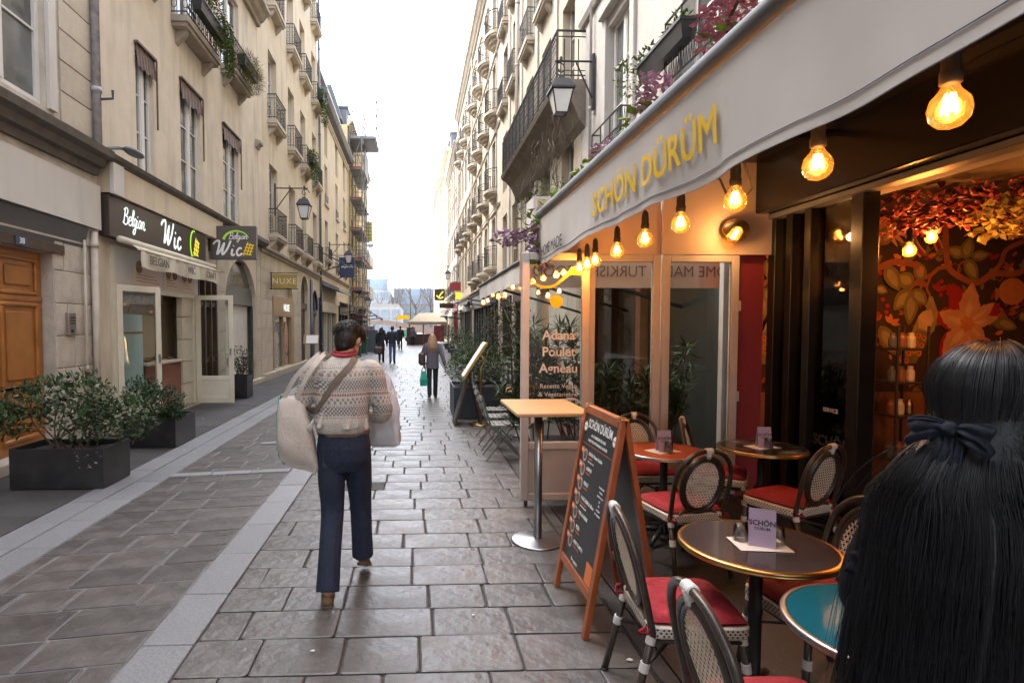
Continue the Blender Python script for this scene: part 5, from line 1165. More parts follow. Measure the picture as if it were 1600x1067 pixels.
# hanging flowers and lamps inside
M['petal_red'] = mat('petal_red', (.20, .025, .025), .6, .5, 12); M['petal_yellow'] = mat('petal_yellow', (.42, .33, .08), .6, .3, 12); M['leaf_dark'] = leafmat('leaf_dark', (.035, .065, .025)); M['leaf_bright'] = leafmat('leaf_bright', (.16, .26, .035))
def leaf_cloud(mb, blobs, n, L, w, rg, up=.25, hollow=.3):
    for i in range(n):
        c, r = blobs[rg.randrange(len(blobs))]
        while True:
            p = Vector((rg.uniform(-1, 1), rg.uniform(-1, 1), rg.uniform(-1, 1)))
            if hollow < p.length < 1: break
        q = Vector(c) + Vector((p.x * r[0], p.y * r[1], p.z * r[2])); d = (p.normalized() * .6 + Vector((rg.uniform(-1, 1), rg.uniform(-1, 1), rg.uniform(-.6, .8) + up))).normalized()
        k = rg.uniform(.6, 1.25); mb.leaf(q, d, L * k, w * k, Vector((rg.uniform(-.6, .6), rg.uniform(-.6, .6), 1)))
hf = thing('hanging_flowers', 'red and yellow flower garland hanging from the cafe ceiling', 'garland', (5.0, 4.6, 2.75)); rg = random.Random(3)
mb = MB(); leaf_cloud(mb, [((-.6 + .35 * i, .6 - .15 * i, .05 * (i % 3)), (.35, .4, .2)) for i in range(9)], 1500, .085, .05, rg, 0, 0); mb.build('red_blooms', M['petal_red'], hf)
mb = MB(); leaf_cloud(mb, [((-.05, .1, -.1), (.28, .25, .16)), ((.25, -.1, -.05), (.25, .25, .16))], 300, .09, .075, rg, 0, 0); mb.build('yellow_blooms', M['petal_yellow'], hf)
for i, (x, y, z, w, lb) in enumerate(((4.75, 5.15, 2.58, 5, 'lit bulb among the hanging flowers inside the cafe'), (5.15, 4.35, 2.56, 6, 'second lit bulb among the flowers inside, nearer the street'), (4.15, 4.7, 2.4, 4, 'lit bulb just inside the cafe window'), (5.9, 2.6, 2.5, 7, 'lit bulb deep inside the cafe room'))): bulb(lb, (x, y, z), 'lit bulbs inside the cafe', w, 1.0, (1, .38, .10))
sf = thing('shelf_rack', 'black metal shelf rack with jars against the wallpaper', 'shelf', (4.95, 5.7, 0)); mb = MB()
for x in (0, .32):
    for y in (0, .3): mb.tube([(x, y, 0), (x, y, 1.75)], .014, 5)
mb.build('rack_frame', M['iron'], sf)
for z in (.35, .8, 1.15, 1.5):
    bx('shelf', M['iron'], sf, 0, .32, 0, .3, z, z + .02)
    for i in range(3):
        t = tag(MB().lathe([(.035, 0), (.04, .02), (.04, .1), (.025, .13), (.025, .16)], 10).build('jar', M[('wood_warm', 'poster_white', 'brass', 'glass_dark')[(i + int(z * 10)) % 4]], None, (5.02 + i * .1, 5.85, z + .021)), 'small jar standing on the %s shelf of the black rack' % {.35: 'lowest', .8: 'second', 1.15: 'third', 1.5: 'top'}[z], 'jar', 'jars on the shelf rack')
# ================================================================ CAFE FURNITURE
M['rattan'] = mat('rattan', (.040, .030, .022), .32, .35, 25, .08, 60, coat=.25)
M['weave_white'] = mat('weave_white', (.68, .63, .54), .55, .1, 30, .1, 80); M['weave_black'] = mat('weave_black', (.02, .018, .016), .5, .2, 20)
M['wrap_white'] = mat('wrap_white', (.66, .64, .61), .5, .08, 40, .3, 120)
M['cushion_red'] = mat('cushion_red', (.31, .016, .026), .8, .16, 5, .25, 90, stain=(.22, .014, .02), sscale=4, samt=.6)
def make_chair():
    t = thing('bistro_chair', '', 'chair', (0, 0, 0), 0, 'rattan bistro chairs of the cafe')
    def fr(x, z): return Vector((x, -.205 - .21 * max(0, z - .42) - .05 * max(0, z - .42) ** 2, z))      # leaning back plane
    h = MB(); h.smooth = True
    P = [(-.205, .40), (-.212, .55), (-.215, .68), (-.19, .80), (-.11, .885), (0, .91), (.11, .885), (.19, .80), (.215, .68), (.212, .55), (.205, .40)]
    h.tube([fr(p.x, p.y) for p in catmull([(a, b_, 0) for a, b_ in P], 5)], .016, 9); h.build('back_hoop', M['rattan'], t)
    oval = lambda rx, rz, n=28: [fr(rx * math.cos(2 * PI * i / n), .665 + rz * math.sin(2 * PI * i / n)) for i in range(n)]
    h = MB(); h.smooth = True; h.tube(oval(.158, .2), .015, 8, closed=True); h.tube(oval(.135, .176), .011, 7, closed=True)
    for s in (-1, 1): h.tube([fr(s * .205, .40), fr(s * .16, .43), fr(s * .10, .49)], .011, 7)
    h.build('oval_frame', M['rattan'], t)
    wv = MB(); n = 13
    for k in range(-n, n + 1):          # woven panel: two sets of diagonal strands and an upright set
        for s in (-1, 1):
            seg = []
            for i in range(41):
                z = -.17 + .34 * i / 40; x = k * .024 + s * z * .6
                if (x / .13) ** 2 + (z / .17) ** 2 < 1: seg.append(fr(x, .665 + z) + Vector((0, .003 * s, 0)))
            if len(seg) > 2: wv.tube([seg[0], seg[-1]], .0016, 4, ry=.0040, up=(0, 1, 0), cap=False)
        seg = [z for z in [-.17 + .34 * i / 40 for i in range(41)] if abs(k * .024 / .13) < 1 and (k * .024 / .13) ** 2 + (z / .17) ** 2 < 1]
    for k in range(-8, 9):
        z = k * .0205; xx = 1 - (z / .17) ** 2
        if xx > 0.02: x = .13 * xx ** .5; wv.tube([fr(-x, .665 + z), fr(x, .665 + z)], .0016, 4, ry=.0032, up=(0, 1, 0), cap=False)
    wv.build('woven_panel', M['weave_white'], t)
    lg = [(-.19, .185, -.215, .235), (.19, .185, .215, .235), (-.2, -.205, -.215, -.30), (.2, -.205, .215, -.30)]
    for x0, y0, x1, y1 in lg:
        l = MB(); l.smooth = True; l.tube([(x1, y1, 0), (x0, y0, .40 if y0 < 0 else .42)], .0165, 9); l.lathe([(.018, 0), (.018, .012)], 8, (x1, y1, 0)); lo = l.build('leg', M['rattan'], t)
        w = MB(); w.smooth = True
        for f0, f1 in ((.60, .70), (.90, .985)):
            pts = []; n = 22
            a = Vector((x1, y1, 0)); b_ = Vector((x0, y0, .41))
            for i in range(9): w.tube([a.lerp(b_, f0 + (f1 - f0) * i / 9), a.lerp(b_, f0 + (f1 - f0) * (i + .85) / 9)], .0215, 9)
        w.build('binding', M['wrap_white'], lo)['kind'] = 'stuff'
    s = MB(); s.smooth = True
    for s1, s2 in ((0, 3), (1, 2)):
        a, b_ = [Vector((lg[q][2], lg[q][3], 0)).lerp(Vector((lg[q][0], lg[q][1], .41)), .64) for q in (s1, s2)]
        s.tube([a, a.lerp(b_, .5) + Vector((0, 0, .06)), b_], .009, 6)
    for a, b_ in (((-.2, .19, .38), (.2, .19, .38)), ((-.2, -.2, .38), (.2, -.2, .38)), ((-.2, -.2, .38), (-.2, .19, .38)), ((.2, -.2, .38), (.2, .19, .38))): s.tube([a, b_], .011, 6)
    s.build('stretcher', M['rattan'], t)
    # seat rim with white weave and black dots
    r_ = .055; ring = []
    for sx, sy, a0 in ((1, 1, 0), (-1, 1, 90), (-1, -1, 180), (1, -1, 270)):
        for a in (0, 30, 60, 90): ring.append((sx * (.222 - r_) + r_ * math.cos(R(a0 + a)), sy * (.222 - r_) + r_ * math.sin(R(a0 + a))))
    s = MB(); s.loft([[(x * .97, y * .97, .395) for x, y in ring], [(x, y, .405) for x, y in ring], [(x, y, .445) for x, y in ring], [(x * .97, y * .97, .452) for x, y in ring]]); so = s.build('seat', M['weave_white'], t)
    d = MB()
    for i in range(len(ring)):
        a, b_ = Vector((*ring[i], 0)), Vector((*ring[(i + 1) % len(ring)], 0)); L = (b_ - a).length; e = (b_ - a).normalized(); nn = Vector((e.y, -e.x, 0)); m_ = max(1, round(L / .021))
        for j in range(m_):
            for r_i, z in enumerate((.412, .425, .438)):
                c = a + e * (L * (j + .25 + .5 * (r_i % 2)) / m_) + nn * .0014 + Vector((0, 0, z)); q = e * .0068; u = Vector((0, 0, .0056)); d.quad(c - q, c - u, c + q, c + u)
    d.build('weave_dots', M['weave_black'], so)
    c = MB(); c.smooth = True
    def cush(u, v, top):
        x, y = (u - .5) * 2, (v - .5) * 2; e = (1 - abs(x) ** 5) * (1 - abs(y) ** 5)
        tuft = sum(math.exp(-(((x - a) ** 2 + (y - b_) ** 2) / .018)) for a in (-.45, .45) for b_ in (-.45, .45))
        k = 1 - .05 * (x * x * y * y); wr = .0025 * math.sin(x * 14 + y * 3) * math.sin(y * 11)
        return (x * .215 * k, y * .215 * k, .458 + ((.040 * max(e, 0) ** .5 - .024 * tuft * e + wr * e + .008) if top else 0))
    c.sheet(lambda u, v: cush(u, v, True), 26, 26); c.sheet(lambda u, v: cush(v, u, False), 6, 6); co = c.build('cushion', M['cushion_red'], t)
    c = MB(); c.smooth = True
    for s_ in (-1, 1): c.tube([(s_ * .19, -.2, .455), (s_ * .235, -.235, .43), (s_ * .19, -.26, .41), (s_ * .16, -.2, .43)], .01, 5, ry=.004)
    c.build('tie', M['cushion_red'], co)
    w = MB(); w.smooth = True
    for i in range(5): w.tube([fr(-.026 + i * .0105, .909) , fr(-.026 + i * .0105 + .0095, .909)], .0225, 9)
    w.tube([fr(0, .91), fr(0, .86)], .019, 8, ry=.026); w.build('top_binding', M['wrap_white'], t)
    return t
CH = [((1.25, 2.60), -94, 'bistro chair with red cushion nearest the menu board, left of the brass rimmed table'), ((1.20, 1.78), -90, 'bistro chair at the bottom edge, left of the teal table'), ((1.92, 4.08), 10, 'bistro chair with its back to the street view, right behind the menu board'), ((2.70, 4.95), -122, 'bistro chair between the orange table and the black marble table'),
      ((2.80, 4.18), 22, 'bistro chair before the black marble table, back turned to the viewer'), ((1.90, 2.62), 96, 'bistro chair half hidden to the right of the brass rimmed table'), ((2.08, 5.08), 178, 'bistro chair mostly hidden behind the orange table')]
ch0 = make_chair()
for i, ((x, y), rz, lb) in enumerate(CH):
    if i == 0: ch0.location = (x, y, 0); ch0.rotation_euler = (0, 0, R(rz)); ch0['label'] = lb
    else: dup(ch0, (x, y, 0), R(rz), lb)
M['top_brown'] = mat('top_brown', (.055, .042, .042), .10, .35, 4, spec=.6, stain=(.10, .075, .07), sscale=3, samt=.5); M['top_marble'] = mat('top_marble', (.014, .013, .013), .08, .3, 4, stain=(.42, .40, .38), sscale=4.5, samt=.75); M['top_teal'] = mat('top_teal', (.006, .105, .155), .10, .12, 2, spec=.6); M['top_orange'] = mat('top_orange', (.42, .10, .04), .16, .1, 3)
def bistro_table(label, x, y, topm, rimm, double=False):
    t = thing('bistro_table', label, 'table', (x, y, 0), 0, 'round bistro tables'); r = .335
    c = MB(); c.smooth = False; c.lathe([(r - .012, .715), (r - .012, .7395), (.01, .7395)], 48); c.build('table_top', M[topm], t)
    q = MB(); q.smooth = True
    prof = [(r - .014, .712), (r, .712), (r + .006, .717), (r + .006, .7215), (r + .001, .724), (r + .006, .727), (r + .007, .733), (r + .004, .738), (r - .004, .7415), (r - .013, .741)]
    q.lathe(prof, 56, cap=False); q.build('rim', M[rimm], t)
    p = MB(); p.smooth = True; p.lathe([(.05, .71), (.03, .69), (.028, .45), (.034, .43), (.03, .40), (.028, .12), (.04, .09), (.05, .06), (.02, .05)], 14); p.build('pedestal', M['black_paint'], t)
    for k in range(4):
        f = MB(); f.smooth = True; a = PI / 4 + k * PI / 2; f.tube([(.03 * math.cos(a), .03 * math.sin(a), .09), (.14 * math.cos(a), .14 * math.sin(a), .065), (.24 * math.cos(a), .24 * math.sin(a), .02)], [.022, .02, .016], 7); f.build('foot', M['black_paint'], t)
    return t
bistro_table('round bistro table with dark top and double brass rim', 1.59, 2.58, 'top_brown', 'brass'); bistro_table('round bistro table with black marble top and brass rim', 2.9, 4.67, 'top_marble', 'brass')
bistro_table('round bistro table with teal top and steel rim', 1.62, 1.83, 'top_teal', 'steel'); bistro_table('round bistro table with orange red top and steel rim', 2.03, 4.58, 'top_orange', 'steel')
M['lilac'] = mat('lilac', (.42, .35, .52), .6, .06, 8); M['napkin'] = mat('napkin', (.70, .67, .63), .85, .05, 10, .1, 60); M['card_print'] = mat('card_print', (.03, .02, .05), .6, .05, 5)
gl_m = glassmat('tumbler_glass', (.86, .88, .88), .03, boost=1.6)
for i, (x, y, rz, where) in enumerate(((1.59, 2.56, -28, 'dark brass rimmed table'), (2.9, 4.66, -5, 'black marble table'), (2.0, 4.54, 3, 'orange red table'))):
    n = thing('napkin', 'white paper napkin lying on the ' + where, 'napkin', (x, y, .7415), R(rz + 20), 'paper napkins'); q = MB(); q.cbox(-.115, .115, -.085, .085, 0, .003, .001); q.build('napkin_sheet', M['napkin'], n)
    c = thing('menu_card', 'lilac folded menu card printed SCHÖN DÜRÜM on the ' + where, 'menu card', (x + .005, y - .01, .745), R(rz), 'lilac menu cards')
    for s in (-1, 1):
        q = MB(); q.box(-.055, .055, -.0008, .0008, 0, .17); o = q.build('card_face', M['lilac'], c, (0, s * .032, 0), (R(11 * s), 0, 0))
        if s < 0: text('SCHÖN', .031, (0, -.0012, .105), RF, M['card_print'], o, ext=.0003, bold=.03); text('DÜRÜM', .018, (0, -.0012, .08), RF, M['card_print'], o, ext=.0003, bold=.02)
    for j, (dx, dy) in enumerate((((-.075, .02), (.075, .03)) if i == 0 else ((.02, -.062),))):
        a = R(rz); g = MB(); g.smooth = True; g.lathe([(.034, .002), (.036, .004), (.030, .075), (.027, .082), (.005, .083)], 20, cap=False); g.lathe([(.031, .002), (.0275, .07), (.005, .074)], 20, cap=False)
        tag(g.build('tumbler', gl_m, None, (x + dx * math.cos(a) - dy * math.sin(a), y + dx * math.sin(a) + dy * math.cos(a), .745)), 'upturned glass tumbler %s on the %s' % (('left of the card', 'right of the card')[j] if i == 0 else 'before the card', where), 'glass', 'upturned tumblers')
# ---- bar table with steel post
bt = thing('bar_table', 'tall bar table with light wood top on a steel post', 'table', (1.0, 4.6, 0))
M['beech'] = mat('beech', (.46, .27, .12), .42, .1, 2, .05, 20); 
q = MB(); q.cbox(-.24, .34, -.36, .48, 1.07, 1.10, .006); q.build('table_top', M['beech'], bt); q = MB(); q.cbox(-.1, .2, -.1, .25, 1.045, 1.069, .004); q.build('top_plate', M['iron'], bt)
q = MB(); q.smooth = True; q.lathe([(.034, .02), (.034, 1.05)], 18); q.build('post', M['steel'], bt); q = MB(); q.smooth = True; q.lathe([(.215, 0), (.217, .008), (.2, .014), (.05, .024), (.034, .03)], 40); q.build('base_plate', M['steel'], bt)
# ---- chalk menu board
M['board_wood'] = mat('board_wood', (.30, .075, .018), .35, .2, 6, .1, 40, stain=(.18, .04, .01), sscale=4, samt=.6, coat=.15); M['slate_board'] = mat('slate_board', (.016, .018, .022), .35, .15, 3)
ab = thing('menu_board', 'wooden folding menu board headed SCHÖN DÜRÜM with rows of dishes', 'menu board', (1.155, 3.45, 0)); Wb, Hb = .70, 1.25
def board(par, flip):
    # local: x along the board, z up it, -y is its outer face
    f = MB(); w = Wb / 2
    for a, b_ in ((-w, -w + .05), (w - .05, w)): f.cbox(a, b_, -.016, .016, 0, Hb, .004)
    f.cbox(-w + .05, w - .05, -.015, .015, Hb - .055, Hb - .001, .004); f.cbox(-w + .05, w - .05, -.015, .015, .20, .255, .004)
    o = f.build('board_frame', M['board_wood'], par, (0, 0, 0)); q = MB(); q.box(-w + .05, w - .05, -.006, .008, .255, Hb - .055); p = q.build('board_panel', M['slate_board'], o); return o, p
o, p = board(ab, 0); o.rotation_euler = (R(-9.5), 0, R(-90)); o.location = (-.205, 0, 0)
o2, p2 = board(ab, 1); o2.rotation_euler = (R(9.5), 0, R(-90)); o2.location = (.215, 0, 0)
tp = -.0075; M['orange_print'] = mat('orange_print', (.62, .17, .05), .6, .05, 5); M['dish_grey'] = mat('dish_grey', (.36, .31, .28), .5, .35, 40); M['dish_food'] = mat('dish_food', (.17, .06, .025), .6, .5, 50)
def bt_(s, sz, x, z, m='white_print', **k):
    return text(s, sz, (x, tp, z), RF, M[m], o, ext=.0004, **k)
bt_('SCHÖN DÜRÜM', .078, 0, 1.135, bold=.01, sx=.78); bt_('AU CHARBON DE BOIS', .026, 0, 1.07); bt_('RECETTES ARTISANALES KURDES', .024, 0, 1.035)
mb = MB(); mb.box(-.28, .28, tp - .0005, tp, 1.005, 1.008); mb.build('print_line', M['orange_print'], o)
for x in (-.27, .27): mb = MB(); mb.lathe([(.03, 0), (.03, .0012)], 18, mx=Matrix.Translation((x, tp + .0008, 1.11)) @ Matrix.Rotation(PI / 2, 4, 'X')); q = mb.build('seal', M['white_print'], o); text('SCHÖN', .013, (x, tp - .001, 1.11), RF, M['black_print'], o, ext=.0002)
for i, (nm, sub, pr_) in enumerate((('ADANA Viande Hachée', 'Sandwich', 'Menu'), ('AGNEAU', 'Brochette', ''), ('POULET', 'Brochette', ''), ('VEGETARIEN & Alloco', 'Recette maison', 'Menu'), ('PIDE AU KEBAB', 'Four', ''), ('PIZZA', 'Lahmacun', ''), ('ASSIETTE MIXTE', 'Grande assiette', ''))):
    z = .945 - i * .094; x0 = -.20
    q = MB(); q.box(x0 - .075, x0 - .02, tp - .0004, tp, z - .005, z + .035); q.build('price_tag', M['orange_print'], o); text('%d€' % (9 + i % 4), .026, (x0 - .048, tp - .0008, z + .015), RF, M['white_print'], o, ext=.0002)
    q = MB(); q.lathe([(.042, 0), (.042, .0014)], 16, mx=Matrix.Translation((x0 + .01, tp + .0006, z - .01)) @ Matrix.Rotation(PI / 2, 4, 'X')); d = q.build('dish_picture', M['dish_grey'], o); q = MB(); q.lathe([(.028, 0), (.028, .0014)], 10, mx=Matrix.Translation((x0 + .012, tp - .0002, z - .008)) @ Matrix.Rotation(PI / 2, 4, 'X')); q.build('dish_food', M['dish_food'], d)
    bt_(nm, .031, x0 + .075, z + .012, align='LEFT', bold=.008, sx=.85); bt_(sub, .019, x0 + .08, z - .016, 'orange_print', align='LEFT')
    if pr_: bt_('servi avec salade et frites', .012, x0 + .08, z - .036, align='LEFT')
for k in range(7): bt_(('formule midi', 'boisson', 'dessert du jour', 'café', 'thé', 'sur place', 'ou à emporter')[k], .017, .2, .82 - k * .026)
bt_('Bon appétit', .028, -.05, .285); q = MB(); q.cbox(.17, .28, tp - .0008, tp, .262, .38, .0003); q.build('price_tag', M['orange_print'], o)
for s in (-1, 1): q = MB(); q.box(-.02, .02, s * .3 - .02, s * .3 + .02, 1.215, 1.24); q.build('hinge', M['brass'], ab)
# ================================================================ PLANTS AND STREET THINGS
M['leaf_grey'] = leafmat('leaf_grey', (.050, .084, .032)); M['leaf_green'] = leafmat('leaf_green', (.045, .075, .030)); M['leaf_olive'] = leafmat('leaf_olive', (.075, .085, .050)); M['soil'] = mat('soil', (.035, .026, .020), .95, .3, 12, .8, 30); M['planter_black'] = mat('planter_black', (.016, .016, .017), .38, .3, 6, .1, 40, stain=(.06, .058, .056), sscale=3.5, samt=.45); M['planter_grey'] = mat('planter_grey', (.20, .20, .20), .6, .1, 5, .1, 40); M['planter_navy'] = mat('planter_navy', (.022, .032, .048), .45, .15, 4); M['wood_stem'] = mat('wood_stem', (.085, .058, .040), .85, .25, 10, .3, 40)
def stems(mb, base, top, rg, n, r=.012):
    for i in range(n):
        p = Vector((base[0] + rg.uniform(-1, 1) * base[3], base[1] + rg.uniform(-1, 1) * base[4], base[2])); e = Vector((top[0] + rg.uniform(-1, 1) * top[3], top[1] + rg.uniform(-1, 1) * top[4], top[2] + rg.uniform(-1, .2) * top[5])); m_ = p.lerp(e, .5) + Vector((rg.uniform(-.1, .1), rg.uniform(-.1, .1), .03)); mb.tube(catmull([p, m_, e], 3), [r, r * .9, r * .8, r * .7, r * .6, r * .5, r * .4], 5, cap=False)
def planter(label, x, y, w, d, h, m, blobs, nl, L, lw, leafm, seed, rz=0, st=None, group='planters along the street', wall=.025, hollow=.3, plabel=None):
    t = thing('planter_box', label, 'planter', (x, y, 0), rz, group); b = MB()
    for a in ((-w / 2, w / 2, -d / 2, -d / 2 + wall), (-w / 2, w / 2, d / 2 - wall, d / 2), (-w / 2, -w / 2 + wall, -d / 2 + wall, d / 2 - wall), (w / 2 - wall, w / 2, -d / 2 + wall, d / 2 - wall)): b.box(*a, .01, h)
    b.box(-w / 2 + wall, w / 2 - wall, -d / 2 + wall, d / 2 - wall, .01, .04); b.build('box', M[m], t)
    s = MB(); s.sheet(lambda u, v: ((-.5 + u) * (w - 2 * wall), (-.5 + v) * (d - 2 * wall), h - .07 + .02 * math.sin(u * 9) * math.cos(v * 7)), 8, 6); s.build('soil', M['soil'], t)
    pl = thing('shrub', plabel or 'leafy shrub growing in the ' + label, 'plant', (x, y, 0), rz)
    rg = random.Random(seed); f = MB(); leaf_cloud(f, blobs, nl, L, lw, rg, .2, hollow); f.build('foliage', M[leafm], pl)
    q = MB(); stems(q, (0, 0, h - .08, w * .22, d * .2), st or (0, 0, h + .4, w * .5, d * .4, .3), rg, 14); q.build('stem', M['wood_stem'], pl)
    return t
planter('nearest long black planter box with scuffed sides, before the wooden door', -3.83, 6.55, .98, .58, .44, 'planter_black', [((-.55, 0, .82), (.3, .28, .28)), ((-.28, .05, .95), (.28, .3, .22)), ((.12, 0, .95), (.3, .3, .3)), ((.38, 0, .78), (.32, .3, .3)), ((.62, .05, .72), (.3, .28, .26)), ((.1, 0, .7), (.4, .3, .2)), ((-.75, 0, .72), (.22, .2, .2))], 2200, .08, .042, 'leaf_grey', 5, st=(-.05, 0, .88, .62, .25, .25), plabel='sprawling grey green shrub in the nearest black planter', hollow=.2)
planter('second black planter box, before the waffle shop', -3.83, 8.75, .78, .75, .42, 'planter_black', [((-.12, 0, .68), (.4, .38, .28)), ((.1, -.1, .62), (.34, .3, .22)), ((-.3, .1, .75), (.25, .3, .25)), ((.3, -.25, .48), (.18, .15, .1))], 1900, .06, .032, 'leaf_dark', 6, plabel='dense dark green shrub in the second black planter')
planter('small black pot by the open shop leaf on the left', -4.3, 14.3, .5, .5, .55, 'planter_black', [((0, 0, .95), (.32, .3, .32)), ((.1, 0, .8), (.25, .25, .2))], 700, .07, .03, 'leaf_olive', 7, plabel='small round shrub by the open shop leaf on the left')
planter('navy planter box behind the brass menu stand on the right', 1.28, 11.35, 1.1, 1.2, .6, 'planter_navy', [((-.3, -.3, .95), (.42, .4, .32)), ((.2, 0, 1.0), (.42, .4, .32)), ((.35, .3, .95), (.3, .4, .3)), ((-.3, .3, .95), (.3, .4, .3))], 2600, .065, .032, 'leaf_grey', 8, plabel='grey green hedge in the navy planter on the right')
sb_ = MB(); rs_ = random.Random(77)
for i in range(16):
    x, z, l_ = rs_.uniform(.18, .46), rs_.uniform(.22, .40), rs_.uniform(.01, .035); sb_.prism([(x, 0, z), (x + l_, 0, z + rs_.uniform(-.012, .012)), (x + l_ * .8, 0, z + .01), (x + .004, 0, z + .007)], (0, -.0012, 0))
o = sb_.build('scuff', mat('scuff', (.30, .29, .28), .8, .2, 20), [q for q in bpy.data.objects if q.name == 'planter_box'][0], (0, -.2905, 0)); o['kind'] = 'stuff'
def bush(label, x, y, h, r, pot, seed, leafm='leaf_dark', n=500, group='potted shrubs along the right shops'):
    t = thing('potted_shrub', label, 'potted plant', (x, y, 0), 0, group); b = MB(); b.smooth = True; b.lathe([(.20, .0), (.25, pot), (.27, pot), (.27, pot - .04), (.22, pot - .06), (.02, pot - .05)], 16); b.build('pot', M['planter_grey'], t)
    rg = random.Random(seed); f = MB(); leaf_cloud(f, [((0, 0, h - r), (r, r, r)), ((r * .3, 0, h - r * .7), (r * .7, r * .7, r * .7)), ((-r * .3, .1, h - r * 1.3), (r * .8, r * .8, r * .6))], n, .09, .045, rg); f.build('foliage', M[leafm], t); q = MB(); stems(q, (0, 0, pot - .05, .08, .08), (0, 0, h - .2, r * .6, r * .6, .2), rg, 6); q.build('stem', M['wood_stem'], t); return t
for i, (x, y, h, r, lm, lb) in enumerate(((2.35, 17.2, 1.25, .5, 'leaf_dark', 'potted shrub nearest behind the brass menu stand'), (2.3, 19, 1.2, .48, 'leaf_green', 'second potted shrub in the row along the right shops'), (2.3, 20.8, 1.3, .5, 'leaf_dark', 'third potted shrub in the row along the right shops'), (2.35, 22.6, 1.4, .55, 'leaf_grey', 'fourth, greyer potted shrub of the right row'), (2.3, 24.6, 1.4, .5, 'leaf_green', 'fifth potted shrub of the right row'), (2.3, 27, 1.6, .6, 'leaf_dark', 'tall dark potted shrub before the black shop'), (2.3, 30, 1.6, .6, 'leaf_green', 'bushy potted shrub past the black shop'), (2.3, 33.5, 1.8, .7, 'leaf_dark', 'large dark potted shrub before the grey shop'), (2.4, 38, 1.9, .8, 'leaf_dark', 'far dark potted shrub before the sand awning'), (2.5, 44, 2.0, .9, 'leaf_green', 'farthest potted shrub on the right'))): bush(lb, x, y, h, r, .42, 40 + i, lm)
# olive tree on stakes
t = thing('olive_tree', 'slender olive tree tied to stakes beside the restaurant door on the right', 'tree', (2.05, 12.6, 0)); rg = random.Random(9); b = MB(); b.smooth = True; b.lathe([(.17, 0), (.22, .4), (.24, .4), (.23, .36), (.02, .36)], 14); b.build('pot', M['planter_black'], t)
q = MB(); [q.tube([(a, c, .35), (a * .6, c * .6, 1.35)], .018, 5) for a, c in ((.1, 0), (-.1, .05), (0, -.1))]; q.tube([(0, 0, .35), (.02, 0, 1.1), (0, 0, 1.8)], [.03, .025, .015], 7); stems(q, (0, 0, 1.1, .02, .02), (0, 0, 2.0, .5, .45, .6), rg, 16, .01); q.build('trunk', M['wood_stem'], t)
f = MB(); leaf_cloud(f, [((0, 0, 1.6), (.42, .4, .42)), ((-.3, 0, 1.75), (.38, .35, .35)), ((.2, 0, 1.9), (.35, .35, .35)), ((-.05, 0, 2.1), (.35, .3, .22))], 2000, .085, .022, rg, .1, .1); f.build('crown', M['leaf_olive'], t)
# plants behind the glass screen: oleander with long leaves in a trough
t = thing('planter_trough', 'long trough with oleanders behind the glass screen', 'planter', (1.95, 6.3, 0)); bx('box', M['planter_black'], t, -.6, 1.0, -.18, .22, .0, .5)
for k, (x, y, h, n, lb) in enumerate(((1.35, 6.3, 1.75, 1700, 'oleander with long leaves behind the painted glass pane'), (1.85, 6.35, 1.72, 1700, 'oleander behind the middle glass pane'), (2.35, 6.3, 1.25, 800, 'sparse low oleander behind the right glass pane'), (2.75, 6.35, 1.5, 800, 'sparse oleander at the right end of the trough'))):
    pl = thing('oleander', lb, 'plant', (x, y, 0)); rg = random.Random(60 + k); st = MB(); f = MB()
    for i in range(14):
        p = Vector((rg.uniform(-.18, .18), rg.uniform(-.1, .1), .45)); e = Vector((p.x * 2 + rg.uniform(-.2, .2), p.y + rg.uniform(-.2, .2), h * rg.uniform(.62, 1.02))); path = catmull([p, p.lerp(e, .5) + Vector((rg.uniform(-.06, .06), rg.uniform(-.06, .06), 0)), e], 5); st.tube(path, .008, 5, cap=False)
        for j in range(n // 14):
            q_ = path[rg.randint(3, len(path) - 1)]; d = Vector((rg.uniform(-1, 1), rg.uniform(-1, 1), rg.uniform(-.3, .9))).normalized(); f.leaf(q_, d, rg.uniform(.12, .22), rg.uniform(.018, .032), Vector((rg.uniform(-.4, .4), rg.uniform(-.4, .4), 1)))
    st.build('stem', M['wood_stem'], pl); f.build('foliage', M['leaf_dark' if k % 2 else 'leaf_green'], pl)
# wisteria garland along the awning bar
M['wist'] = mat('wist', (.36, .22, .31), .7, .5, 14); M['wist_red'] = mat('wist_red', (.40, .16, .22), .7, .5, 14)
def cluster(mb, c, r, n, rg, L=.045):
    leaf_cloud(mb, [(c, r)], n, L, L * .8, rg, -.2, 0)
def garland(label, x, y, z, bl, lf, seed, m='wist'):
    t = thing('flower_garland', label, 'garland', (x, y, z), 0, 'artificial wisteria on the cafe awning'); rg = random.Random(seed); f = MB(); g = MB(); s = MB(); pts = []
    for c, r, n in bl: cluster(f, c, r, n, rg); pts.append(c)
    for c, r, n in lf: leaf_cloud(g, [(c, r)], n, .10, .075, rg, 0, 0); pts.append(c)
    pts.sort(key=lambda p: p[1]); s.tube(pts, .008, 5); f.build('blossom', M[m], t); g.build('leaf', M['leaf_bright'], t)['kind'] = 'stuff'; s.build('stem', M['wood_stem'], t); return t
garland('wisteria garland with yellow green leaves at the far end of the awning bar', 1.22, 5.6, 2.72, [((-.03, 0, -.12), (.11, .12, .17), 330), ((.02, -.1, -.30), (.07, .08, .14), 170), ((-.28, .1, -.10), (.18, .09, .07), 240)], [((0, 0, .03), (.16, .14, .16), 46), ((.12, -.25, .16), (.16, .28, .10), 46), ((0, -.05, -.36), (.09, .07, .17), 26), ((.2, -.7, .22), (.12, .3, .08), 30)], 71)
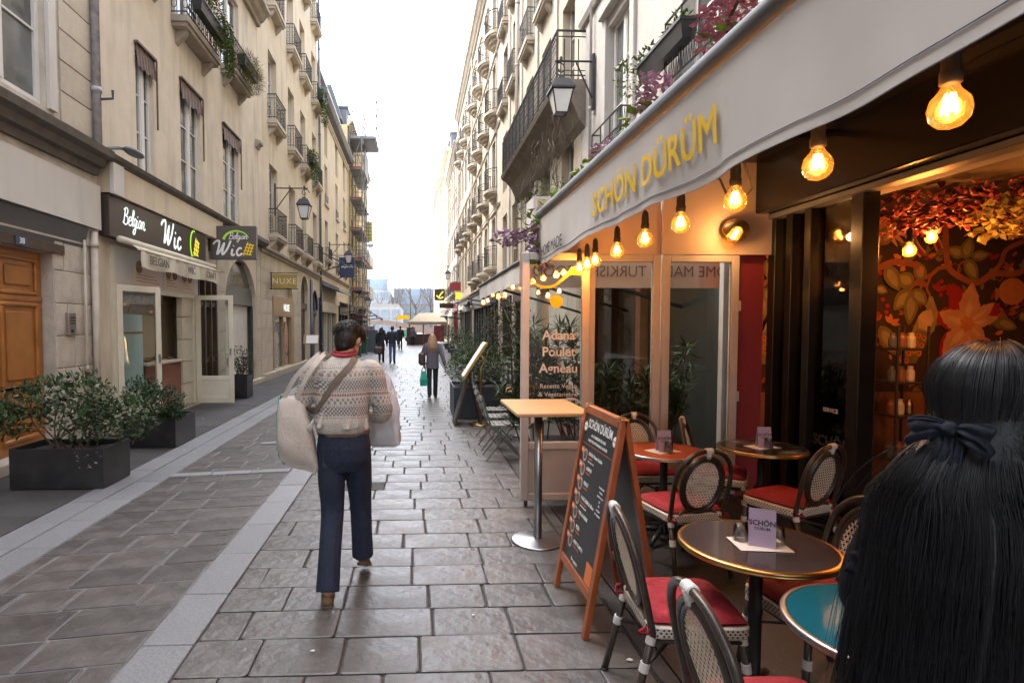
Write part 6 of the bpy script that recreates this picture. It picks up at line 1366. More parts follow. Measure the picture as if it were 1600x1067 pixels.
garland('short wisteria spray behind the awning bar below the iron window box', 1.5, 4.4, 3.0, [((.0, .1, .12), (.12, .16, .08), 120)], [((-.05, .2, .02), (.12, .2, .06), 14)], 72)
garland('wisteria clump behind the awning bar under the black flower box', 1.42, 3.35, 2.98, [((0, 0, .08), (.12, .14, .14), 230), ((-.03, .12, .22), (.05, .05, .06), 40)], [((-.05, .12, .0), (.1, .14, .1), 16)], 73)
garland('rosy wisteria clump behind the awning bar, right of the black flower box', 1.42, 2.62, 3.02, [((0, 0, .10), (.13, .16, .16), 260), ((0, -.25, .26), (.12, .16, .16), 260)], [((0, .02, .0), (.12, .16, .06), 12)], 74, 'wist_red')
garland('rosy wisteria clump highest on the awning bar', 1.44, 2.2, 3.12, [((0, -.1, .18), (.13, .16, .16), 240), ((.0, .18, .28), (.08, .1, .1), 90)], [((0, .2, .2), (.08, .1, .1), 6)], 75, 'wist_red')
# flower boxes on the facades
def flower_box(label, x, y, z, side, w, leafm, blobs, n, seed, L=.07, lw=.04, tint=None):
    t = thing('flower_box', label, 'flower box', (x, y, z), 0 if side > 0 else PI); b = MB(); b.loft([[(0.02, -w / 2 + .03, 0), (.18, -w / 2 + .03, 0), (.18, w / 2 - .03, 0), (.02, w / 2 - .03, 0)], [(0, -w / 2, .2), (.22, -w / 2, .2), (.22, w / 2, .2), (0, w / 2, .2)], [(-.01, -w / 2 - .01, .2), (.235, -w / 2 - .01, .2), (.235, w / 2 + .01, .2), (-.01, w / 2 + .01, .2)], [(-.01, -w / 2 - .01, .24), (.235, -w / 2 - .01, .24), (.235, w / 2 + .01, .24), (-.01, w / 2 + .01, .24)]]); b.build('box', M['planter_black'], t)
    rg = random.Random(seed); f = MB(); leaf_cloud(f, blobs, n, L, lw, rg, .1, 0); f.build('foliage', M[leafm], t)
    if tint: f = MB(); leaf_cloud(f, [((c[0] + .06, c[1], c[2]), r) for c, r in blobs], n // 14, L * .7, L * .6, rg, 0, .5); f.build('bloom', M[tint], t)
    return t
M['leaf_lush'] = leafmat('leaf_lush', (.075, .13, .022)); M['grass_dry'] = leafmat('grass_dry', (.15, .14, .05))
flower_box('lush green flower box on the highest left balcony', XL + .36, 12.95, 8.15, 1, 1.7, 'leaf_lush', [((.1, 0, .38), (.25, .9, .34)), ((.2, .5, .1), (.2, .4, .4)), ((.15, -.5, .7), (.2, .4, .3)), ((.24, .75, -.25), (.12, .15, .45))], 2600, 81, .07, .04, 'petal_red')
flower_box('flower box of wispy dry grass on the second left balcony', XL + .36, 15.75, 8.4, 1, 1.3, 'grass_dry', [((.12, 0, .2), (.24, .75, .25)), ((.2, .1, -.1), (.2, .6, .3))], 2600, 82, .16, .008)
flower_box('trailing ivy box on the far small balcony of the tall left building', XL + .34, 25.7, 8.75, 1, 1.1, 'leaf_lush', [((.1, 0, .3), (.2, .6, .4)), ((.15, .1, -.3), (.15, .5, .5))], 900, 83, .1, .05)
flower_box('trailing plants on the highest small balcony of the tall left building', XL + .34, 28.5, 12.5, 1, 1.1, 'leaf_lush', [((.1, 0, .2), (.2, .6, .4)), ((.15, .1, -.5), (.15, .5, .6))], 900, 84, .1, .05)
flower_box('black flower box with trailing green ferns on the cafe facade', XR - .16, 7.75, 5.28, -1, 1.4, 'leaf_lush', [((.06, -.55, .28), (.2, .35, .16)), ((.3, -.75, .1), (.2, .25, .3)), ((.1, .3, .3), (.1, .4, .12))], 420, 85, .09, .035)
flower_box('silvery shrub box on the balcony corner over the second restaurant', XR - .5, 13.2, 4.15, -1, 1.6, 'leaf_grey', [((.2, .6, .45), (.4, .6, .4)), ((.3, -.5, .4), (.4, .5, .35))], 700, 86, .1, .025)
# ---- brass menu stand, small folding board, slatted chairs and tables of the second restaurant
ms = thing('menu_stand', 'brass menu stand holding a tilted menu frame on the right', 'menu stand', (1.17, 10.2, 0)); q = MB(); q.smooth = True; q.lathe([(.22, 0), (.22, .015), (.03, .03)], 20); q.tube([(0, 0, .02), (0, 0, 1.0), (.06, 0, 1.12), (.02, 0, 1.22), (-.1, 0, 1.2)], .022, 8); q.build('post', M['brass'], ms); q = MB(); q.cbox(-.02, .02, -.26, .26, -.38, .38, .005); fo = q.build('menu_frame', M['brass'], ms, (-.12, 0, 1.14), (0, R(33), 0)); bx('menu_sheet', M['napkin'], fo, -.026, -.0205, -.22, .22, -.34, .34)
fb = thing('folding_board', 'small brown folding board leaning beside the navy planter', 'menu board', (.80, 10.25, 0)); q = MB(); q.cbox(-.018, .018, -.25, .25, 0, 1.0, .004); f1 = q.build('board_frame', M['dark_wood'], fb, (-.1, 0, 0), (0, R(15), 0)); bx('board_panel', M['slate_board'], f1, -.021, -.0185, -.21, .21, .08, .93); q = MB(); q.cbox(-.015, .015, -.25, .25, 0, .98, .004); q.build('board_leg', M['dark_wood'], fb, (.38, 0, 0), (0, R(-13), 0))
M['chair_grey'] = mat('chair_grey', (.13, .135, .125), .45, .1, 6)
def slat_chair():
    t = thing('slatted_chair', '', 'chair', (0, 0, 0), 0, 'grey slatted garden chairs')
    for s in (-1, 1):
        q = MB(); q.tube([(s * .19, -.24, 0), (s * .19, .1, .45), (s * .19, .16, .47)], .012, 6); q.build('leg', M['chair_grey'], t); q = MB(); q.tube([(s * .205, .26, 0), (s * .205, -.18, .46), (s * .205, -.3, .86)], .012, 6); q.build('back_leg', M['chair_grey'], t)
    for i in range(6): bx('seat_slat', M['chair_grey'], t, -.2, .2, -.18 + i * .065, -.125 + i * .065, .455, .467)
    for i in range(3): q = MB(); q.box(-.19, .19, -.006, .006, -.022, .022); q.build('back_slat', M['chair_grey'], t, (0, -.225 - i * .035, .60 + i * .1), (R(-16), 0, 0))
    return t
s0 = slat_chair()
for i, (x, y, rz, lb) in enumerate(((1.16, 7.55, -90, 'grey slatted chair nearest the glass screen'), (1.17, 8.2, -90, 'second grey slatted chair, behind the nearest one'), (1.22, 8.9, -88, 'third grey slatted chair near the brass menu stand'), (2.35, 8.0, 90, 'grey slatted chair on the far side of the white table'))):
    if i == 0: s0.location = (x, y, 0); s0.rotation_euler = (0, 0, R(rz)); s0['label'] = lb
    else: dup(s0, (x, y, 0), R(rz), lb)
for i, (y, lb) in enumerate(((7.7, 'square pale table of the second restaurant, nearer'), (9.1, 'square pale table of the second restaurant, farther'))):
    t = thing('cafe_table', lb, 'table', (1.72, y, 0), 0, 'square tables of the second restaurant'); q = MB(); q.cbox(-.33, .33, -.3, .3, .72, .745, .004); q.build('table_top', M['beech'], t); q = MB(); q.smooth = True; q.lathe([(.03, .02), (.03, .72)], 10); q.build('post', M['iron'], t); q = MB(); q.smooth = True; q.lathe([(.2, 0), (.2, .012), (.03, .03)], 16); q.build('base_plate', M['iron'], t)
    for j, (dx, dy) in enumerate(((-.1, -.1), (.05, .05), (.15, -.12))): g = MB(); g.smooth = True; g.lathe([(.03, .0), (.036, .09), (.034, .09), (.028, .006)], 12); tag(g.build('tumbler', gl_m, None, (1.72 + dx, y + dy, .746)), 'glass standing on the %s pale table' % ('nearer', 'farther')[i], 'glass', 'glasses on the pale tables')
eb = thing('easel_board', 'white chalk easel board behind the glass screen', 'menu board', (1.75, 7.2, 0)); q = MB(); q.cbox(-.3, .3, -.02, .02, .1, 1.45, .005); f1 = q.build('board_frame', M['screen_frame'], eb, (0, 0, 0), (R(-12), 0, R(20))); bx('board_panel', M['napkin'], f1, -.25, .25, -.024, -.0205, .16, 1.4)
# ---- second restaurant: grey awning, beige box end, string of bulbs, door
a2 = thing('restaurant_awning', 'pale grey awning of the second restaurant behind the glass screen', 'awning', (2.0, 9.6, 2.6)); q = MB(); q.prism([(-.6, -2.6, .0), (-.6, -2.6, .04), (1.6, -2.6, .75), (1.6, -2.6, .7)], (0, 5.4, 0)); q.build('roof_cloth', M['canvas_grey'], a2); q = MB(); q.sheet(lambda u, v: (-.61 - .012 * math.sin(u * 30) * v, -2.6 + 5.4 * u, .02 - .3 * v), 40, 2); q.build('valance', M['awning_cloth'], a2); q = MB(); q.box(-.65, -.1, -3.05, -2.62, -.15, .62); bo = q.build('end_box', M['awning_cloth'], a2); text('M', .12, (-.55, -3.053, .0), RF, M['black_print'], bo)
q = MB(); [q.tube([(1.6, y, -.6), (-.5, y, .0)], .025, 6) for y in (-2, 0, 2.4)]; q.tube([(-.6, -2.6, 0), (-.6, 2.8, 0)], .035, 8); q.build('arm', M['iron'], a2)
for i in range(11): bulb('lit bulb in the bulb string of the second restaurant, %s' % ('front row' if i < 7 else 'back row'), (1.42 if i < 7 else 2.1, 7.6 + (i if i < 7 else i - 7) * .72, 2.28 + .05 * math.sin(i * 2.)), 'lit bulbs of the second restaurant', 1.0 if i % 3 == 0 else 0, 1.0)
t = thing('light_cable', 'cable of the bulb string of the second restaurant', 'cable', (1.42, 7.6, 2.47)); q = MB(); q.tube([(0, -.3 + i * .5, .02 * math.sin(i * 2)) for i in range(11)], .01, 5); q.tube([(.68, -.3 + i * .5, .02 * math.sin(i * 2)) for i in range(7)], .01, 5); q.build('cord', M['black_print'], t)
shopfront(r1, XR, -1, 9.4, 11.85, 2.55, 'dark_wood', 2, .35); bx('street_door', M['oak'], r1, XR + .1, XR + .16, 7.2, 8.6, .1, 2.5); bx('timber_post', M['oak'], r1, XR - .15, XR - .01, 8.75, 8.95, .0, 2.9)
bx('door_step', M['stone_pale'], r2, XR - .6, XR, 15.3, 17.1, 0, .16, c=.01)
bx('painted_wall', mat('teal_grey', (.055, .075, .075), .6, .15, 2), r1, XR - .045, XR - .005, 6.2, 8.7, .02, 2.75)
# ---- bins and stands far on the left
M['bin_green'] = mat('bin_green', (.012, .085, .035), .45, .1, 4)
def bin_(label, x, y, m):
    t = thing('wheelie_bin', label, 'bin', (x, y, 0), 0, 'wheeled rubbish bins'); q = MB(); q.loft([[(-.24, -.24, .08), (.24, -.24, .08), (.24, .24, .08), (-.24, .24, .08)], [(-.3, -.32, .95), (.3, -.32, .95), (.3, .32, .95), (-.3, .32, .95)]]); q.build('body', M[m], t); q = MB(); q.cbox(-.33, .33, -.36, .36, .955, 1.04, .02); q.build('lid', M[m], t)
    for s in (-1, 1): q = MB(); q.lathe([(.1, -.03), (.1, .03)], 12, mx=Matrix.Translation((s * .24, .22, .1)) @ Matrix.Rotation(PI / 2, 4, 'Y')); q.build('wheel', M['iron'], t)
bin_('green wheelie bin standing far down the left side', -3.2, 35.5, 'bin_green'); bin_('dark blue wheelie bin beside the green one', -3.3, 32.5, 'planter_navy')
t = thing('pavement_board', 'dark blue pavement board past the green bin', 'menu board', (-2.9, 39, 0)); q = MB(); q.cbox(-.4, .4, -.03, .03, 0, 1.5, .005); q.build('board_frame', M['planter_navy'], t, (0, 0, 0), (R(-8), 0, 0)); q = MB(); q.cbox(-.4, .4, -.02, .02, 0, 1.48, .005); q.build('board_leg', M['planter_navy'], t, (0, .45, 0), (R(9), 0, 0))
M['mixed_goods'] = mat('mixed_goods', (.35, .30, .27), .7, .7, 9)
for i, (x, y, lb) in enumerate(((-3.6, 37.6, 'goods rail with pale wares under the sand awning on the left'), (-3.5, 44.5, 'display rack by the scaffolding foot'))):
    t = thing('display_rack', lb, 'rack', (x, y, 0)); q = MB(); [q.tube([(a, b_, 0), (a, b_, 1.9)], .02, 5) for a in (-.4, .4) for b_ in (-.6, .6)]; [q.tube([(a, -.6, 1.9), (a, .6, 1.9)], .02, 5) for a in (-.4, .4)]; q.build('rack_frame', M['steel'], t)
    for z in (.5, 1.0, 1.45): bx('wares', M['mixed_goods'], t, -.36, .36, -.56, .56, z, z + .3)
pots = ((-3.9, 34.2, 1.9, .6, 'leafy potted shrub by the canopy on the left'), (-3.9, 31.6, 2.2, .55, 'tall potted shrub left of the canopy'))
for i, (x, y, h, r, lb) in enumerate(pots): bush(lb, x, y, h, r, .5, 90 + i, 'leaf_dark', 500, 'potted shrubs by the left canopy')
# ================================================================ PEOPLE
M['skin'] = mat('skin', (.42, .235, .165), .5, .08, 20, .05, 120); M['hair_brown'] = mat('hair_brown', (.011, .0075, .0055), .5, .4, 40, .3, 90, spec=.3); M['hair_black'] = mat('hair_black', (.010, .009, .010), .38, .4, 40, .4, 70)
M['denim'] = mat('denim', (.009, .015, .036), .8, .3, 30, .25, 200, stain=(.012, .017, .032), sscale=3, samt=.6); M['denim_mid'] = mat('denim_mid', (.05, .085, .17), .75, .2, 20); M['suede'] = mat('suede', (.16, .095, .05), .85, .25, 20, .2, 120, stain=(.07, .045, .03), sscale=8, samt=.6); M['sole'] = mat('sole', (.10, .075, .05), .7, .2, 15); M['black_cloth'] = mat('black_cloth', (.014, .014, .018), .75, .25, 15, .2, 90); M['navy_cloth'] = mat('navy_cloth', (.014, .018, .034), .7, .25, 12, .25, 60)
M['blazer'] = mat('blazer', (.115, .115, .14), .8, .18, 30, .2, 120); M['hair_blond'] = mat('hair_blond', (.30, .19, .10), .45, .4, 25, .5, 60); M['scarf_red'] = mat('scarf_red', (.24, .015, .022), .75, .2, 20, .3, 120); M['canvas_tote'] = mat('canvas_tote', (.54, .48, .42), .85, .1, 12, .3, 60, stain=(.36, .29, .24), sscale=3, samt=.4); M['strap_brown'] = mat('strap_brown', (.12, .085, .06), .7, .2, 30, .2, 150); M['teal_bag'] = mat('teal_bag', (.005, .30, .22), .5, .12, 5); M['brown_bag'] = mat('brown_bag', (.055, .032, .028), .5, .25, 8)
def plastic():
    m = bpy.data.materials.new('plastic_white'); m.use_nodes = True; nt = m.node_tree; N = nt.nodes; L = nt.links
    for n in list(N):
        if n.type == 'BSDF_PRINCIPLED': N.remove(n)
    d = N.new('ShaderNodeBsdfDiffuse'); d.inputs[0].default_value = (.62, .63, .68, 1); t = N.new('ShaderNodeBsdfTranslucent'); t.inputs[0].default_value = (.62, .63, .68, 1); tr = N.new('ShaderNodeBsdfTransparent'); g_ = N.new('ShaderNodeBsdfGlossy'); g_.inputs['Roughness'].default_value = .25
    a = N.new('ShaderNodeMixShader'); a.inputs[0].default_value = .45; L.new(d.outputs[0], a.inputs[1]); L.new(t.outputs[0], a.inputs[2]); b = N.new('ShaderNodeMixShader'); b.inputs[0].default_value = .18; L.new(a.outputs[0], b.inputs[1]); L.new(tr.outputs[0], b.inputs[2]); c = N.new('ShaderNodeMixShader'); c.inputs[0].default_value = .07; L.new(b.outputs[0], c.inputs[1]); L.new(g_.outputs[0], c.inputs[2]); L.new(c.outputs[0], N['Material Output'].inputs[0]); return m
M['plastic_white'] = plastic()
def knit():
    m = mat('knit', (.58, .525, .46), .95, .22, 140, .8, 170); nt = m.node_tree; N = nt.nodes; L = nt.links; b = N['Principled BSDF']; base = b.inputs['Base Color'].links[0].from_socket
    tc = N.new('ShaderNodeTexCoord'); sp = N.new('ShaderNodeSeparateXYZ'); L.new(tc.outputs['Object'], sp.inputs[0])
    nz = N.new('ShaderNodeTexNoise'); nz.inputs['Scale'].default_value = 5; L.new(tc.outputs['Object'], nz.inputs['Vector'])
    def mth(op, a, b_=None):
        n = N.new('ShaderNodeMath'); n.operation = op
        for i, v in enumerate((a, b_)):
            if v is None: continue
            if isinstance(v, (int, float)): n.inputs[i].default_value = v
            else: L.new(v, n.inputs[i])
        return n.outputs[0]
    z = mth('ADD', sp.outputs[2], mth('MULTIPLY', mth('SUBTRACT', nz.outputs[0], .5), .02)); x = mth('ADD', sp.outputs[0], mth('MULTIPLY', sp.outputs[1], .9))
    out = base
    def band(z0, z1, px, pz, thr, col, out):
        inb = mth('MULTIPLY', mth('GREATER_THAN', z, z0), mth('LESS_THAN', z, z1))
        q = mth('MULTIPLY', mth('SINE', mth('MULTIPLY', x, 2 * PI / px)), mth('SINE', mth('MULTIPLY', z, 2 * PI / pz))) if pz else mth('SINE', mth('MULTIPLY', x, 2 * PI / px))
        f = mth('MULTIPLY', mth('MULTIPLY', inb, mth('GREATER_THAN', q, thr)), .72)
        mx = N.new('ShaderNodeMix'); mx.data_type = 'RGBA'; L.new(f, mx.inputs[0]); L.new(out, mx.inputs[6]); mx.inputs[7].default_value = (*col, 1); return mx.outputs[2]
    navy, red, grey, rose = (.055, .055, .085), (.24, .06, .05), (.17, .15, .15), (.27, .17, .15)
    for a in ((1.425, 1.462, .034, .05, .05, rose), (1.345, 1.405, .022, .028, -.1, navy), (1.33, 1.342, .012, 0, -.2, grey), (1.408, 1.418, .012, 0, -.2, grey), (1.305, 1.322, .016, 0, -.75, red), (1.255, 1.293, .034, .05, .05, grey), (1.18, 1.24, .022, .028, -.1, navy), (1.165, 1.174, .012, 0, -.2, rose), (1.244, 1.25, .012, 0, -.2, grey), (1.475, 1.484, .012, 0, .1, grey)): out = band(*a, out)
    L.new(out, b.inputs['Base Color']); return m
M['knit'] = knit()
def soft(mb, name, m, parent, vox=.01, it=4):
    o = mb.build(name, m, parent); r = o.modifiers.new('remesh', 'REMESH'); r.mode = 'VOXEL'; r.voxel_size = vox; r.use_smooth_shade = True
    s = o.modifiers.new('smooth', 'SMOOTH'); s.factor = .5; s.iterations = it; return o
def limb(mb, pts, rad, flat=None, sub=5, ends=True):
    P = catmull(pts, sub); Rr = [v.x for v in catmull([(r, 0, 0) for r in rad], sub)]
    mb.tube(P, Rr, 12, ry=None if flat is None else [r * flat for r in Rr]); mb.ell(P[0], (Rr[0],) * 3, 10, 6)
    if ends: mb.ell(P[-1], (Rr[-1],) * 3, 10, 6)
def torso(mb, secs):        # (x, y, z, rx, ry)
    rings = []
    for x, y, z, rx, ry in secs: rings.append([(x + rx * math.copysign(abs(math.cos(a)) ** .8, math.cos(a)), y + ry * math.copysign(abs(math.sin(a)) ** .8, math.sin(a)), z) for a in (2 * PI * q / 20 for q in range(20))])
    mb.loft(rings)
def hand(mb, w, d, up, s=1., curl=.5, thumb=1):
    # palm and five fingers from wrist w along d; up = back of the hand
    d = Vector(d).normalized(); up = Vector(up); up = (up - d * up.dot(d)).normalized(); sd = d.cross(up); w = Vector(w)
    limb(mb, [w, w + d * .05 * s, w + d * .085 * s], [.026 * s, .036 * s, .033 * s], .5, 3)
    for i, (o_, L) in enumerate(((-.027, .062), (-.009, .074), (.009, .07), (.026, .055))):
        p = w + d * .08 * s + sd * o_ * s; pts = [p]; dd = d.copy()
        for k in range(3): dd = (dd - up * curl * .8).normalized(); p = p + dd * L * s / 2.4; pts.append(p)
        mb.tube(pts, [.0095 * s, .009 * s, .0085 * s, .007 * s], 8)
    p = w + d * .03 * s - sd * thumb * .026 * s; mb.tube([p, p + (d * .5 - sd * thumb * .8 - up * .2) * .04 * s, p + (d * .9 - sd * thumb * .8 - up * .6) * .062 * s], [.013 * s, .011 * s, .008 * s], 8)
def head(mb, c, f, s=1., tilt=0.):
    # c centre, f forward direction
    f = Vector(f).normalized(); z = Vector((0, 0, 1)); r_ = f.cross(z).normalized(); u = r_.cross(f); mx = Matrix((r_, f, u)).transposed().to_4x4(); C_ = Vector(c)
    P = lambda x, y, zz: C_ + r_ * x * s + f * y * s + u * zz * s
    mb.ell(P(0, -.01, .02), (.075 * s, .095 * s, .1 * s), 16, 12, mx); mb.ell(P(0, .03, -.045), (.056 * s, .065 * s, .075 * s), 14, 10, mx); mb.ell(P(0, .055, -.095), (.03 * s, .03 * s, .022 * s), 10, 8, mx)
    mb.tube([P(0, .085, .02), P(0, .108, -.018), P(0, .112, -.03)], [.009 * s, .014 * s, .016 * s], 8); mb.tube([P(-.045, .082, .028), P(0, .096, .034), P(.045, .082, .028)], .011 * s, 6)
    for q in (-1, 1): mb.ell(P(q * .078, -.005, -.005), (.012 * s, .02 * s, .032 * s), 8, 6, mx)
    mb.tube([P(-.022, .088, -.058), P(0, .096, -.056), P(.022, .088, -.058)], .008 * s, 6)
    return P, mx
def face(par, P, mx, s, hairm):
    e = MB()
    for q in (-1, 1): e.ell(P(q * .031, .083, .008), (.013 * s,) * 3, 8, 6)
    o = e.build('eye', M['white_print'], par); e = MB()
    for q in (-1, 1): e.ell(P(q * .032, .0935, .008), (.006 * s, .004 * s, .006 * s), 8, 6, mx)
    e.build('iris', M['black_print'], o); e = MB(); e.tube([P(-.02, .099, -.0575), P(0, .106, -.0565), P(.02, .099, -.0575)], .0045 * s, 6); e.build('lips', mat('lips', (.30, .10, .09), .45, .05, 5), par)
    e = MB(); [e.tube([P(q * .016, .1, .032), P(q * .034, .098, .04), P(q * .05, .086, .034)], .004 * s, 5) for q in (-1, 1)]; e.build('eyebrow', M[hairm], par)
def shoe(par, heel, toe, m='suede', s=1.):
    h, t_ = Vector(heel), Vector(toe); d = (t_ - h); L = d.length; d.normalize(); sd = d.cross(Vector((0, 0, 1))).normalized(); u = sd.cross(d); q = MB(); q.smooth = True; rings = []
    for k, w, hh, b in ((0, .028, .055, .012), (.1, .036, .075, .004), (.35, .037, .075, 0), (.6, .042, .05, 0), (.85, .04, .034, .002), (.97, .026, .022, .008), (1.0, .012, .012, .01)):
        c = h + d * L * k; rings.append([c + sd * w * s * math.cos(a) + u * (b + (hh - b) * (.5 + .5 * math.sin(a))) * s for a in (2 * PI * i / 14 for i in range(14))])
    q.loft(rings); o = q.build('shoe', M[m], par); q = MB(); q.smooth = True; rings = []
    for k, w, b in ((-.01, .03, .0), (.1, .039, 0), (.35, .036, 0), (.6, .045, 0), (.85, .043, 0), (1.0, .018, .004)):
        c = h + d * L * k; rings.append([c + sd * w * s * a + u * (b + z_) * s for a, z_ in ((-1, -.004), (1, -.004), (1, .014), (-1, .014))])
    q.loft(rings); q.build('sole', M['sole'], o); return o
def wrapmod(o, target, off):
    m = o.modifiers.new('wrap', 'SHRINKWRAP'); m.target = target; m.wrap_method = 'NEAREST_SURFACEPOINT'; m.wrap_mode = 'ABOVE_SURFACE'; m.offset = off
# ---- the man in the patterned jumper
man = thing('person', 'man seen from behind in a patterned wool jumper and dark jeans, walking with bags', 'person', (-.47, 3.80, 0))
LA, RA, LK, RK, LH, RH = (-.075, -.235, .10), (.105, .19, .17), (-.075, -.02, .53), (.095, .13, .55), (-.085, 0, .93), (.085, .02, .93)
SL, SR, EL, ER, WL, WR = (-.195, 0, 1.45), (.19, .0, 1.45), (-.275, .0, 1.19), (.255, .03, 1.17), (-.12, .24, 1.10), (.13, .25, 1.13)
b = MB(); torso(b, [(0, .01, .86, .13, .1), (0, 0, 1.0, .145, .1), (0, 0, 1.2, .15, .1), (0, .0, 1.38, .17, .1), (0, .01, 1.47, .12, .08), (0, .03, 1.52, .06, .06)])
limb(b, [(0, .02, 1.46), (.01, .05, 1.58), (.015, .07, 1.63)], [.06, .055, .055]); P, mx = head(b, (.03, .10, 1.655), (.42, .82, -.38))
for a, k, c in ((LH, LK, LA), (RH, RK, RA)): limb(b, [a, k, c], [.075, .05, .04])
for a, e, w in ((SL, EL, WL), (SR, ER, WR)): limb(b, [a, e, w], [.05, .04, .028])
hand(b, WL, (.5, .8, .05), (-.3, .3, .9), 1., .5, -1); hand(b, WR, (-.5, .8, .1), (.4, .3, .8), 1., .5, 1)
sk = soft(b, 'body', M['skin'], man, .007, 3); face(sk, P, mx, 1., 'hair_brown')
h = MB(); h.ell(P(0, -.010, .036), (.0865, .104, .094), 20, 16, mx); h.ell(P(0, -.045, -.012), (.079, .070, .088), 16, 12, mx); h.ell(P(0, -.06, -.06), (.06, .045, .05), 12, 8, mx)
for q in (-1, 1): h.tube([P(q * .077, .012, .04), P(q * .079, .014, -.02)], [.012, .006], 6)
soft(h, 'hair', M['hair_brown'], man, .006, 3)
rg = random.Random(2); h = MB(); h.smooth = True
for i in range(520):
    th = rg.uniform(.05, 1.5); ph = rg.uniform(0, 2 * PI); pts = []
    for k in range(5):
        t_ = th + k * .13; v = Vector((math.cos(ph) * math.sin(t_) * .088, -.010 + math.sin(ph + .12 * k) * math.sin(t_) * .1055, .036 + math.cos(t_) * .0955)) * (1.0 + .010 * math.sin(k * 1.1 + i)); pts.append(P(*v))
    if math.sin(ph) * math.sin(th + .5) < .55: h.tube(pts, [.0032, .0036, .003, .002, .0008], 4, cap=False)
h.build('hair_strands', M['hair_brown'], man)['kind'] = 'stuff'
s = MB(); torso(s, [(-.01, .0, 1.055, .165, .125), (-.01, -.005, 1.075, .168, .132), (-.01, -.01, 1.13, .180, .140), (-.005, -.01, 1.25, .178, .132), (0, -.005, 1.38, .186, .126), (0, .0, 1.45, .185, .115), (0, .012, 1.50, .145, .10), (0, .025, 1.545, .085, .078), (0, .03, 1.56, .07, .07)])
for a, e, w in ((SL, EL, WL), (SR, ER, WR)): limb(s, [(a[0] * .75, a[1], a[2] + .01), a, ((a[0] + e[0]) / 2 + .005 * math.copysign(1, e[0]), (a[1] + e[1]) / 2 - .01, (a[2] + e[2]) / 2), e, w], [.065, .074, .068, .064, .042])
for i in range(7): s.tube([(-.2 + .06 * i, -.13 - .018 * math.sin(i * 2), 1.09 + .01 * (i % 2)), (-.17 + .055 * i, -.135, 1.17 + .02 * (i % 3))], [.022, .008], 6)
jm = soft(s, 'jumper', M['knit'], man, .0085, 5)
j = MB(); torso(j, [(0, .01, .80, .10, .105), (0, .005, .88, .172, .128), (0, 0, .96, .178, .128), (0, 0, 1.07, .162, .112), (0, 0, 1.10, .158, .108)])
for a, k, c, hm in ((LH, LK, LA, (-.078, -.235, .088)), (RH, RK, RA, (.105, .175, .152))): limb(j, [(a[0], a[1], a[2]), ((a[0] + k[0]) / 2, (a[1] + k[1]) / 2 - .005, (a[2] + k[2]) / 2), k, ((k[0] + c[0]) / 2, (k[1] + c[1]) / 2 - .012, (k[2] + c[2]) / 2), hm], [.094, .090, .077, .073, .075], ends=False)
for k, c in ((LK, LA), (RK, RA)):
    for i in range(5): z = .14 + i * .05; t_ = z / .53; s_ = Vector(c).lerp(Vector(k), t_); j.tube([s_ + Vector((-.06, -.03, .0)), s_ + Vector((0, -.066, -.01 + .02 * (i % 2))), s_ + Vector((.06, -.02, .01))], .009, 5)
jn = soft(j, 'jeans', M['denim'], man, .008, 3); M['stitch'] = mat('stitch', (.035, .045, .065), .8, .2, 20)
for x in (-.09, .085):
    p = MB(); n = 6; p.sheet(lambda u, v: (x - .06 + .12 * u, -.16, .985 - .14 * v - .018 * v * (1 - abs(2 * u - 1))), n, n); o = p.build('pocket', M['denim'], jn); wrapmod(o, jn, .004); p = MB(); p.tube([(x - .058, -.16, .98), (x - .056, -.16, .85), (x, -.16, .832), (x + .056, -.16, .85), (x + .058, -.16, .98), (x - .058, -.16, .98)], .0022, 4); o = p.build('stitching', M['stitch'], jn); wrapmod(o, jn, .006)
p = MB(); p.tube([(.168 * math.cos(a), .12 * math.sin(a), 1.055) for a in (2 * PI * q / 30 for q in range(30))], .006, 6, closed=True, ry=.018, up=(1, 0, 0)); p.build('belt', M['strap_brown'], jn)
shoe(man, (-.075, -.275, .0), (-.105, -.01, .004)); shoe(man, (.105, .115, .115), (.115, .34, .012))
p = MB(); p.smooth = True; p.tube([(.004 + (.068 + .004 * math.sin(a * 3)) * math.cos(a), .03 + .072 * math.sin(a), 1.568 + .012 * math.sin(a)) for a in (2 * PI * q / 28 for q in range(28))], .014, 10, closed=True, ry=.02); p.tube([(.004 + .068 * math.cos(a), .034 + .066 * math.sin(a), 1.588 + .014 * math.sin(a)) for a in (2 * PI * q / 28 for q in range(28))], .009, 8, closed=True); p.build('neckerchief', M['scarf_red'], man)
def strap(name, path, w, m, par, tgt, off=.006, n=8):
    P_ = catmull(path, n); q = MB(); L_ = []; 
    for i, p_ in enumerate(P_):
        d = (P_[min(i + 1, len(P_) - 1)] - P_[max(i - 1, 0)]).normalized(); sd = d.cross(Vector((0, 1, 0)))
        if sd.length < .2: sd = Vector((0, 0, 1)) if abs(d.z) < .7 else Vector((1, 0, 0))
        L_.append((p_, sd.normalized() * w / 2))
    k = 4
    for i in range(len(L_) - 1):
        for j_ in range(k):
            f0, f1 = -1 + 2 * j_ / k, -1 + 2 * (j_ + 1) / k; q.quad(L_[i][0] + L_[i][1] * f0, L_[i + 1][0] + L_[i + 1][1] * f0, L_[i + 1][0] + L_[i + 1][1] * f1, L_[i][0] + L_[i][1] * f1)
    o = q.build(name, m, par)
    if tgt: wrapmod(o, tgt, off)
    sm_ = o.modifiers.new('thick', 'SOLIDIFY'); sm_.thickness = .004; return o
tote = thing('tote_bag', 'cream canvas tote bag hanging from the left shoulder of the man', 'bag', (-.47, 3.80, 0))
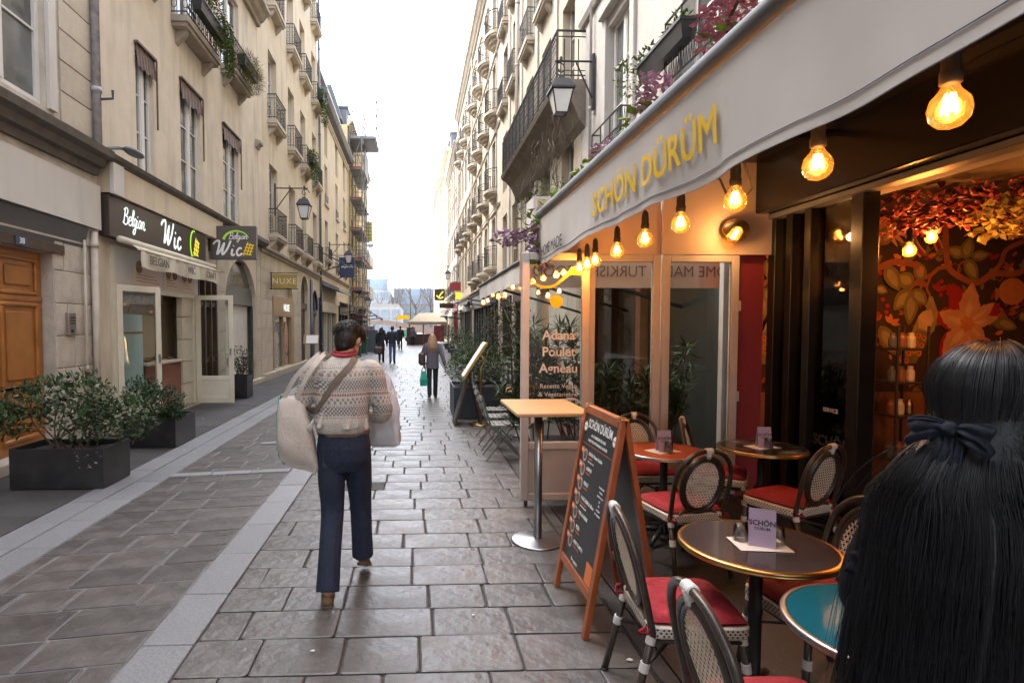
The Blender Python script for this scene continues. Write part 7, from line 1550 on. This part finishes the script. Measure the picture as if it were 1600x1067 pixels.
def tf(u, v):
    a = 2 * PI * u; z = 1.29 - .47 * v; w = .078 + .047 * math.sin(min(1, v * 1.25) * PI * .5) + .003 * math.sin(v * 14 + u * 8); d = .025 + .062 * math.sin(min(1, v * 1.1) * PI) ** .6
    if v > .93: w *= 1 - (v - .93) * 3; d *= 1 - (v - .93) * 9
    return (-.31 + w * math.copysign(abs(math.cos(a)) ** .6, math.cos(a)) + .03 * v - .02 * (1 - v), -.05 + d * math.copysign(abs(math.sin(a)) ** .7, math.sin(a)) + .005 * math.sin(z * 22 + a * 2), z + .035 * math.cos(a) * (v > .4) * -1 * v + .012 * math.sin(a * 3) * (v < .1))
q = MB(); q.smooth = True; q.sheet(tf, 40, 26); bg_ = q.build('bag_body', M['canvas_tote'], tote); q = MB(); q.smooth = True; q.tube([tf(.5, v / 8) for v in range(9)], .008, 6); 
q.build('teal_binding', M['teal_bag'], bg_)
strap('handle', [(-.37, -.08, 1.285), (-.29, -.135, 1.42), (-.20, -.135, 1.515), (-.145, -.02, 1.57), (-.20, .10, 1.48), (-.32, .06, 1.30)], .028, M['canvas_tote'], tote, None); strap('handle', [(-.28, -.13, 1.285), (-.225, -.165, 1.40), (-.16, -.155, 1.505), (-.11, -.02, 1.575), (-.16, .10, 1.48), (-.26, .06, 1.30)], .028, M['canvas_tote'], tote, None)
sb = thing('shoulder_strap', 'brown webbing strap crossing the back of the man', 'strap', (-.47, 3.80, 0)); strap('webbing', [(.10, .08, 1.57), (.10, -.03, 1.575), (.055, -.12, 1.51), (-.03, -.17, 1.41), (-.11, -.18, 1.31), (-.185, -.13, 1.22), (-.21, .0, 1.18)], .045, M['strap_brown'], sb, jm, .007, 10)
pb2 = thing('plastic_bag', 'translucent white plastic bag in front of the right hip of the man', 'bag', (-.47, 3.80, 0)); rg = random.Random(5)
def pf(u, v):
    a = 2 * PI * u; z = 1.40 - .50 * v; w = .04 + .075 * min(1, v * 2.2) ** .7; d = .05 + .05 * min(1, v * 2)
    cr = .005 * math.sin(a * 5 + v * 6) + .003 * math.sin(a * 13 - v * 9) + .002 * math.sin(a * 3 + v * 30)
    if v > .95: w *= 1 - (v - .95) * 6; d *= 1 - (v - .95) * 10
    return (.235 + .02 * v + (w + cr) * math.copysign(abs(math.cos(a)) ** .5, math.cos(a)), .27 + (d + cr) * math.copysign(abs(math.sin(a)) ** .6, math.sin(a)), z + .02 * math.sin(a * 2) * (v < .2))
q = MB(); q.smooth = True; q.sheet(pf, 60, 40); q.build('bag_body', M['plastic_white'], pb2); q = MB(); q.box(.16, .33, .22, .31, .91, 1.14); q.build('parcel', M['poster_white'], pb2); q = MB(); [q.tube([(.2, .27 + s_ * .03, 1.38), (.17, .27 + s_ * .02, 1.30), (.15, .26, 1.15)], .008, 5) for s_ in (-1, 1)]; q.build('handle', M['plastic_white'], pb2)
# ---- generic walkers
def walker(label, x, y, H=1.7, top='navy_cloth', legs='denim', hairm='hair_brown', rz=0, step=.2, long_hair=0, coat=.9, arm_l=None, arm_r=None, vox=.014, group=None, bulk=1.):
    t = thing('person', label, 'person', (x, y, 0), rz, group); t.scale = (H / 1.72,) * 3
    LA, RA, LK, RK = (-.08, -step, .08 + .04), (.08, step, .085), (-.085, -step * .3, .5), (.085, step * .65, .5)
    LH, RH = (-.085, 0, .9), (.085, 0, .9); SL, SR = (-.175, 0, 1.4), (.175, 0, 1.4)
    EL, WL = arm_l or ((-.235, -.02, 1.13), (-.235, .08, .9)); ER, WR = arm_r or ((.235, -.04, 1.13), (.26, -.02, .89))
    b = MB(); torso(b, [(0, 0, .84, .12, .09), (0, 0, 1.0, .13, .09), (0, 0, 1.2, .14, .09), (0, 0, 1.36, .15, .09), (0, .01, 1.44, .09, .07), (0, .02, 1.49, .05, .05)]); limb(b, [(0, .01, 1.42), (0, .02, 1.5), (0, .03, 1.55)], [.05, .047, .05]); P, mx = head(b, (0, .03, 1.60), (0, 1, -.08))
    for a, k, c in ((LH, LK, LA), (RH, RK, RA)): limb(b, [a, k, c], [.07, .045, .035])
    for a, e, w in ((SL, EL, WL), (SR, ER, WR)): limb(b, [a, e, w], [.045, .036, .026]); d = Vector(w) - Vector(e); hand(b, w, d, (math.copysign(1, e[0]), 0, .0), 1., .25, 1 if e[0] < 0 else -1)
    sk = soft(b, 'body', M['skin'], t, vox * .72, 2); face(sk, P, mx, 1., hairm)
    h = MB(); h.ell(P(0, -.02, .035), (.086, .097, .096), 14, 10, mx); h.ell(P(0, -.05, -.01), (.076, .062, .08), 12, 8, mx); h.ell(P(0, .045, .09), (.06, .05, .035), 10, 8, mx)
    if long_hair:
        for i in range(15):
            a = PI * (1.02 + .96 * i / 14); px_, py_ = .085 * math.cos(a), -.02 + .085 * math.sin(a); h.tube([P(px_ * .7, py_ * .6, .08), P(px_, py_, 0), P(px_ * 1.3, py_ * 1.25 - .01, -.14), P(px_ * 1.35, py_ * 1.25 - .012, -.14 - long_hair * .55), P(px_ * 1.1 + .01 * math.sin(i * 3), py_ * 1.2, -.14 - long_hair + .03 * math.sin(i * 2.3))], [.02, .028, .03, .028, .01], 7)
    soft(h, 'hair', M[hairm], t, vox * .7, 2)
    s = MB(); k = bulk; torso(s, [(0, 0, coat, .175 * k, .13 * k), (0, 0, coat + .06, .175 * k, .13 * k), (0, 0, 1.1, .165 * k, .12 * k), (0, 0, 1.28, .18 * k, .125 * k), (0, 0, 1.38, .18 * k, .115), (0, .005, 1.44, .125, .09), (0, .015, 1.49, .066, .064)])
    for a, e, w in ((SL, EL, WL), (SR, ER, WR)): limb(s, [(a[0] * .7, a[1], a[2]), a, e, tuple(Vector(e).lerp(Vector(w), .92))], [.065, .072, .06, .043])
    soft(s, 'coat', M[top], t, vox * .75, 3)
    j = MB(); torso(j, [(0, 0, .78, .09, .09), (0, 0, .86, .155, .115), (0, 0, .98, .15, .11), (0, 0, 1.05, .14, .1)])
    for a, kk, c in ((LH, LK, LA), (RH, RK, RA)): limb(j, [a, kk, (c[0], c[1], c[2] - .03)], [.085, .066, .06], ends=False)
    soft(j, 'trousers', M[legs], t, vox * .75, 2)
    shoe(t, (LA[0], LA[1] - .05, .045), (LA[0] - .02, LA[1] + .19, .005), 'black_cloth'); shoe(t, (RA[0], RA[1] - .05, .0), (RA[0] + .02, RA[1] + .2, .01), 'black_cloth'); return t
walker('woman with long blond hair in a grey blazer walking away down the street', .43, 14.0, 1.55, 'blazer', 'black_cloth', 'hair_blond', 0, .12, .22, .80, ((-.25, -.03, 1.12), (-.22, .02, .9)), ((.27, -.08, 1.13), (.33, -.12, .90)), .01)
wb = thing('shoulder_bag', 'dark brown shoulder bag on the left side of the blond woman', 'bag', (.43, 14.0, 0)); q = MB(); q.cbox(-.34, -.17, -.16, .12, .80, 1.12, .05); q.build('bag_body', M['brown_bag'], wb); q = MB(); q.tube(catmull([(-.27, -.12, 1.1), (-.2, -.05, 1.3), (-.16, .02, 1.31), (-.25, .1, 1.1)], 5), .014, 6); q.build('strap', M['brown_bag'], wb)
tb_ = thing('carrier_bag', 'bright teal carrier bag held low by the blond woman', 'bag', (.43, 14.0, 0)); q = MB(); q.loft([[(-.30, -.1, .30), (-.14, -.1, .30), (-.14, .08, .30), (-.30, .08, .30)], [(-.31, -.12, .45), (-.12, -.1, .45), (-.12, .1, .45), (-.31, .12, .45)], [(-.27, -.05, .66), (-.16, -.05, .66), (-.16, .05, .66), (-.27, .05, .66)]]); q.build('bag_body', M['teal_bag'], tb_); q = MB(); q.tube([(-.27, 0, .65), (-.215, .02, .80), (-.16, 0, .65)], .012, 5); q.build('handle', M['teal_bag'], tb_)
walker('man in navy jacket and blue jeans walking away in the middle of the street', -1.05, 27.0, 1.75, 'navy_cloth', 'denim_mid', 'hair_black', 0, .16, 0, .92, None, None, .014)
walker('person in black walking beside the man in the navy jacket', -1.62, 28.0, 1.68, 'black_cloth', 'black_cloth', 'hair_brown', 0, .1, .1, .6)
fb_ = thing('hand_bag', 'grey brown bag carried low beside the man in the navy jacket', 'bag', (-1.72, 27.3, 0)); q = MB(); q.cbox(-.2, .2, -.1, .1, .42, .78, .06); q.build('bag_body', M['brown_bag'], fb_); q = MB(); q.tube(catmull([(-.12, 0, .77), (0, 0, .95), (.12, 0, .77)], 4), .014, 5); q.build('handle', M['brown_bag'], fb_)
for x, y, H, tp_, lg_, lb in ((-1.05, 42, 1.75, 'black_cloth', 'denim', 'distant person in dark coat right behind the navy jacket man'), (-.2, 52, 1.7, 'blazer', 'black_cloth', 'distant person standing left of the food cart'), (-3.3, 44, 1.7, 'navy_cloth', 'black_cloth', 'distant person by the left shops'), (-2.6, 46, 1.68, 'black_cloth', 'denim', 'distant person in black on the left side of the street')): walker(lb, x, y, H, tp_, lg_, 'hair_black', 0, .1, 0, .8, vox=.022)
walker('seated looking passer by in pale blue behind the man, at the left shops', -2.9, 25.5, 1.6, 'blazer', 'denim', 'hair_brown', R(180), .05, 0, .9, vox=.02) if 0 else None
# ---- woman with the head scarf, close on the right
fw_ = thing('person', 'woman close at the right edge in dark coat with a bow tied head scarf', 'person', (1.26, 1.20, 0), R(-70))
b = MB(); torso(b, [(0, 0, .8, .13, .1), (0, 0, 1.0, .14, .1), (0, 0, 1.2, .14, .095), (0, 0, 1.29, .13, .09), (0, .01, 1.36, .08, .07), (0, .02, 1.45, .05, .05)]); limb(b, [(0, .01, 1.38), (0, .02, 1.48), (0, .03, 1.52)], [.05, .047, .05]); P, mx = head(b, (0, .03, 1.575), (.05, 1, -.12))
for s_ in (-1, 1): limb(b, [(s_ * .08, 0, .86), (s_ * .085, .05, .48), (s_ * .08, 0, .1)], [.07, .048, .036]); limb(b, [(s_ * .14, 0, 1.29), (s_ * .21, -.03, 1.06), (s_ * .17, .14, .95)], [.045, .036, .026]); hand(b, (s_ * .17, .14, .95), (-s_ * .3, 1, -.1), (s_, 0, .4), .95, .4, s_ * -1)
sk = soft(b, 'body', M['skin'], fw_, .007, 3); face(sk, P, mx, 1., 'hair_black')
M['scarf_slate'] = mat('scarf_slate', (.013, .015, .023), .85, .25, 7, .2, 60, spec=.15); M['coat_dark'] = mat('coat_dark', (.0024, .0032, .0062), .8, .4, 6, .5, 9, stain=(.006, .008, .014), sscale=3, samt=.6, spec=.15); M['hair_jet'] = mat('hair_jet', (.0034, .0036, .0050), .40, .5, 14, .15, 90, spec=.32)
def cloth_bow(par):
    for s_ in (-1, 1):
        def lp(u, v):
            t_ = u * 2 * PI; o_ = .5 - .5 * math.cos(t_); dep = .017 * math.sin(t_); wd = .010 + .020 * o_ ** .7; cr = .0035 * math.sin(v * 15 + s_ * 2) * (1 - .4 * o_) + .002 * math.sin(u * 30 + v * 7)
            return P(s_ * (.006 + .068 * o_ + .004 * math.sin(v * 9)), -.150 - dep - cr - .014 * o_, -.062 + (v - .5) * 2 * wd - .012 * o_ + .006 * math.sin(u * 11) * o_)
        q = MB(); q.smooth = True; q.sheet(lp, 36, 12); o_ = q.build('bow_loop', M['scarf_slate'], par); o_.modifiers.new('thick', 'SOLIDIFY').thickness = .003
        def tl(u, v):
            wd = .009 + .016 * u
            return P(.006 * s_ + (.016 * s_ + .016) * u + (v - .5) * 2 * wd + .006 * math.sin(u * 7 + s_), -.160 - .016 * math.sin(u * 3) - .004 * math.sin(v * 12 + u * 5), -.07 - (.15 + .03 * s_) * u - .012 * (v - .5) * u)
        q = MB(); q.smooth = True; q.sheet(tl, 16, 8); o_ = q.build('bow_tail', M['scarf_slate'], par); o_.modifiers.new('thick', 'SOLIDIFY').thickness = .003
    q = MB(); q.ell(P(0, -.163, -.062), (.016, .012, .018), 12, 8); q.tube([P(-.012, -.172, -.058), P(.002, -.178, -.064), P(.013, -.170, -.070)], .006, 6); q.tube([P(-.011, -.171, -.068), P(.002, -.176, -.055), P(.012, -.170, -.056)], .005, 6); soft(q, 'bow_knot', M['scarf_slate'], par, .004, 2)
cloth_bow(fw_)
rg = random.Random(8); h = MB(); h.ell(P(0, -.03, .022), (.094, .111, .105), 20, 14, mx); h.ell(P(0, -.045, -.05), (.08, .072, .085), 16, 12, mx)
def lock(a, wv, L_, lift=0., out_=0.):
    ca, sa = math.cos(a), math.sin(a); out = []
    for k in range(7):
        t_ = .12 + k * .25; out.append(P(ca * (.098 + lift) * math.sin(t_), -.03 + sa * (.117 + lift) * math.sin(t_), .022 + (.110 + lift) * math.cos(t_)))
    x, y = ca * .098, -.03 + sa * .117; pin = 1 - .12 * max(0, -sa)
    out += [P(x * 1.0 * pin, y * 1.03 * pin - out_ * .3, -.07), P(x * 1.22 * wv, y * 1.08 - .015 - out_, -.17), P(x * 1.55 * wv + rg.uniform(-.02, .02), y * 1.1 - .03 - out_, -.30), P(x * 1.7 * wv + rg.uniform(-.035, .035), y * 1.1 - .03 - out_, -.12 - L_)]
    return catmull(out, 3)
for i in range(44):
    pts = lock(PI * (.98 + 1.04 * i / 43), rg.uniform(.85, 1.15), rg.uniform(.50, .62), -.012); n_ = len(pts); h.tube(pts, [.010 if j < 20 else .010 + .004 * min(1, (j - 20) / 4) * (1 - .8 * ((j - 20) / (n_ - 21)) ** 3) for j in range(n_)], 7)
hb = soft(h, 'hair', M['hair_jet'], fw_, .007, 5)
h = MB(); h.smooth = True
for i in range(2600):
    back = i < 2200; a_ = PI * (.95 + 1.10 * rg.random()) if back else 2 * PI * rg.random(); pts = lock(a_, rg.uniform(.8, 1.25), rg.uniform(.46, .74), rg.uniform(.000, .006), rg.uniform(.006, .022))
    if math.sin(a_) > .7: pts = pts[:int(12 + rg.random() * 8)]
    n_ = len(pts); f_ = int(a_ * 7) * 1.7 + rg.uniform(-.5, .5); am = rg.uniform(.003, .010); w0 = rg.uniform(.0009, .0021)
    h.tube([p + Vector((am * math.sin(j * .5 + f_), am * math.cos(j * .42 + f_), 0)) * max(0, (j - 18) / 14) for j, p in enumerate(pts)], [w0 * (1 - .8 * (j / (n_ - 1)) ** 2) for j in range(n_)], 4, cap=False)
for i in range(90):
    a_ = PI * (.95 + 1.1 * rg.random()); pts = lock(a_, rg.uniform(1.1, 1.6), rg.uniform(.2, .5), rg.uniform(.006, .016), rg.uniform(.01, .05)); k0 = rg.randint(0, 14); pts = pts[k0:k0 + rg.randint(8, 16)]
    h.tube(pts, [.0008] * (len(pts) - 1) + [.0003], 3, cap=False)
M['hair_sheen'] = mat('hair_sheen', (.0062, .0068, .0095), .38, .6, 9, spec=.4)
o = h.build('hair_strands', M['hair_sheen'], fw_); o['kind'] = 'stuff'
s = MB(); torso(s, [(0, 0, .45, .23, .18), (0, 0, .7, .215, .17), (0, 0, 1.0, .19, .145), (0, 0, 1.15, .19, .14), (0, 0, 1.26, .175, .125), (0, .0, 1.34, .13, .105), (0, .01, 1.42, .085, .08), (0, .02, 1.48, .07, .07)])
for s_ in (-1, 1): limb(s, [(s_ * .09, 0, 1.34), (s_ * .155, 0, 1.28), (s_ * .215, -.03, 1.06), (s_ * .17, .11, .95)], [.07, .075, .07, .052])
for i in range(9): s.tube([(rg.uniform(-.2, .2), -.13, 1.3 - i * .07), (rg.uniform(-.2, .2), -.16, 1.24 - i * .07), (rg.uniform(-.2, .2), -.15, 1.2 - i * .07)], .016, 6)
soft(s, 'coat', M['coat_dark'], fw_, .009, 3)
j = MB()
for s_ in (-1, 1): limb(j, [(s_ * .08, 0, .86), (s_ * .085, .05, .48), (s_ * .08, 0, .07)], [.085, .062, .055])
soft(j, 'trousers', M['black_cloth'], fw_, .011, 2); shoe(fw_, (-.08, -.06, 0), (-.09, .18, .005), 'black_cloth'); shoe(fw_, (.08, -.06, 0), (.09, .18, .005), 'black_cloth')
